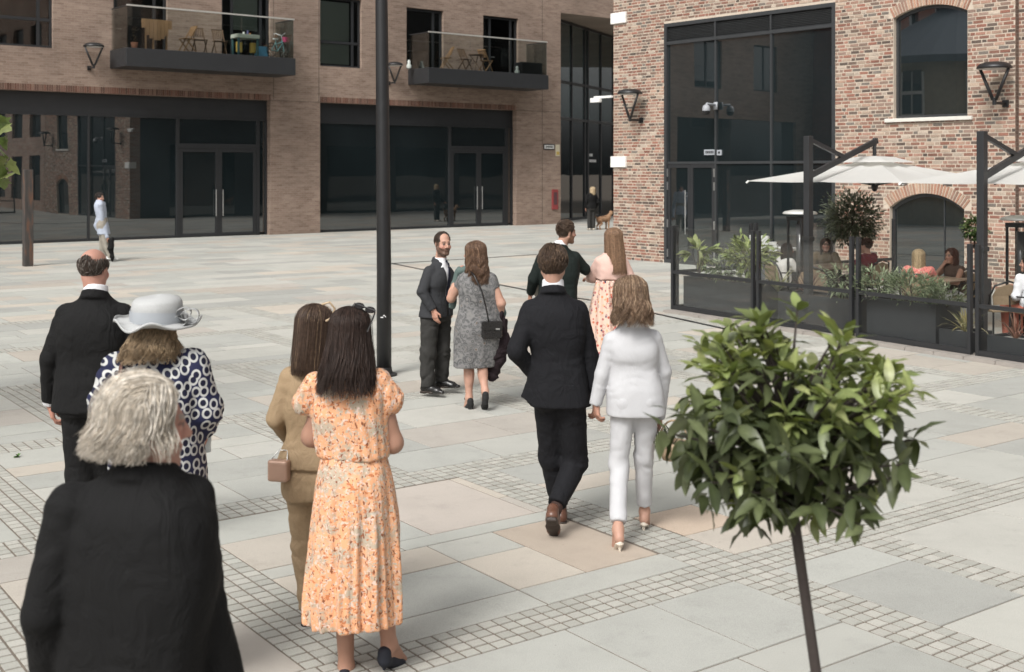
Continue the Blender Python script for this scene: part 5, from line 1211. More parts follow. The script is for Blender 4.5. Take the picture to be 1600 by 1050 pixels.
# ------------------------------------------------------------------ lamps, posts, signs
def onL(px, py, yo=0.):                              # pixel -> local x, z on a plane yo in front of / behind the shopfront wall
    u = (px - 800) / FP; t = (39.2 + yo) / (E1[0] * u + E1[1]); return t * (E2[0] * u + E2[1]), HC + (265 - py) * t / FP
def onR(px, py, yo=0.):
    u = (px - 800) / FP; t = (22.4 + yo) / (E2[0] * u + E2[1]); return 23 - t * (E1[0] * u + E1[1]), HC + (265 - py) * t / FP
LENS = M('frosted_lens', (.62, .62, .60), .4)
def wall_lamp(bld, x, z, label, sc=1.):
    o = empty('wall_lamp', label=label, cat='lamp', group='black V-shaped wall lamps'); o.location = bld.matrix_world @ Vector((x, 0, z)) if False else tuple(Matrix.Translation(bld.location) @ Matrix.Rotation(bld.rotation_euler.z, 4, 'Z') @ Vector((x, 0, z))); o.rotation_euler = (0, 0, bld.rotation_euler.z)
    m = MB(); m.box(-.06, .06, -.05, -.001, -.07, .07); m.tube([(0, -.05, 0), (0, -.44, 0)], .032, 8); m.tube([(0, -.44, -.04), (0, -.44, .10)], .04, 8); m.build('bracket', BLACK, o, bevel=.006)
    for g in (-1, 1):
        m = MB(); m.tube([(g * .03, -.44, .06), (g * .29, -.44, .66)], [.036, .030], 8); m.build('arm', BLACK, o, smooth=True)
    m = MB(); m.lathe([(.02, .80), (.17, .79), (.27, .755), (.325, .70), (.33, .665), (.30, .655)], 28, (0, -.44, 0), wob=lambda r, z_, t: (r * (1 if abs(math.cos(t)) > 2 else 1), z_)); m.build('lamp_head', BLACK, o, smooth=True)
    m = MB(); m.lathe([(.30, .657), (.2, .645), (.001, .64)], 24, (0, -.44, 0)); m.build('lens', LENS, o, smooth=True); return o
wall_lamp(lb, 14.3, 5.68, 'black V-shaped wall lamp between the upper window and the first balcony')
wall_lamp(lb, 26.0, 5.72, 'black V-shaped wall lamp just right of the tall lamp post')
wall_lamp(rb, *onR(1572, 162), 'black V-shaped wall lamp right of the upper arched window')
wall_lamp(rb, *onR(1003, 188), 'black V-shaped wall lamp on the corner left of the tall glazed bay')
lp = empty('lamp_post', (-1.468, 13.8, 0), label='tall black round lamp post standing in the middle of the square', cat='lamp post')
m = MB(); m.tube([(0, 0, 0), (0, 0, 1.2), (-.03, 0, 4.5), (-.06, 0, 8.6)], [.086, .084, .070, .055], 20); m.build('pole', BLACK, lp, smooth=True)
m = MB(); m.lathe([(.15, 0.0), (.15, .02), (.10, .03), (.088, .10)], 20); m.build('base_flange', BLACK, lp, smooth=False)
m = MB(); m.tube([(-.06, 0, 8.55), (.5, -.2, 8.7)], .04, 8); m.lathe([(.01, 8.80), (.25, 8.74), (.3, 8.66), (.01, 8.64)], 18, (.6, -.24, 0)); m.build('lantern', BLACK, lp, smooth=True)
m = MB(); z = HC - 230 * 13.7 / FP
for a, c, w in ((-.03, .02, .03), (.0, .045, .02), (.02, .03, .012)): m.box(a, a + w, -.0895, -.086, z + c * .8 - .03, z + c * .8 - .018)
m.build('sticker_scrap', TXTW, lp)
WOODP = NT('weathered_post'); _n = WOODP.noise(4, 5, WOODP.mapping((3, 3, .5))); WOODP.col(WOODP.ramp(_n, [(.3, (.035, .032, .03)), (.52, (.06, .052, .047)), (.66, (.13, .065, .04)), (.8, (.055, .05, .047))])); WOODP.bump(_n, .4, .02); WOODP = WOODP.fin(.85)
m = MB(); m.box(-.105, .105, -.105, .105, 0, 2.36, inset=.004); bp = m.build('post', WOODP, bevel=.012, loc=tuple(gnd(43.5, 416)), rotz=ROT_L, label='dark weathered square post with rusty patches left of the shopfront', cat='post')
def sign(name, x0, x1, z0, z1, mat, label, cat, y=-.03, bld=lb):
    o = empty(name, tuple(Matrix.Translation(bld.location) @ Matrix.Rotation(bld.rotation_euler.z, 4, 'Z') @ Vector((x0, 0, z0))), bld.rotation_euler.z, label=label, cat=cat)
    m = MB(); m.box(0, x1 - x0, y, -.001, 0, z1 - z0); m.build('panel', mat, o, bevel=.004); return o
(xa, z1), (xb, z0) = onL(849, 225), onL(866, 234)
s_ = sign('street_sign', xa, xb, z0, z1, BLACK, 'small white street name sign with dark frame and dark lettering', 'sign')
w_, h_ = xb - xa, z1 - z0; m = MB(); m.box(.04, w_ - .04, -.036, -.031, .04, h_ - .04); m.build('face', WHITE, s_)
m = MB(); x = .10
for gw in (.05, .045, .055, .05, .045, .04, .02): m.box(x, x + gw, -.040, -.0365, .085, h_ - .085); x += gw + .018
m.build('lettering', BLACK, s_)
(xa, z1), (xb, z0) = onL(868, 226), onL(874, 244); s_ = sign('notice_board', xa, xb, z0, z1, M('cream_notice', (.62, .56, .42), .6), 'small cream and yellow notice beside the street name sign', 'sign')
m = MB(); m.box(.03, xb - xa - .03, -.035, -.031, .06, .2); m.build('yellow_patch', M('yellow_print', (.55, .40, .10), .6), s_)
(xa, z1), (xb, z0) = onL(862, 296), onL(871, 327); s_ = sign('fire_inlet_cabinet', xa, xb, z0, z1, M('faded_red_paint', (.28, .05, .05), .5), 'red framed inlet cabinet low on the brown brick pier', 'cabinet', -.05)
m = MB(); m.box(.08, xb - xa - .06, -.055, -.0505, .2, z1 - z0 - .12); m.build('door', M('dull_red_grille', (.10, .045, .05), .5), s_)
x, z = onR(1119, 166, -.02); co = empty('dome_camera', tuple(Matrix.Translation(rb.location) @ Matrix.Rotation(ROT_R, 4, 'Z') @ Vector((x, 0, z))), ROT_R, label='white dome security camera on an arm in front of the tall glass', cat='camera')
m = MB(); m.box(-.05, .05, -.06, -.015, -.08, .10); m.tube([(0, -.05, .03), (0, -.36, .05), (0, -.38, -.0)], .03, 8); GREYW = M('pale_grey_plastic', (.30, .31, .33), .5); m.build('arm', GREYW, co, smooth=True)
m = MB(); m.lathe([(.02, .03), (.07, .01), (.095, -.06), (.095, -.12)], 18, (0, -.38, 0)); m.build('housing', GREYW, co, smooth=True)
m = MB(); m.lathe([(.09, -.121), (.085, -.17), (.05, -.215), (.001, -.22)], 18, (0, -.38, 0)); m.build('dome', BLACK, co, smooth=True)
fo = empty('floodlight', tuple(Matrix.Translation(rb.location) @ Matrix.Rotation(ROT_R, 4, 'Z') @ Vector((-.02, -.02, 4.28))), ROT_R, label='white bracket mounted floodlight at the brick corner behind the lamp', cat='light')
m = MB(); m.box(-.62, .05, -.10, -.02, -.01, .05); m.build('bracket', WHITE, fo)
m = MB(); m.box(-.66, -.30, -.20, -.101, -.12, .0); m.build('head', WHITE, fo, bevel=.01)

# ------------------------------------------------------------------ the terrace
P0, P1 = gnd(1050, 487), gnd(1523, 560.5); FD = unit(P1 - P0); FN = np.array((-FD[1], FD[0], 0)); FN = FN if FN @ np.array((*E2, 0)) > 0 else -FN; FROT = math.atan2(FD[1], FD[0])
def fs(px): k = (px - 800) / FP; return (k * P0[1] - P0[0]) / (FD[0] - k * FD[1])
def fp(s, d, z=0.): q = P0 + FD * s + FN * d; return (float(q[0]), float(q[1]), z)
def fq(px, py_or_none, d, z=0.):                     # on the line d behind the screen, under pixel column px
    k = (px - 800) / FP; q = P0 + FN * d; s = (k * q[1] - q[0]) / (FD[0] - k * FD[1]); return fp(s, d, z)
S_ALL = [0, fs(1181), fs(1336), fs(1522), fs(1522) + 2.65, fs(1522) + 5.3]
kb = MB(); x = 0
while x < S_ALL[-1]: kb.box(x + .004, min(x + .45, S_ALL[-1]) - .004, -.20, .30, 0, .045, inset=.006); x += .45
kb.build('terrace_kerb', M('pinkish_kerb_stone', (.27, .245, .22), .85, 0, .15, 8, .2), None, loc=fp(0, 0, 0), rotz=FROT if np.cross(FD, FN)[2] > 0 else FROT, kind='structure')
def screen(org, rot, S_, label, d0=.0):
    o = empty('glass_screen', org, rot, label=label, cat='screen')
    for i, (a, c) in enumerate(zip(S_, S_[1:])):
        a2, c2 = a + (.035 if i else .0), c - .035
        for x in (a2, c2 - .05):
            m = MB(); m.box(x, x + .05, -.03, .03, .04, 1.43); m.build('post', ALU, o, bevel=.003)
        for z0, z1 in ((.05, .115), (.64, .69)):
            m = MB(); m.box(a2 + .05, c2 - .05, -.025, .025, z0, z1); m.build('rail', ALU, o)
        m = MB(); m.box(a2 + .05, c2 - .05, -.006, .006, .69, 1.40); m.build('pane', GL_CLEAR, o)
        m = MB(); m.box(a2 + .05, c2 - .05, -.006, .006, .115, .64); m.build('lower_pane', GL_CLEAR, o)
    return o
screen(fp(0, 0), FROT, S_ALL, 'long dark framed glass screen along the front of the terrace')
screen(fp(.02, .06), math.atan2(FN[1], FN[0]), [0, 1.75, 3.6, 5.4], 'short dark framed glass screen running back to the brick building')
PLANTER = M('dark_grey_planter', (.030, .032, .035), .55, 0, .15, 4, .1); SOIL = M('dark_soil', (.03, .022, .016), .95, 0, .4, 60, .5); PEB = M('white_pebbles', (.5, .48, .44), .8, 0, .3, 60, 1., 70)
def planter(s0, s1, d0, d1, h, label, peb=False, group=None):
    o = empty('planter', fp((s0 + s1) / 2, (d0 + d1) / 2), FROT, label=label, cat='planter', group=group); a, b = (s1 - s0) / 2, (d1 - d0) / 2
    m = MB(); t = .03
    for q in ((-a, a, -b, -b + t), (-a, a, b - t, b), (-a, -a + t, -b + t, b - t), (a - t, a, -b + t, b - t)): m.box(*q, .02, h)
    m.build('trough', PLANTER, o); m = MB(); m.box(-a + t, a - t, -b + t, b - t, .02, h - .04); m.build('soil', PEB if peb else SOIL, o); return o
LEAFM = NT('foliage_leaf'); LEAFM.col(LEAFM.mix(1., LEAFM.attr(), LEAFM.ramp(LEAFM.noise(30, 2), [(.3, .8), (.7, 1.2)]), 'MULTIPLY')); LEAFM.p.inputs['Subsurface Weight'].default_value = 0
_tr = LEAFM.n('ShaderNodeBsdfTranslucent'); LEAFM.l(LEAFM.attr(), _tr.inputs[0]); _mx = LEAFM.n('ShaderNodeMixShader'); _mx.inputs[0].default_value = .3; LEAFM.l(LEAFM.p.outputs[0], _mx.inputs[1]); LEAFM.l(_tr.outputs[0], _mx.inputs[2]); LEAFM.l(_mx.outputs[0], LEAFM.out.inputs[0]); LEAFM = LEAFM.fin(.42, spec=.45)
BARK = M('brown_bark', (.055, .04, .032), .85, 0, .3, 20, .4)
def leaf_geo(L, Wd, fold=.25, droop=.3, n=5):
    vs, fs_ = [], []
    for j in range(n + 1):
        t = j / n; w = Wd * .5 * math.sin(math.pi * min(1, t * .96 + .03)) ** .8 * (1 - .25 * t); y = L * t; z = -droop * L * t * t
        vs += [(-w, y, z + fold * w), (0, y, z), (w, y, z + fold * w)]
    for j in range(n):
        for k in (0, 1): i = j * 3 + k; fs_.append((i, i + 1, i + 4, i + 3))
    return np.array(vs), fs_
def dirmat(d, roll=0.):
    y = unit(d); x = np.cross(y, (0, 0, 1)); x = unit(x) if np.linalg.norm(x) > 1e-3 else V3(1, 0, 0); z = np.cross(x, y); c, s = math.cos(roll), math.sin(roll); return np.stack([x * c + z * s, y, -x * s + z * c], 1)
def bush(name, base, stem_h, rx, rz, N, L, Wd, col, label, seed=1, cat='plant', var=.35, up=.3, group=None, cz=None, trunk=.0, shell=.45, n=3, stems=5):
    r = random.Random(seed); o = empty(name, base, label=label, cat=cat, group=group); mb = MB(); cz = cz if cz is not None else stem_h + rz
    ctr = []
    for _ in range(max(6, N // 14)):
        while True:
            u = V3(r.uniform(-1, 1), r.uniform(-1, 1), r.uniform(-1, 1)); q = np.linalg.norm(u)
            if shell < q < 1: break
        ctr.append(V3(u[0] * rx, u[1] * rx, u[2] * rz + cz) * V3(1, 1, 1))
    for i in range(N):
        c = r.choice(ctr); p = c + V3(*(r.gauss(0, 1) for _ in range(3))) * min(rx, rz) * .16; d = unit(unit(p - V3(0, 0, cz)) + V3(r.gauss(0, .5), r.gauss(0, .5), r.gauss(up, .4)))
        v, f = leaf_geo(L * r.uniform(.7, 1.25), Wd * r.uniform(.8, 1.2), n=n); Mx = dirmat(d, r.uniform(-.8, .8)); k = 1 + r.uniform(-var, var); mb.add(v @ Mx.T + p, f, tuple(np.clip(np.array(col if isinstance(col, tuple) else r.choice(col)) * k, 0, 1)))
    mb.build('foliage', LEAFM, o, kind='stuff'); sb = MB()
    if trunk: sb.tube([(0, 0, 0), (.015, 0, stem_h * .5), (0, 0, cz)], [trunk, trunk * .9, trunk * .6], 8)
    for c in ctr[:stems * 2]: sb.tube([(0, 0, stem_h if trunk else 0), tuple(c * .5 + V3(0, 0, cz) * .3), tuple(c)], [.008, .006, .003], 4, cap=False)
    sb.build('trunk' if trunk else 'stems', BARK, o, kind=None if trunk else 'stuff'); return o
def spiky(base, N, L, Wd, cols, label, seed, droop=(.2, 1.1), cat='plant'):
    r = random.Random(seed); o = empty('strap_leaved_plant', base, label=label, cat=cat); mb = MB()
    for i in range(N):
        az = r.uniform(0, 6.283); el = math.radians(r.uniform(35, 85)); l = L * r.uniform(.6, 1.1); dr = r.uniform(*droop); vs, f = [], []
        for j in range(6):
            t = j / 5; rr_ = l * t * math.cos(el); z = l * t * math.sin(el) - dr * l * t**2.4 * .7; w = Wd * (1 - t) ** .6 * .5; c_, s_ = math.cos(az), math.sin(az); vs += [(rr_ * c_ - w * s_, rr_ * s_ + w * c_, z), (rr_ * c_ + w * s_, rr_ * s_ - w * c_, z)]
        mb.add(vs, [(2 * j, 2 * j + 1, 2 * j + 3, 2 * j + 2) for j in range(5)], tuple(np.array(r.choice(cols)) * r.uniform(.7, 1.25)))
    mb.build('leaves', LEAFM, o, kind='stuff'); return o
GRN = [(.075, .11, .035), (.10, .14, .05), (.055, .085, .03)]; GRL = [(.26, .30, .11), (.20, .25, .09), (.32, .35, .16)]; SAGE = [(.22, .26, .16), (.17, .21, .12), (.28, .32, .20)]
planter(.15, S_ALL[1] - .15, .12, .62, .60, 'long dark grey trough planter behind the corner panel of the glass screen')
planter(S_ALL[1] + .12, S_ALL[2] - .3, .35, .85, .50, 'dark grey trough planter with strap leaved plants behind the second screen panel')
planter(S_ALL[2] + .1, S_ALL[2] + 1.25, .12, .62, .60, 'dark grey trough planter full of grey green lavender bushes')
planter(S_ALL[3] - .62, S_ALL[3] - .12, .12, .52, .30, 'low square dark planter with white pebbles inside the glass screen', True)
planter(S_ALL[3] + .10, S_ALL[3] + .62, .12, .52, .30, 'low dark planter with white pebbles right of the double screen post', True)
planter(S_ALL[3] + .75, S_ALL[3] + 1.6, .12, .62, .60, 'dark grey trough planter at the right edge of the terrace')
bush('fatsia_plant', fq(1092, 0, .35, .56), .30, .26, .13, 70, .20, .11, GRL, 'leafy pale green plant on a tall stem behind the corner glass', 3, n=4)
bush('shrub', fq(1133, 0, .40, .56), .0, .30, .20, 420, .085, .034, SAGE, 'low pale green shrub in the middle of the corner planter', 4)
bush('shrub', fq(1170, 0, .42, .56), .14, .34, .28, 620, .12, .042, GRL, 'bright green bushy shrub at the first screen post', 5)
bush('shrub', fq(1110, 0, .3, .56), .0, .16, .06, 90, .06, .025, [(.20, .15, .04), (.10, .11, .04), (.3, .26, .1)], 'low yellowish plant trailing at the rim of the corner planter', 6)
spiky(fq(1215, 0, .6, .46), 46, .62, .035, [(.34, .34, .19), (.22, .25, .12), (.36, .35, .2)], 'pale green strap leaved plant left of the reddish one', 7)
spiky(fq(1262, 0, .6, .46), 50, .55, .028, [(.19, .09, .08), (.26, .13, .11), (.15, .08, .07)], 'dark reddish strap leaved plant in the second planter', 8, (.05, .7))
bush('shrub', fq(1315, 0, .50, .46), .08, .36, .24, 520, .09, .028, SAGE, 'grey green shrub behind the second double post', 9)
bush('lavender_bush', fq(1372, 0, .30, .56), .02, .32, .20, 900, .085, .020, SAGE, 'lavender bush at the left end of the lavender planter', 10, up=.9)
bush('lavender_bush', fq(1425, 0, .30, .56), .02, .38, .19, 1200, .085, .020, SAGE, 'widest lavender bush in front of the blonde woman', 11, up=.9)
bush('lavender_bush', fq(1478, 0, .34, .54), .0, .27, .15, 600, .08, .018, [(.14, .17, .10), (.19, .22, .13)], 'darker lavender bush at the right end of the lavender planter', 12, up=.9)
spiky(fp(S_ALL[3] - .36, .32, .26), 60, .50, .030, [(.48, .41, .19), (.32, .30, .14), (.55, .50, .29), (.2, .21, .1)], 'yellowish strap leaved plant in the low pebbled planter', 13)
spiky(fp(S_ALL[3] + .36, .32, .26), 44, .44, .026, [(.36, .19, .14), (.25, .14, .10), (.48, .27, .2)], 'reddish strap leaved plant right of the double post', 14, (.05, .8))
bush('shrub', fp(S_ALL[3] + 1.05, .4, .56), .0, .3, .25, 260, .09, .035, GRL, 'green shrub at the right edge of the picture', 15)
OT = at(1331, 400, 20.9); bush('olive_tree', (OT[0], OT[1], 0), 1.0, .48, .42, 3200, .09, .030, [(.12, .135, .085), (.16, .175, .125), (.085, .10, .062)], 'grey green olive tree in a pot against the brick wall', 16, 'tree', trunk=.035, cz=1.50, up=.2, shell=.08)
m = MB(); m.lathe([(.2, 0), (.26, .5), (.28, .52), (.25, .52), (.24, .46), (.001, .45)], 20); m.build('plant_pot', PLANTER, loc=(OT[0], OT[1], .0), smooth=True, label='dark pot holding the olive tree', cat='pot')
TT = at(1523, 400, 20.6); bush('topiary_tree', (TT[0], TT[1], 0), 1.0, .17, .18, 1100, .055, .032, [(.075, .12, .035), (.11, .155, .05), (.05, .08, .025)], 'small clipped ball topiary tree beside the right umbrella post', 17, 'tree', trunk=.018, cz=1.36, up=0, shell=.75)
m = MB(); m.box(-.2, .2, -.2, .2, 0, .5); m.build('plant_pot', PLANTER, loc=(TT[0], TT[1], .0), rotz=ROT_L, bevel=.01, label='square dark pot holding the ball topiary', cat='pot')
m = MB(); zz = .62

CANV = NT('white_canvas'); CANV.col((.78, .775, .76)); _tr = CANV.n('ShaderNodeBsdfTranslucent'); _tr.inputs[0].default_value = (.75, .74, .70, 1); _mx = CANV.n('ShaderNodeMixShader'); _mx.inputs[0].default_value = .55; CANV.l(CANV.p.outputs[0], _mx.inputs[1]); CANV.l(_tr.outputs[0], _mx.inputs[2]); CANV.l(_mx.outputs[0], CANV.out.inputs[0]); CANV.bump(CANV.noise(30, 3), .1, .004); CANV = CANV.fin(.85, spec=.2)
def umbrella(ha, hb, label):
    """cantilever parasol: mast beside the screen, square canopy hung from an arm"""
    o = empty('parasol', W(ha, hb), ROT_L, label=label, cat='parasol', group='white cantilever parasols on the terrace'); s = 1.40; zr, zt = 2.18, 2.53; mx = -1.70
    m = MB(); m.box(mx - .055, mx + .055, -.05, .05, 0, 2.86); m.box(mx - .07, mx + .07, -.065, .065, 1.3, 1.36); m.build('mast', ALU, o, bevel=.006)
    m = MB(); m.box(mx - .45, mx + .45, -.45, .45, 0.003, .07); m.build('base_plate', ALU, o)
    m = MB(); m.bar((mx + .05, .0, 2.27), (0.06, 0, 2.82), .055, .085); m.bar((mx + .05, 0, 2.80), (-.78, 0, 2.545), .05, .06); m.build('arm', ALU, o)
    m = MB(); m.tube([(0, 0, 2.86), (0, 0, 2.50)], .03, 8); m.lathe([(.001, 2.19), (.05, 2.15), (.055, 2.08), (.03, 2.02), (.001, 2.01)], 12); m.tube([(0, 0, 2.5), (0, 0, 2.1)], .02, 6); m.build('hub', ALU, o, smooth=True)
    m = MB(); m.lathe([(.02, 0), (.05, .0), (.05, .03)], 12); h = m
    ring = [(-s, -s), (0, -s), (s, -s), (s, 0), (s, s), (0, s), (-s, s), (-s, 0)]
    def pt(x, y):
        r_ = max(abs(x), abs(y)) / s; dia = abs(abs(x) - abs(y)) / max(abs(x), abs(y), 1e-6); ang = math.atan2(y, x); sag = .035 * math.sin(math.pi * r_) * abs(math.sin(ang * 4)); return (x, y, zt + (zr - zt) * r_ ** .95 - sag * .8 - .012 * abs(math.sin(ang * 4)) * r_)
    vs, fs_ = [], []; NR, NA = 10, 48
    for i in range(NR + 1):
        for k in range(NA):
            t = 2 * math.pi * k / NA + math.pi / 4; c_, s_ = math.cos(t), math.sin(t); q = max(abs(c_), abs(s_)); r_ = max(i / NR, .02) * s; vs.append(pt(c_ / q * r_, s_ / q * r_))
    for i in range(NR):
        for k in range(NA): k2 = (k + 1) % NA; fs_.append((i * NA + k, (i + 1) * NA + k, (i + 1) * NA + k2, i * NA + k2))
    m = MB(); m.add(vs, fs_); c = m.build('canopy', CANV, o); sm = c.modifiers.new('thickness', 'SOLIDIFY'); sm.thickness = .006
    m = MB(); m.lathe([(.03, zt + .045), (.25, zt + .03), (.52, zt - .055)], 32, wob=lambda r, z, t: (r / max(abs(math.cos(t)), abs(math.sin(t))) * .85, z + (.010 * math.sin(16 * t) if r > .5 else 0))); v = m.build('vent', CANV, c, smooth=True)
    for x, y in ring:
        m = MB(); m.tube([(x * .03, y * .03, 2.12), (x * .5, y * .5, 2.30), (x * .99, y * .99, zr - .012)], .012, 6); m.build('rib', ALU, o)
    for x, y in ring[::2]:
        m = MB(); m.tube([(x * .99, y * .99, zr), (x * 1.01, y * 1.01, zr - .035)], .016, 6); m.build('tip', WHITE, o)
    return o
umbrella(16.5, 11.05, 'white cantilever parasol in front of the lower arched window'); umbrella(16.35, 8.2, 'white cantilever parasol cut by the right edge of the picture'); umbrella(16.2, 5.3, 'white cantilever parasol beyond the right edge mirrored in the shopfront')

def heater(x, y, label):
    o = empty('patio_heater', (x, y, 0), ROT_L, label=label, cat='heater', group='flat topped patio heaters'); m = MB()
    m.box(-.17, .17, -.17, .17, 0, .08); m.box(-.13, .13, -.13, .13, .08, .5); m.build('base', BLACK, o, bevel=.01)
    for a in (-1, 1):
        for b_ in (-1, 1): m = MB(); m.box(a * .13 - .015, a * .13 + .015, b_ * .13 - .015, b_ * .13 + .015, .5, 1.56); m.build('upright', BLACK, o)
    m = MB(); m.tube([(0, 0, .5), (0, 0, 1.5)], .06, 12); m.build('burner_tube', M('smoky_tube', (.06, .06, .06), .15), o, smooth=True)
    m = MB(); m.box(-.15, .15, -.15, .15, 1.56, 1.62); m.build('cap', BLACK, o); m = MB(); m.box(-.08, -.02, -.154, -.15, 1.42, 1.48); m.build('label_plate', WHITE, o)
    m = MB(); m.lathe([(.001, 1.73), (.12, 1.725), (.24, 1.70), (.275, 1.67), (.26, 1.655), (.001, 1.66)], 28); m.build('reflector', M('pale_reflector', (.66, .66, .64), .35, .3), o, smooth=True)
q = at(1250, 332, 19.0); heater(q[0], q[1], 'patio heater just left of the first parasol mast'); q = at(1595, 352, 16.7); heater(q[0], q[1], 'patio heater at the right edge of the picture')
q = at(1212, 400, 20.6); ws = empty('waiter_station', (q[0], q[1], 0), ROT_L, label='grey waiter station with a white tray top behind the screen', cat='cabinet')
m = MB(); m.box(-.30, .30, -.25, .25, 0, .98); m.build('cabinet', M('grey_laminate', (.11, .115, .12), .5), ws, bevel=.01)
m = MB(); m.box(-.34, .34, -.29, .29, .981, 1.02); m.box(-.34, -.30, -.29, .29, 1.02, 1.10); m.box(-.30, .34, .25, .29, 1.02, 1.10); m.box(-.34, -.30, -.1, .29, 1.10, 1.24); m.build('tray_top', WHITE, ws)
RATTAN = M('tan_rattan', (.26, .19, .12), .7, 0, .2, 40, .3, 150)
def chair(x, y, rz, label):
    o = empty('terrace_chair', (x, y, 0), rz, label=label, cat='chair', group='black framed rattan terrace chairs')
    for a, b_ in ((-.21, .2), (.21, .2), (-.2, -.2), (.2, -.2)): m = MB(); m.tube([(a, b_, 0), (a * .96, b_ * .95, .44)], .013, 6); m.build('leg', BLACK, o)
    m = MB(); m.box(-.22, .22, -.21, .22, .44, .47); m.build('seat', RATTAN, o, bevel=.01)
    pts = [(-.23, -.12, .47), (-.245, -.19, .66), (-.20, -.235, .80), (0, -.25, .86), (.20, -.235, .80), (.245, -.19, .66), (.23, -.12, .47)]; m = MB(); m.tube(pts, .014, 6); m.build('back_frame', BLACK, o, smooth=True)
    m = MB(); vs = [(x_, y_, z_) for x_, y_, z_ in [(-.2, -.20, .54), (-.22, -.205, .66), (-.17, -.225, .77), (0, -.238, .82), (.17, -.225, .77), (.22, -.205, .66), (.2, -.20, .54)]]; m.add(vs + [(a, b_ - .014, c) for a, b_, c in vs], [tuple(range(7)), tuple(range(13, 6, -1))] + [(i, 7 + i, 7 + (i + 1) % 7, (i + 1) % 7) for i in range(7)]); m.build('backrest', RATTAN, o)
    for g in (-1, 1): m = MB(); m.tube([(g * .23, .15, .47), (g * .25, .14, .66), (g * .245, -.17, .67)], .012, 6); m.build('armrest', BLACK, o)
def table(x, y, label, sx=.38):
    o = empty('terrace_table', (x, y, 0), ROT_L, label=label, cat='table'); m = MB(); m.box(-sx, sx, -sx, sx, .715, .745); m.build('top', M('pale_wood_top', (.30, .22, .16), .45, 0, .2, 6), o, bevel=.006)
    m = MB(); m.tube([(0, 0, .03), (0, 0, .715)], .035, 8); m.build('column', BLACK, o); m = MB(); m.lathe([(.26, 0), (.25, .02), (.05, .035), (.001, .035)], 18); m.build('foot', BLACK, o)
def glass(x, y, label):
    m = MB(); m.lathe([(.035, 0), (.005, .005), (.005, .075), (.03, .10), (.042, .14), (.036, .19)], 12); m.build('wine_glass', GL_CLEAR, loc=(x, y, .7455), smooth=True, label=label, cat='glass')
def seated(label, px, py, T, yaw, top, hair, hl, hyaw=None, skin='fair', legs=None, arms='table', wave=.01, bare=False, H=1.66, seed=1, zend=-.3, streak=None, chairlab=None, sl=None, hpitch=0., fem=True):
    """a guest sitting at a terrace table"""
    hd = at(px, py, T); u = H / 1.75; lift = hd[2] - 1.21; b = hd - rotz(yaw) @ V3(0, .05, 0); p = Person(label, b[:2], H, yaw, fem, skin, head=hd, hyaw=hyaw, hpitch=hpitch, q=2.0); Rz = p.Rz; Lc = lambda x, y, z: Rz @ V3(x, y, 0) + V3(0, 0, z + lift * min(1, z / 1.2)); J = p.J
    J['pel'] = Lc(0, -.06, .56); J['neck'] = Lc(0, .01, 1.06)
    for sd, g in (('l', -1), ('r', 1)):
        J['sh' + sd] = Lc(g * .165, .0, 1.00); J['hp' + sd] = Lc(g * .09, -.03, .55); J['kn' + sd] = Lc(g * .10, .38, .53); J['an' + sd] = Lc(g * .10, .36, .10)
        J['el' + sd] = Lc(g * .235, .14, .78); J['wr' + sd] = Lc(g * .09, .34, .80)
    if arms == 'cheek': J['elr'] = Lc(.20, .26, .77); J['wrr'] = Lc(.085, .12, 1.05)
    if arms == 'cheekl': J['ell'] = Lc(-.20, .26, .77); J['wrl'] = Lc(-.085, .12, 1.05)
    if arms == 'lap': J['ell'] = Lc(-.22, -.0, .74); J['wrl'] = Lc(-.1, .2, .66); J['elr'] = Lc(.22, 0, .74); J['wrr'] = Lc(.1, .2, .66)
    p.head(h=.0095); p.scalp(hair, zend * .8 if hl else None, 1.0, h=.006)
    if hl: p.locks(320, hair, 7, .0065, 'long', zend, .04, .016, wave, .11, 62, flare=.06, n=3, cvar=.3, seed=seed, streak=streak)
    else: p.locks(150, hair, mode='short', rad=.009, lenr=(.03, .05), lift=.012, seed=seed)
    f = SDF(); pe, ne = J['pel'], J['neck']; L = lambda t: pe * (1 - t) + ne * t
    f.loft([(L(-.12)[2], *L(-.12)[:2], .185, .145), (L(.1)[2], *L(.1)[:2], .175, .135), (L(.45)[2], *L(.45)[:2], .15, .115), (L(.75)[2], *L(.75)[:2], .165, .125), (L(.92)[2], *L(.92)[:2], .13, .09), (L(1.02)[2], *L(1.02)[:2], .06, .05)], yaw, 2.3)
    for sd in 'lr':
        f.cone(ne + V3(0, 0, -.05), J['sh' + sd], .045, .055, .04)
        if not bare: f.cone(J['sh' + sd], J['el' + sd], .062, .056, .03); f.cone(J['el' + sd], J['wr' + sd], .055, .040, .03, flat=True) if sl is None else None
    p.wear('top', f, .0095, top, wrinkle(.008, (16, 16, 16)))
    for sd in 'lr':
        if bare or sl: p.arm(sd, (.044, .038, .028))
        p.hand(sd, J['wr' + sd] - J['el' + sd] + (V3(0, 0, .05) if arms[:5] == 'cheek' else V3(0, 0, -.02)), (0, 0, -1) if arms == 'table' else Rz @ V3(0, -1, 0), .5, h=.0078, arm=bare or bool(sl))
    f = SDF(); f.ell(pe + V3(0, 0, -.02), (.19, .17, .12))
    for sd in 'lr': f.cone(J['hp' + sd], J['kn' + sd], .085, .066, .03); f.cone(J['kn' + sd], J['an' + sd], .066, .05, .03, flat=True); p.shoe(sd, SHOEB, h=.007)
    p.wear('trousers', f, .011, legs or CHTR); o = p.done(); cpos = Lc(0, -.06, 0)
    if chairlab: chair(p.base[0] + (Rz @ V3(0, -.04, 0))[0], p.base[1] + (Rz @ V3(0, -.04, 0))[1], yaw, chairlab)
    return o
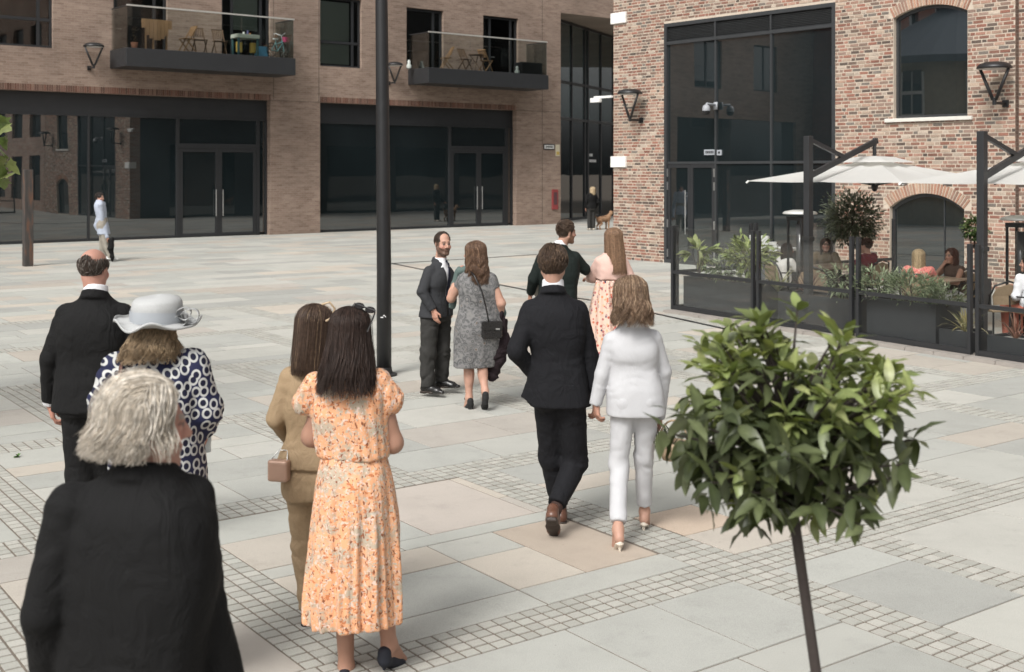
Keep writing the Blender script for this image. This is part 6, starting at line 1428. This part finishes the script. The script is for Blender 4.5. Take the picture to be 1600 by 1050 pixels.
WTOP = cloth('cream_knit', (.62, .60, .57), .9, .06, .2); TANC = cloth('tan_cardigan', (.17, .13, .085), .9); MAR = speckle('maroon_and_grey_jacket', (.16, .03, .04), [(.16, .03, .04), (.2, .04, .05)]); CORAL = speckle('coral_floral', (.52, .17, .14), [(.62, .34, .30), (.40, .09, .09), (.55, .22, .18), (.6, .4, .33)], 30.); BRN = cloth('brown_cotton', (.085, .055, .042)); WSH = cloth('white_linen', (.66, .66, .68))
seated('woman in a cream top with dark hair seated left of the tan cardigan', 1231, 391, 20.0, R(-72), WTOP, (.035, .022, .018), True, R(-70), chairlab='rattan chair under the woman in the cream top', seed=2, zend=-.2)
o = seated('woman in a tan cardigan and dark glasses seated facing the square', 1290, 383, 20.9, R(172), TANC, (.055, .033, .024), True, R(176), arms='table', chairlab='rattan chair under the woman with glasses', seed=3, zend=-.27, wave=.016)
hd = at(1290, 381, 20.77); m = MB()
for g in (-1, 1): m.tube([(g * .032 + .025 * math.cos(t), 0, .018 * math.sin(t)) for t in np.linspace(0, 6.283, 11)], .005, 4)
m.tube([(-.01, 0, 0), (.01, 0, 0)], .004, 4); m.build('glasses', BLACK, loc=tuple(hd), label='dark framed glasses on the seated woman in tan', cat='glasses')
seated('person in a maroon and grey jacket seated with their back to the olive tree', 1352, 384, 20.3, R(38), MAR, (.06, .03, .022), False, R(55), H=1.72, chairlab='rattan chair under the person in the maroon jacket', seed=4, fem=False)
seated('woman with long blonde hair in a coral floral blouse seated with her back turned', 1436, 402, 17.6, R(-24), CORAL, (.40, .30, .18), True, R(-30), chairlab='rattan chair under the blonde woman', seed=5, zend=-.36, wave=.006, legs=WSH)
seated('woman with dark red hair in a brown top resting her cheek on her hand', 1486, 400, 18.2, R(110), BRN, (.085, .032, .022), True, R(120), arms='cheek', bare=True, chairlab='rattan chair under the woman in brown', seed=6, zend=-.2, legs=WSH, skin='tan')
seated('dark haired woman in a white shirt seated at the right edge', 1606, 412, 16.2, R(15), WSH, (.022, .016, .014), True, R(60), arms='lap', chairlab='rattan chair under the woman in the white shirt', seed=7, zend=-.36, legs=cloth('coral_skirt', (.5, .17, .12)))
q = at(1312, 420, 20.3); table(q[0], q[1], 'square wood topped table with wine glasses between three guests', .42)
for i, (dx, dy) in enumerate(((-.22, -.05), (-.05, .12), (-.12, -.2))): glass(q[0] + dx, q[1] + dy, ('wine glass nearest the cardigan sleeve', 'wine glass at the middle of the shared table', 'wine glass at the front edge of the shared table')[i])
q = at(1462, 440, 17.95); table(q[0], q[1], 'table between the blonde woman and the woman in brown', .36)
q = at(1272, 430, 18.8); chair(q[0], q[1], R(-20), 'empty rattan chair with its back to the square near the reddish plant')
q = at(1560, 440, 16.4); chair(q[0], q[1], R(10), 'empty rattan chair behind the low planter right of the double post')

WP = gnd(28, 714); m = MB(); r = random.Random(90)
for i in range(14): v, f = leaf_geo(.04, .02, n=3); d = unit(V3(r.gauss(0, 1), r.gauss(0, 1), .5)); m.add(v @ dirmat(d).T + V3(0, 0, .002), f, (.10, .20, .05))
m.build('weed', LEAFM, loc=(WP[0], WP[1], 0), label='tiny green weed growing in a paving joint at the left', cat='plant')
# ------------------------------------------------------------------ the balconies' furniture
def teak_chair(parent_lab, x, y, rz, label, group, mat=TEAK, z=6.33, s=1.):
    o = empty('folding_chair', tuple(Matrix.Translation(lb.location) @ Matrix.Rotation(ROT_L, 4, 'Z') @ Vector((x, y, z))), ROT_L + rz, label=label, cat='chair', group=group); o.scale = (s, s, s)
    for g in (-1, 1):
        m = MB(); m.bar((g * .21, -.24, .0), (g * .21, .17, .46), .03, .03); m.build('leg', mat, o); m = MB(); m.bar((g * .18, .22, .0), (g * .18, -.28, .88), .03, .035); m.build('leg', mat, o)
    for k in range(5): m = MB(); m.box(-.2, .2, -.18 + k * .075, -.12 + k * .075, .44, .46); m.build('seat_slat', mat, o)
    for k in range(6): m = MB(); m.bar((-.15 + k * .06, -.16, .56), (-.15 + k * .06, -.265, .86), .035, .012, up=(0, 1, 0)); m.build('back_slat', mat, o)
    m = MB(); m.bar((-.21, -.275, .87), (.21, -.275, .87), .03, .05); m.build('top_rail', mat, o)
def LW(x, y, z): return tuple(Matrix.Translation(lb.location) @ Matrix.Rotation(ROT_L, 4, 'Z') @ Vector((x, y, z)))
xx = lambda px, yo: onL(px, 60, yo)[0]
tb = empty('folding_table', LW(xx(245, -.9), -.9, 6.31), ROT_L, label='folded round teak table standing upright on the first balcony', cat='table')
pts = lambda x0, x1: None; Rr = .52
for k in range(8):
    x0 = -Rr + k * .13 + .004; x1 = x0 + .122; xm = min(max(abs(x0), abs(x1)), Rr * .985); zb = .82 - math.sqrt(max(Rr * Rr - xm * xm, .01)) * .95; m = MB(); m.box(x0, x1, -.03, 0, zb, 1.02); m.build('slat', TEAK, tb)
m = MB(); m.box(-Rr, Rr, .001, .03, .9, .96); m.build('batten', TEAK, tb)
for g in (-.36, -.1, .36): m = MB(); m.box(g - .025, g + .025, .032, .07, 0, .9); m.build('leg', TEAK, tb)
m = MB(); m.box(-.42, .45, -.05, .08, 0, .035); m.build('foot_rail', TEAK, tb)
teak_chair('', xx(292, -.8), -.8, R(95), 'folding chair with crossed legs beside the upright table', 'teak folding chairs on the first balcony', TEAK)
teak_chair('', xx(312, -.75), -.75, R(172), 'darker slatted folding chair, left one of the pair', 'teak folding chairs on the first balcony', TEAK_D); teak_chair('', xx(343, -.72), -.72, R(172), 'darker slatted folding chair, right one of the pair', 'teak folding chairs on the first balcony', TEAK_D)
teak_chair('', xx(421, -.5), -.5, R(75), 'brown folding chair behind the bicycle', 'teak folding chairs on the first balcony', TEAK_D)
o = empty('play_table', LW(xx(383, -.95), -.95, 6.31), ROT_L, label='small pale topped play table with teal frame on the first balcony', cat='table')
m = MB(); m.box(-.42, .42, -.28, .28, .60, .74); m.build('top', M('pale_mint_plastic', (.50, .53, .46), .5), o, bevel=.02)
for a in (-.36, .36):
    for b_ in (-.22, .22): m = MB(); m.box(a - .03, a + .03, b_ - .03, b_ + .03, 0, .60); m.build('leg', M('teal_plastic', (.05, .12, .13), .5), o)
for a in (-.22, .30): m = MB(); m.box(a - .12, a + .1, -.05, .05, .12, .48); m.build('yellow_panel', M('yellow_plastic', (.62, .42, .10), .5), o, bevel=.03)
for i, (dx, c, h) in enumerate(((-.05, (.7, .7, .66), .10), (.1, (.1, .1, .2), .16), (.18, (.55, .25, .1), .07))): m = MB(); m.tube([(0, 0, 0), (0, 0, h)], .035, 8); m.build('toy', M('toy_paint', c, .5), loc=LW(xx(383, -.95) + dx, -.95, 7.051), label=('white toy cup on the play table', 'dark toy bottle on the play table', 'orange toy on the play table')[i], cat='toy')
m = MB(); m.box(-.2, .2, -.15, .15, 0, .36); m.build('storage_box', M('blue_plastic', (.10, .27, .42), .5), loc=LW(xx(408, -1.0), -1.0, 6.31), rotz=ROT_L, bevel=.02, label='blue plastic box between play table and bicycle', cat='box')
bk = empty('bicycle', LW(xx(434, -.95), -.95, 6.31), ROT_L + R(25), label='small turquoise child bicycle with pink basket on the first balcony', cat='bicycle'); TQ = M('turquoise_paint', (.22, .42, .44), .35); TYR = M('tyre_rubber', (.02, .02, .02), .8)
for x in (-.36, .36):
    m = MB(); m.tube([(x + .25 * math.cos(t), 0, .26 + .25 * math.sin(t)) for t in np.linspace(0, 6.283, 25)], .018, 6, cap=False); w = m.build('wheel', TYR, bk, smooth=True); m = MB()
    for k in range(8): m.tube([(x, 0, .26), (x + .235 * math.cos(k * .785), 0, .26 + .235 * math.sin(k * .785))], .004, 4)
    m.build('spokes', STEEL, w)
m = MB()
for a, b_ in (((-.36, .26), (-.02, .25)), ((-.02, .25), (-.14, .62)), ((-.36, .26), (-.12, .55)), ((-.02, .25), (.27, .55)), ((-.10, .50), (.27, .60)), ((.25, .66), (.36, .26))): m.tube([(a[0], 0, a[1]), (b_[0], 0, b_[1])], .02, 6)
m.build('frame', TQ, bk); m = MB(); m.tube([(.25, 0, .66), (.22, 0, .82), (.16, .2, .90), (.08, .23, .88)], .014, 6); m.tube([(.22, 0, .82), (.16, -.2, .90), (.08, -.23, .88)], .014, 6); m.build('handlebar', M('white_bars', (.7, .7, .7), .4), bk, smooth=True)
m = MB(); m.box(-.24, -.04, -.06, .06, .64, .69); m.build('saddle', WHITE, bk, bevel=.02); m = MB(); m.lathe([(.07, 0), (.10, .16)], 12, (.40, 0, .62)); m.build('basket', M('pink_wicker', (.65, .10, .22), .6), bk)
pp = empty('potted_plant', LW(xx(210, -.9), -.9, 6.31), label='small plant in a terracotta pot at the left end of the first balcony', cat='plant'); m = MB(); m.lathe([(.08, 0), (.12, .22), (.10, .22), (.001, .2)], 14); m.build('pot', M('terracotta', (.26, .10, .055), .8), pp, smooth=True)
m = MB(); r = random.Random(4)
for i in range(50): v, f = leaf_geo(.09, .03, n=3); d = unit(V3(r.gauss(0, 1), r.gauss(0, 1), r.gauss(.8, .6))); m.add(v @ dirmat(d).T + V3(r.gauss(0, .04), r.gauss(0, .04), .25 + .45 * r.random()), f, (.12, .075, .035))
m.build('foliage', LEAFM, pp, kind='stuff')
for px, rz_, lab in ((697, R(70), 'brown folding chair at the left of the second balcony'), (727, R(188), 'dark backed folding chair facing out on the second balcony'), (759, R(-80), 'orange brown folding chair at the right of the second balcony table')): teak_chair('', xx(px, -.75), -.75, rz_, lab, 'folding chairs on the second balcony', TEAK if px != 727 else TEAK_D)
o = empty('balcony_table', LW(xx(744, -.6), -.6, 6.31), ROT_L, label='small round brown table among the second balcony chairs', cat='table'); m = MB(); m.lathe([(.001, .72), (.32, .72), (.32, .69), (.001, .69)], 20); m.build('top', TEAK_D, o)
for g in (-1, 1): m = MB(); m.bar((g * .2, -.15, 0), (-g * .2, .15, .69), .03, .03); m.build('leg', TEAK_D, o)
for px, yo, lab in ((639, -.4, 'small pale ornament at the left end of the second balcony'), (808, -.95, 'small pale ornament near the right end of the second balcony')): m = MB(); m.lathe([(.09, 0), (.11, .1), (.05, .2), (.07, .28), (.001, .34)], 12); m.build('ornament', M('pale_glaze', (.45, .48, .45), .4), loc=LW(xx(px, yo), yo, 6.31), smooth=True, label=lab, cat='ornament')
m = MB(); m.box(-.55, .55, -.25, .25, 0, .5); m.build('storage_chest', BLACK, loc=LW(xx(826, -.9), -.9, 6.31), rotz=ROT_L, bevel=.02, label='low dark chest at the right end of the second balcony', cat='chest')

# ------------------------------------------------------------------ the people far off and the dog
LBL = cloth('pale_blue_shirt', (.40, .44, .52), .85, .05, .08); BEI = cloth('beige_chino', (.30, .275, .235))
T = 31.0; p = Person('man in a pale blue shirt walking past the shopfront with a dark jacket', at(160, 408, T)[:2], 1.82, R(-80), head=at(156, 309, T), hyaw=R(-105), q=1.8)
p.head(brow=(.04, .03, .025)); p.scalp((.025, .018, .015), None, 1.05); p.locks(160, (.03, .022, .018), mode='short', rad=.011, lenr=(.03, .06), lift=.02, hairline=-.05)
p.px(elr=(160, 352, -.1), wrr=(168, 372, -.12), ell=(150, 352, .3), wrl=(160, 372, .3), anl=(163, 400, .12), knl=(160, 388, .12), anr=(172, 401, -.08), knr=(166, 386, -.08))
p.jacket(LBL, at(160, 366, T)[2], w=(.19, .18, .165, .185, .19), wr=(.012, .004), name='shirt'); p.trousers(BEI); p.hand('r', (.3, 0, -1), (0, 1, 0), .5, h=.009); p.hand('l', (.3, 0, -1), (0, 1, 0), .5, h=.009); p.shoe('l', WHITE); p.shoe('r', WHITE); p.done()
f = SDF(); f.chain([V3(0, 0, .05), V3(.08, 0, .06), V3(.05, 0, -.15), V3(.09, .0, -.46)], [.035, .06, .07, .04], .05); V, F = f.mesh(.022, wrinkle(.02, (12, 12, 12))); link('folded_jacket', mesh_np('folded_jacket', V, F, True), BLACKW, None, tuple(at(170, 378, T - .16)), label='dark jacket hanging from the hand of the man in pale blue', cat='jacket')
T = 47.; p = Person('blonde woman in black walking away with a dog far off by the glazed wall', at(924, 356, T)[:2], 1.70, R(20), True, head=at(926, 297, T), q=2.4); p.head(); p.scalp((.40, .30, .19), -.18, 1.05); p.locks(140, (.42, .32, .20), 6, .014, 'long', -.24, .03, .03, .01, .1, 40, seed=81)
p.px(elr=(935, 316, 0), wrr=(930, 325, .3)); p.jacket(BLACKW, at(924, 326, T)[2], w=(.2, .2, .18, .2, .2)); p.trousers(CHTR, r=(.1, .085, .08)); p.shoe('l', CREAML); p.shoe('r', CREAML); p.hand('r', (0, 1, -.3), (-1, 0, 0), .5, h=.01); p.hand('l', (0, .2, -1), (1, 0, 0), .5, h=.01); p.done()
DOGM = NT('ginger_fur'); DOGM.col(DOGM.ramp(DOGM.noise(6, 4), [(.35, (.22, .11, .055)), (.65, (.36, .22, .13))])); DOGM.bump(DOGM.noise(60, 3), .6, .02); DOGM = DOGM.fin(.85)
f = SDF(); f.cone((0, -.22, .40), (0, .20, .44), .115, .135, .05); f.cone((0, .20, .46), (0, .36, .60), .09, .075, .05); f.ell((0, .40, .66), (.07, .09, .075)); f.cone((0, .46, .64), (0, .55, .61), .045, .03, .02)
for g in (-1, 1):
    f.cone((g * .055, .38, .70), (g * .075, .36, .62), .03, .022, .01); f.cone((g * .08, .18, .38), (g * .08, .20, .20), .055, .035, .03); f.cone((g * .08, .20, .20), (g * .08, .19, .03), .032, .026, .02); f.cone((g * .08, .17, .02), (g * .08, .24, .02), .026, .024, .02)
    f.cone((g * .08, -.22, .38), (g * .085, -.16, .24), .075, .045, .03); f.cone((g * .085, -.16, .24), (g * .085, -.27, .14), .042, .028, .02); f.cone((g * .085, -.27, .14), (g * .085, -.25, .03), .027, .024, .02); f.cone((g * .085, -.26, .02), (g * .085, -.19, .02), .025, .024, .02)
f.cone((0, -.30, .44), (0, -.44, .56), .03, .02, .03); V, F = f.mesh(.016); link('dog', mesh_np('dog', V, F, True), DOGM, None, tuple(V3(*at(943, 356, 47.5)) * V3(1, 1, 0)), R(-55), label='ginger dog beside the blonde woman at the brick corner', cat='dog')
m = MB(); a, b_ = at(931, 325, 47.2), at(944, 337, 47.4); m.tube([a, (a + b_) / 2 + V3(0, 0, -.08), b_], .012, 5); m.build('dog_lead', BLACK, label='thin black lead between the blonde woman and her dog', cat='lead')

# ------------------------------------------------------------------ things the guests carry
m = MB(); f = SDF(); f.box((0, 0, 0), (.102, .05, .085), .02); V, F = f.mesh(.012); bo = empty('shoulder_bag', tuple(at(768, 515, 11.78)), R(12), label='black box shoulder bag on the back of the woman in grey', cat='bag'); link('body', mesh_np('body', V, F, True), SHOEB, bo)
m = MB(); m.box(-.098, .098, -.058, -.048, .0, .085); m.build('flap', SHOEB, bo, bevel=.004); m = MB(); m.box(.03, .07, -.064, -.0585, .005, .02); m.build('clasp', STEEL, bo)
o_ = at(768, 515, 11.78); m = MB(); m.tube([at(a, b_, T_) - o_ for a, b_, T_ in ((762, 503, 11.73), (757, 480, 11.715), (751, 455, 11.73), (742, 432, 11.78), (736, 421, 11.86))], .011, 6, flat=.5); m.build('strap', SHOEB, bo, smooth=True)
f = SDF(); f.chain([V3(0, 0, .16), V3(-.02, 0, 0), V3(-.04, 0, -.22), V3(-.06, .02, -.42)], [.055, .085, .095, .06], .04, sq=((0, 1, 0), .6)); f.chain([V3(.03, .03, .1), V3(.05, 0, -.1), V3(.03, .0, -.22)], [.05, .06, .04], .04); V, F = f.mesh(.011, wrinkle(.014, (20, 20, 9))); link('coat', mesh_np('coat', V, F, True), cloth('dark_plum_coat', (.016, .010, .012)), None, tuple(at(779, 520, 11.9)), label='dark plum coat draped over the arm of the woman in grey', cat='coat')
f = SDF(); f.box((0, 0, 0), (.055, .03, .055), .010); V, F = f.mesh(.008); bo = link('handbag', mesh_np('handbag', V, F, True), M('rose_gold_leather', (.42, .27, .20), .35, .25), None, tuple(at(436, 735, 6.17)), R(-15), label='small rose gold box bag hanging beside the tan suit', cat='bag')
m = MB(); m.tube([(-.045, 0, .05), (-.03, .06, .09), (.02, .06, .09), (.045, 0, .05)], .003, 5); m.build('chain', STEEL, bo, smooth=True)
bc = at(1052, 703, 7.75); bo = empty('wicker_basket', tuple(bc), label='small wicker basket of greenery carried by the woman in white behind the bay tree', cat='basket'); m = MB(); m.lathe([(.001, -.06), (.07, -.06), (.09, 0), (.10, .055), (.09, .055), (.08, 0)], 18, wob=lambda r, z, t: (r * (1 + .02 * math.sin(18 * t)), z)); m.build('body', M('pale_wicker', (.40, .29, .19), .7, 0, .3, 60, .8, 120), bo, smooth=True)
m = MB(); m.tube([(.09 * math.cos(t), 0, .05 + .14 * math.sin(t)) for t in np.linspace(0, math.pi, 12)], .007, 5); m.build('handle', M('pale_wicker', (.40, .29, .19), .7), bo, smooth=True)
m = MB(); r = random.Random(9)
for i in range(70): v, f = leaf_geo(.10, .014, n=3); d = unit(V3(r.gauss(-.5, .7), r.gauss(0, .7), r.gauss(.4, .6))); m.add(v @ dirmat(d).T + V3(r.gauss(-.03, .04), r.gauss(0, .04), .06 + .03 * r.random()), f, tuple(np.array((.05, .05, .035)) * r.uniform(.5, 1.6)))
m.build('greenery', LEAFM, bo, kind='stuff')

# ------------------------------------------------------------------ the clipped bay tree close to the camera
rt = random.Random(17); BT = V3(1.03, 3.42, 0); cc = V3(*at(1232, 655, 3.4)) - BT
bay = empty('bay_tree', tuple(BT), label='round headed bay tree on a thin bare stem close to the camera', cat='tree'); BARKD = M('dark_bay_bark', (.040, .030, .026), .75, 0, .3, 30, .3)
kp = [V3(0, 0, .42), V3(*at(1275, 1050, 3.41)) - BT, V3(*at(1258, 930, 3.4)) - BT, V3(*at(1240, 805, 3.4)) - BT, V3(*at(1235, 730, 3.4)) - BT, V3(*at(1232, 640, 3.4)) - BT]
m = MB(); m.tube(kp, [.019, .0155, .015, .0155, .013, .007], 12); m.build('trunk', BARKD, bay, smooth=True)
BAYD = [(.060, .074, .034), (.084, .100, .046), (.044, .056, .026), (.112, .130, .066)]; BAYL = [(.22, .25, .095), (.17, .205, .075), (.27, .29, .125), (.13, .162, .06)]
leaves, bm = [], MB()
for i in range(205):
    while True:
        u = V3(rt.uniform(-1, 1), rt.uniform(-1, 1), rt.uniform(-1, 1)); q = np.linalg.norm(u)
        if .38 < q < 1: break
    if u[2] < -.45 and q < .7: u *= .8 / q
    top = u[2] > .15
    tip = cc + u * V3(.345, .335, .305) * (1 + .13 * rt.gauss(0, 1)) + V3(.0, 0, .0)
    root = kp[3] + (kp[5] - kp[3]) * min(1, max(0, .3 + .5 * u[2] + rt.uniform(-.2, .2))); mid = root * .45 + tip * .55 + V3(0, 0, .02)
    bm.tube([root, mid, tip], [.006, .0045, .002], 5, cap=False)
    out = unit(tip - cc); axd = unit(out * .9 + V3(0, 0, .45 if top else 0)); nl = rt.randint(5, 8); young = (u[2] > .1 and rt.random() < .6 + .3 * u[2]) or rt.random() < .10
    if u[2] < -.5: axd = unit(out * .5 + V3(0, 0, -.5))
    for k in range(nl):
        az = k * 2.4 + rt.random(); sx = unit(np.cross(axd, V3(.3, .2, 1))); sy = np.cross(axd, sx); ang = R(rt.uniform(35, 70) if young else rt.uniform(50, 105)); d = unit(axd * math.cos(ang) + (sx * math.cos(az) + sy * math.sin(az)) * math.sin(ang) + V3(0, 0, -.12 if not young else .1))
        p = tip - axd * (.012 * k * rt.random() + (.0 if k < 3 else .02)); leaves.append((p, d, rt.uniform(-.6, .6), young, rt.uniform(.8, 1.15) * (.85 if young else 1.)))
bm.build('branches', BARKD, bay, kind='stuff')
var = {}
for yg in (0, 1):
    for k in range(6):
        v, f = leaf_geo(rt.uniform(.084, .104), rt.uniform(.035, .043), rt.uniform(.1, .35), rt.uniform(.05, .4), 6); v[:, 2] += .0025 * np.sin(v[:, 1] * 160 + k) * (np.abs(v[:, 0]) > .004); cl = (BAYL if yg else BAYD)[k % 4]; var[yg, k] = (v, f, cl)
def bay_mesh(v, f, c):
    me = bpy.data.meshes.new('leaf'); me.from_pydata([tuple(q) for q in v], [], f); cols = np.tile(np.array(c), (len(v), 1)); cols[1::3] *= 1.35; set_col(me, cols); me.polygons.foreach_set('use_smooth', np.ones(len(f), bool)); me.materials.append(BAYM); return me
BAYM = NT('glossy_bay_leaf'); BAYM.col(BAYM.mix(1., BAYM.attr(), BAYM.ramp(BAYM.noise(25, 3), [(.3, .75), (.7, 1.3)]), 'MULTIPLY'))
_tr = BAYM.n('ShaderNodeBsdfTranslucent'); BAYM.l(BAYM.mix(1., BAYM.attr(), (1.2, 1.3, .6), 'MULTIPLY'), _tr.inputs[0]); _mx = BAYM.n('ShaderNodeMixShader'); _mx.inputs[0].default_value = .28; BAYM.l(BAYM.p.outputs[0], _mx.inputs[1]); BAYM.l(_tr.outputs[0], _mx.inputs[2]); BAYM.l(_mx.outputs[0], BAYM.out.inputs[0]); BAYM = BAYM.fin(.38, spec=.5)
MESHES = {k: bay_mesh(*v) for k, v in var.items()}
leaves.sort(key=lambda l: l[0][1] - .0 * l[0][2]); big = MB()
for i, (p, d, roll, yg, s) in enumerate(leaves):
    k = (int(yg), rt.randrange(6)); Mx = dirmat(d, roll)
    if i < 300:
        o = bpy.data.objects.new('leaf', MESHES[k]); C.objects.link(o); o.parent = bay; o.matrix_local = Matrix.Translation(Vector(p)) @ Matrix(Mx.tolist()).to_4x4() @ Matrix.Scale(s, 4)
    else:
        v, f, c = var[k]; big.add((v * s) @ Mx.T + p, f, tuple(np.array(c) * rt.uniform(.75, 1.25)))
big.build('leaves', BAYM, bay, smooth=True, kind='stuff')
m = MB(); m.box(-.22, .22, -.22, .22, 0, .45); m.build('plant_pot', PLANTER, loc=tuple(BT), bevel=.01, label='square dark pot under the bay tree', cat='pot')

# ------------------------------------------------------------------ the plane tree whose leaves reach in from the left
pt_ = V3(-6.1, 10.2, 0); pl = empty('plane_tree', tuple(pt_), label='plane tree whose pale green lobed leaves reach in at the left edge', cat='tree')
m = MB(); m.tube([(0, 0, 0), (.05, 0, 1.6), (0, 0, 3.4), (-.1, 0, 5.2)], [.13, .11, .08, .03], 12); m.build('trunk', M('mottled_plane_bark', (.20, .18, .13), .8, 0, .45, 5, .2), pl, smooth=True)
lob = [(0, 0), (.30, .06), (.52, -.02), (.42, .22), (.60, .42), (.34, .46), (.26, .72), (.0, 1.0), (-.26, .72), (-.34, .46), (-.60, .42), (-.42, .22), (-.52, -.02), (-.30, .06)]
lv = np.array([(x, y, -.12 * (x * x + y * y)) for x, y in lob] + [(0, .38, .02)]) * .15; lf = [(i, (i + 1) % 14, 14) for i in range(14)]
big, bb = MB(), MB(); r = random.Random(23); near = []
def plane_leaf(p, single=False):
    d = unit(V3(r.gauss(0, 1), r.gauss(-.2, 1), r.gauss(-.5, .5))); Mx = dirmat(d, r.uniform(-1, 1)); c = tuple(np.array(r.choice([(.13, .17, .05), (.19, .22, .08), (.10, .14, .04)])) * r.uniform(.8, 1.2)); s = r.uniform(.75, 1.1)
    if single: m2 = MB(); m2.add((lv * s) @ Mx.T, lf, c); m2.build('leaf', LEAFM, pl, loc=tuple(p))
    else: big.add((lv * s) @ Mx.T + p, lf, c)
for i in range(60):
    az, el, L = r.uniform(0, 6.283), r.uniform(-.2, 1.1), r.uniform(.7, 1.3); e = V3(math.cos(az) * math.cos(el) * L, math.sin(az) * math.cos(el) * L, 3.0 + math.sin(el) * L * 1.5)
    if e[0] > .95: continue
    bb.tube([(0, 0, 2.4 + r.random()), tuple(e * .6 + V3(0, 0, 1.2)), tuple(e)], [.03, .018, .006], 5, cap=False)
    for k in range(16): 
        q = e + V3(*(r.gauss(0, .22) for _ in range(3)))
        if q[0] + pt_[0] < -.4255 * (q[1] + pt_[1]) - .25: plane_leaf(q)
for px, py in ((2, 180), (8, 186), (3, 200), (10, 208), (1, 214), (3, 243), (12, 252), (1, 258), (8, 262), (20, 273), (2, 278), (0, 236), (-6, 190), (-8, 260), (-12, 205)): plane_leaf(V3(*at(px, py, 10.0)) - pt_, True)
for px, py in ((6, 195), (8, 258)): bb.tube([(0, 0, 2.5), (.8, -.1, 2.75), tuple(V3(*at(px, py, 10.03)) - pt_)], [.03, .015, .004], 5, cap=False)
big.build('leaves', LEAFM, pl, kind='stuff'); bb.build('branches', BARK, pl, kind='stuff')
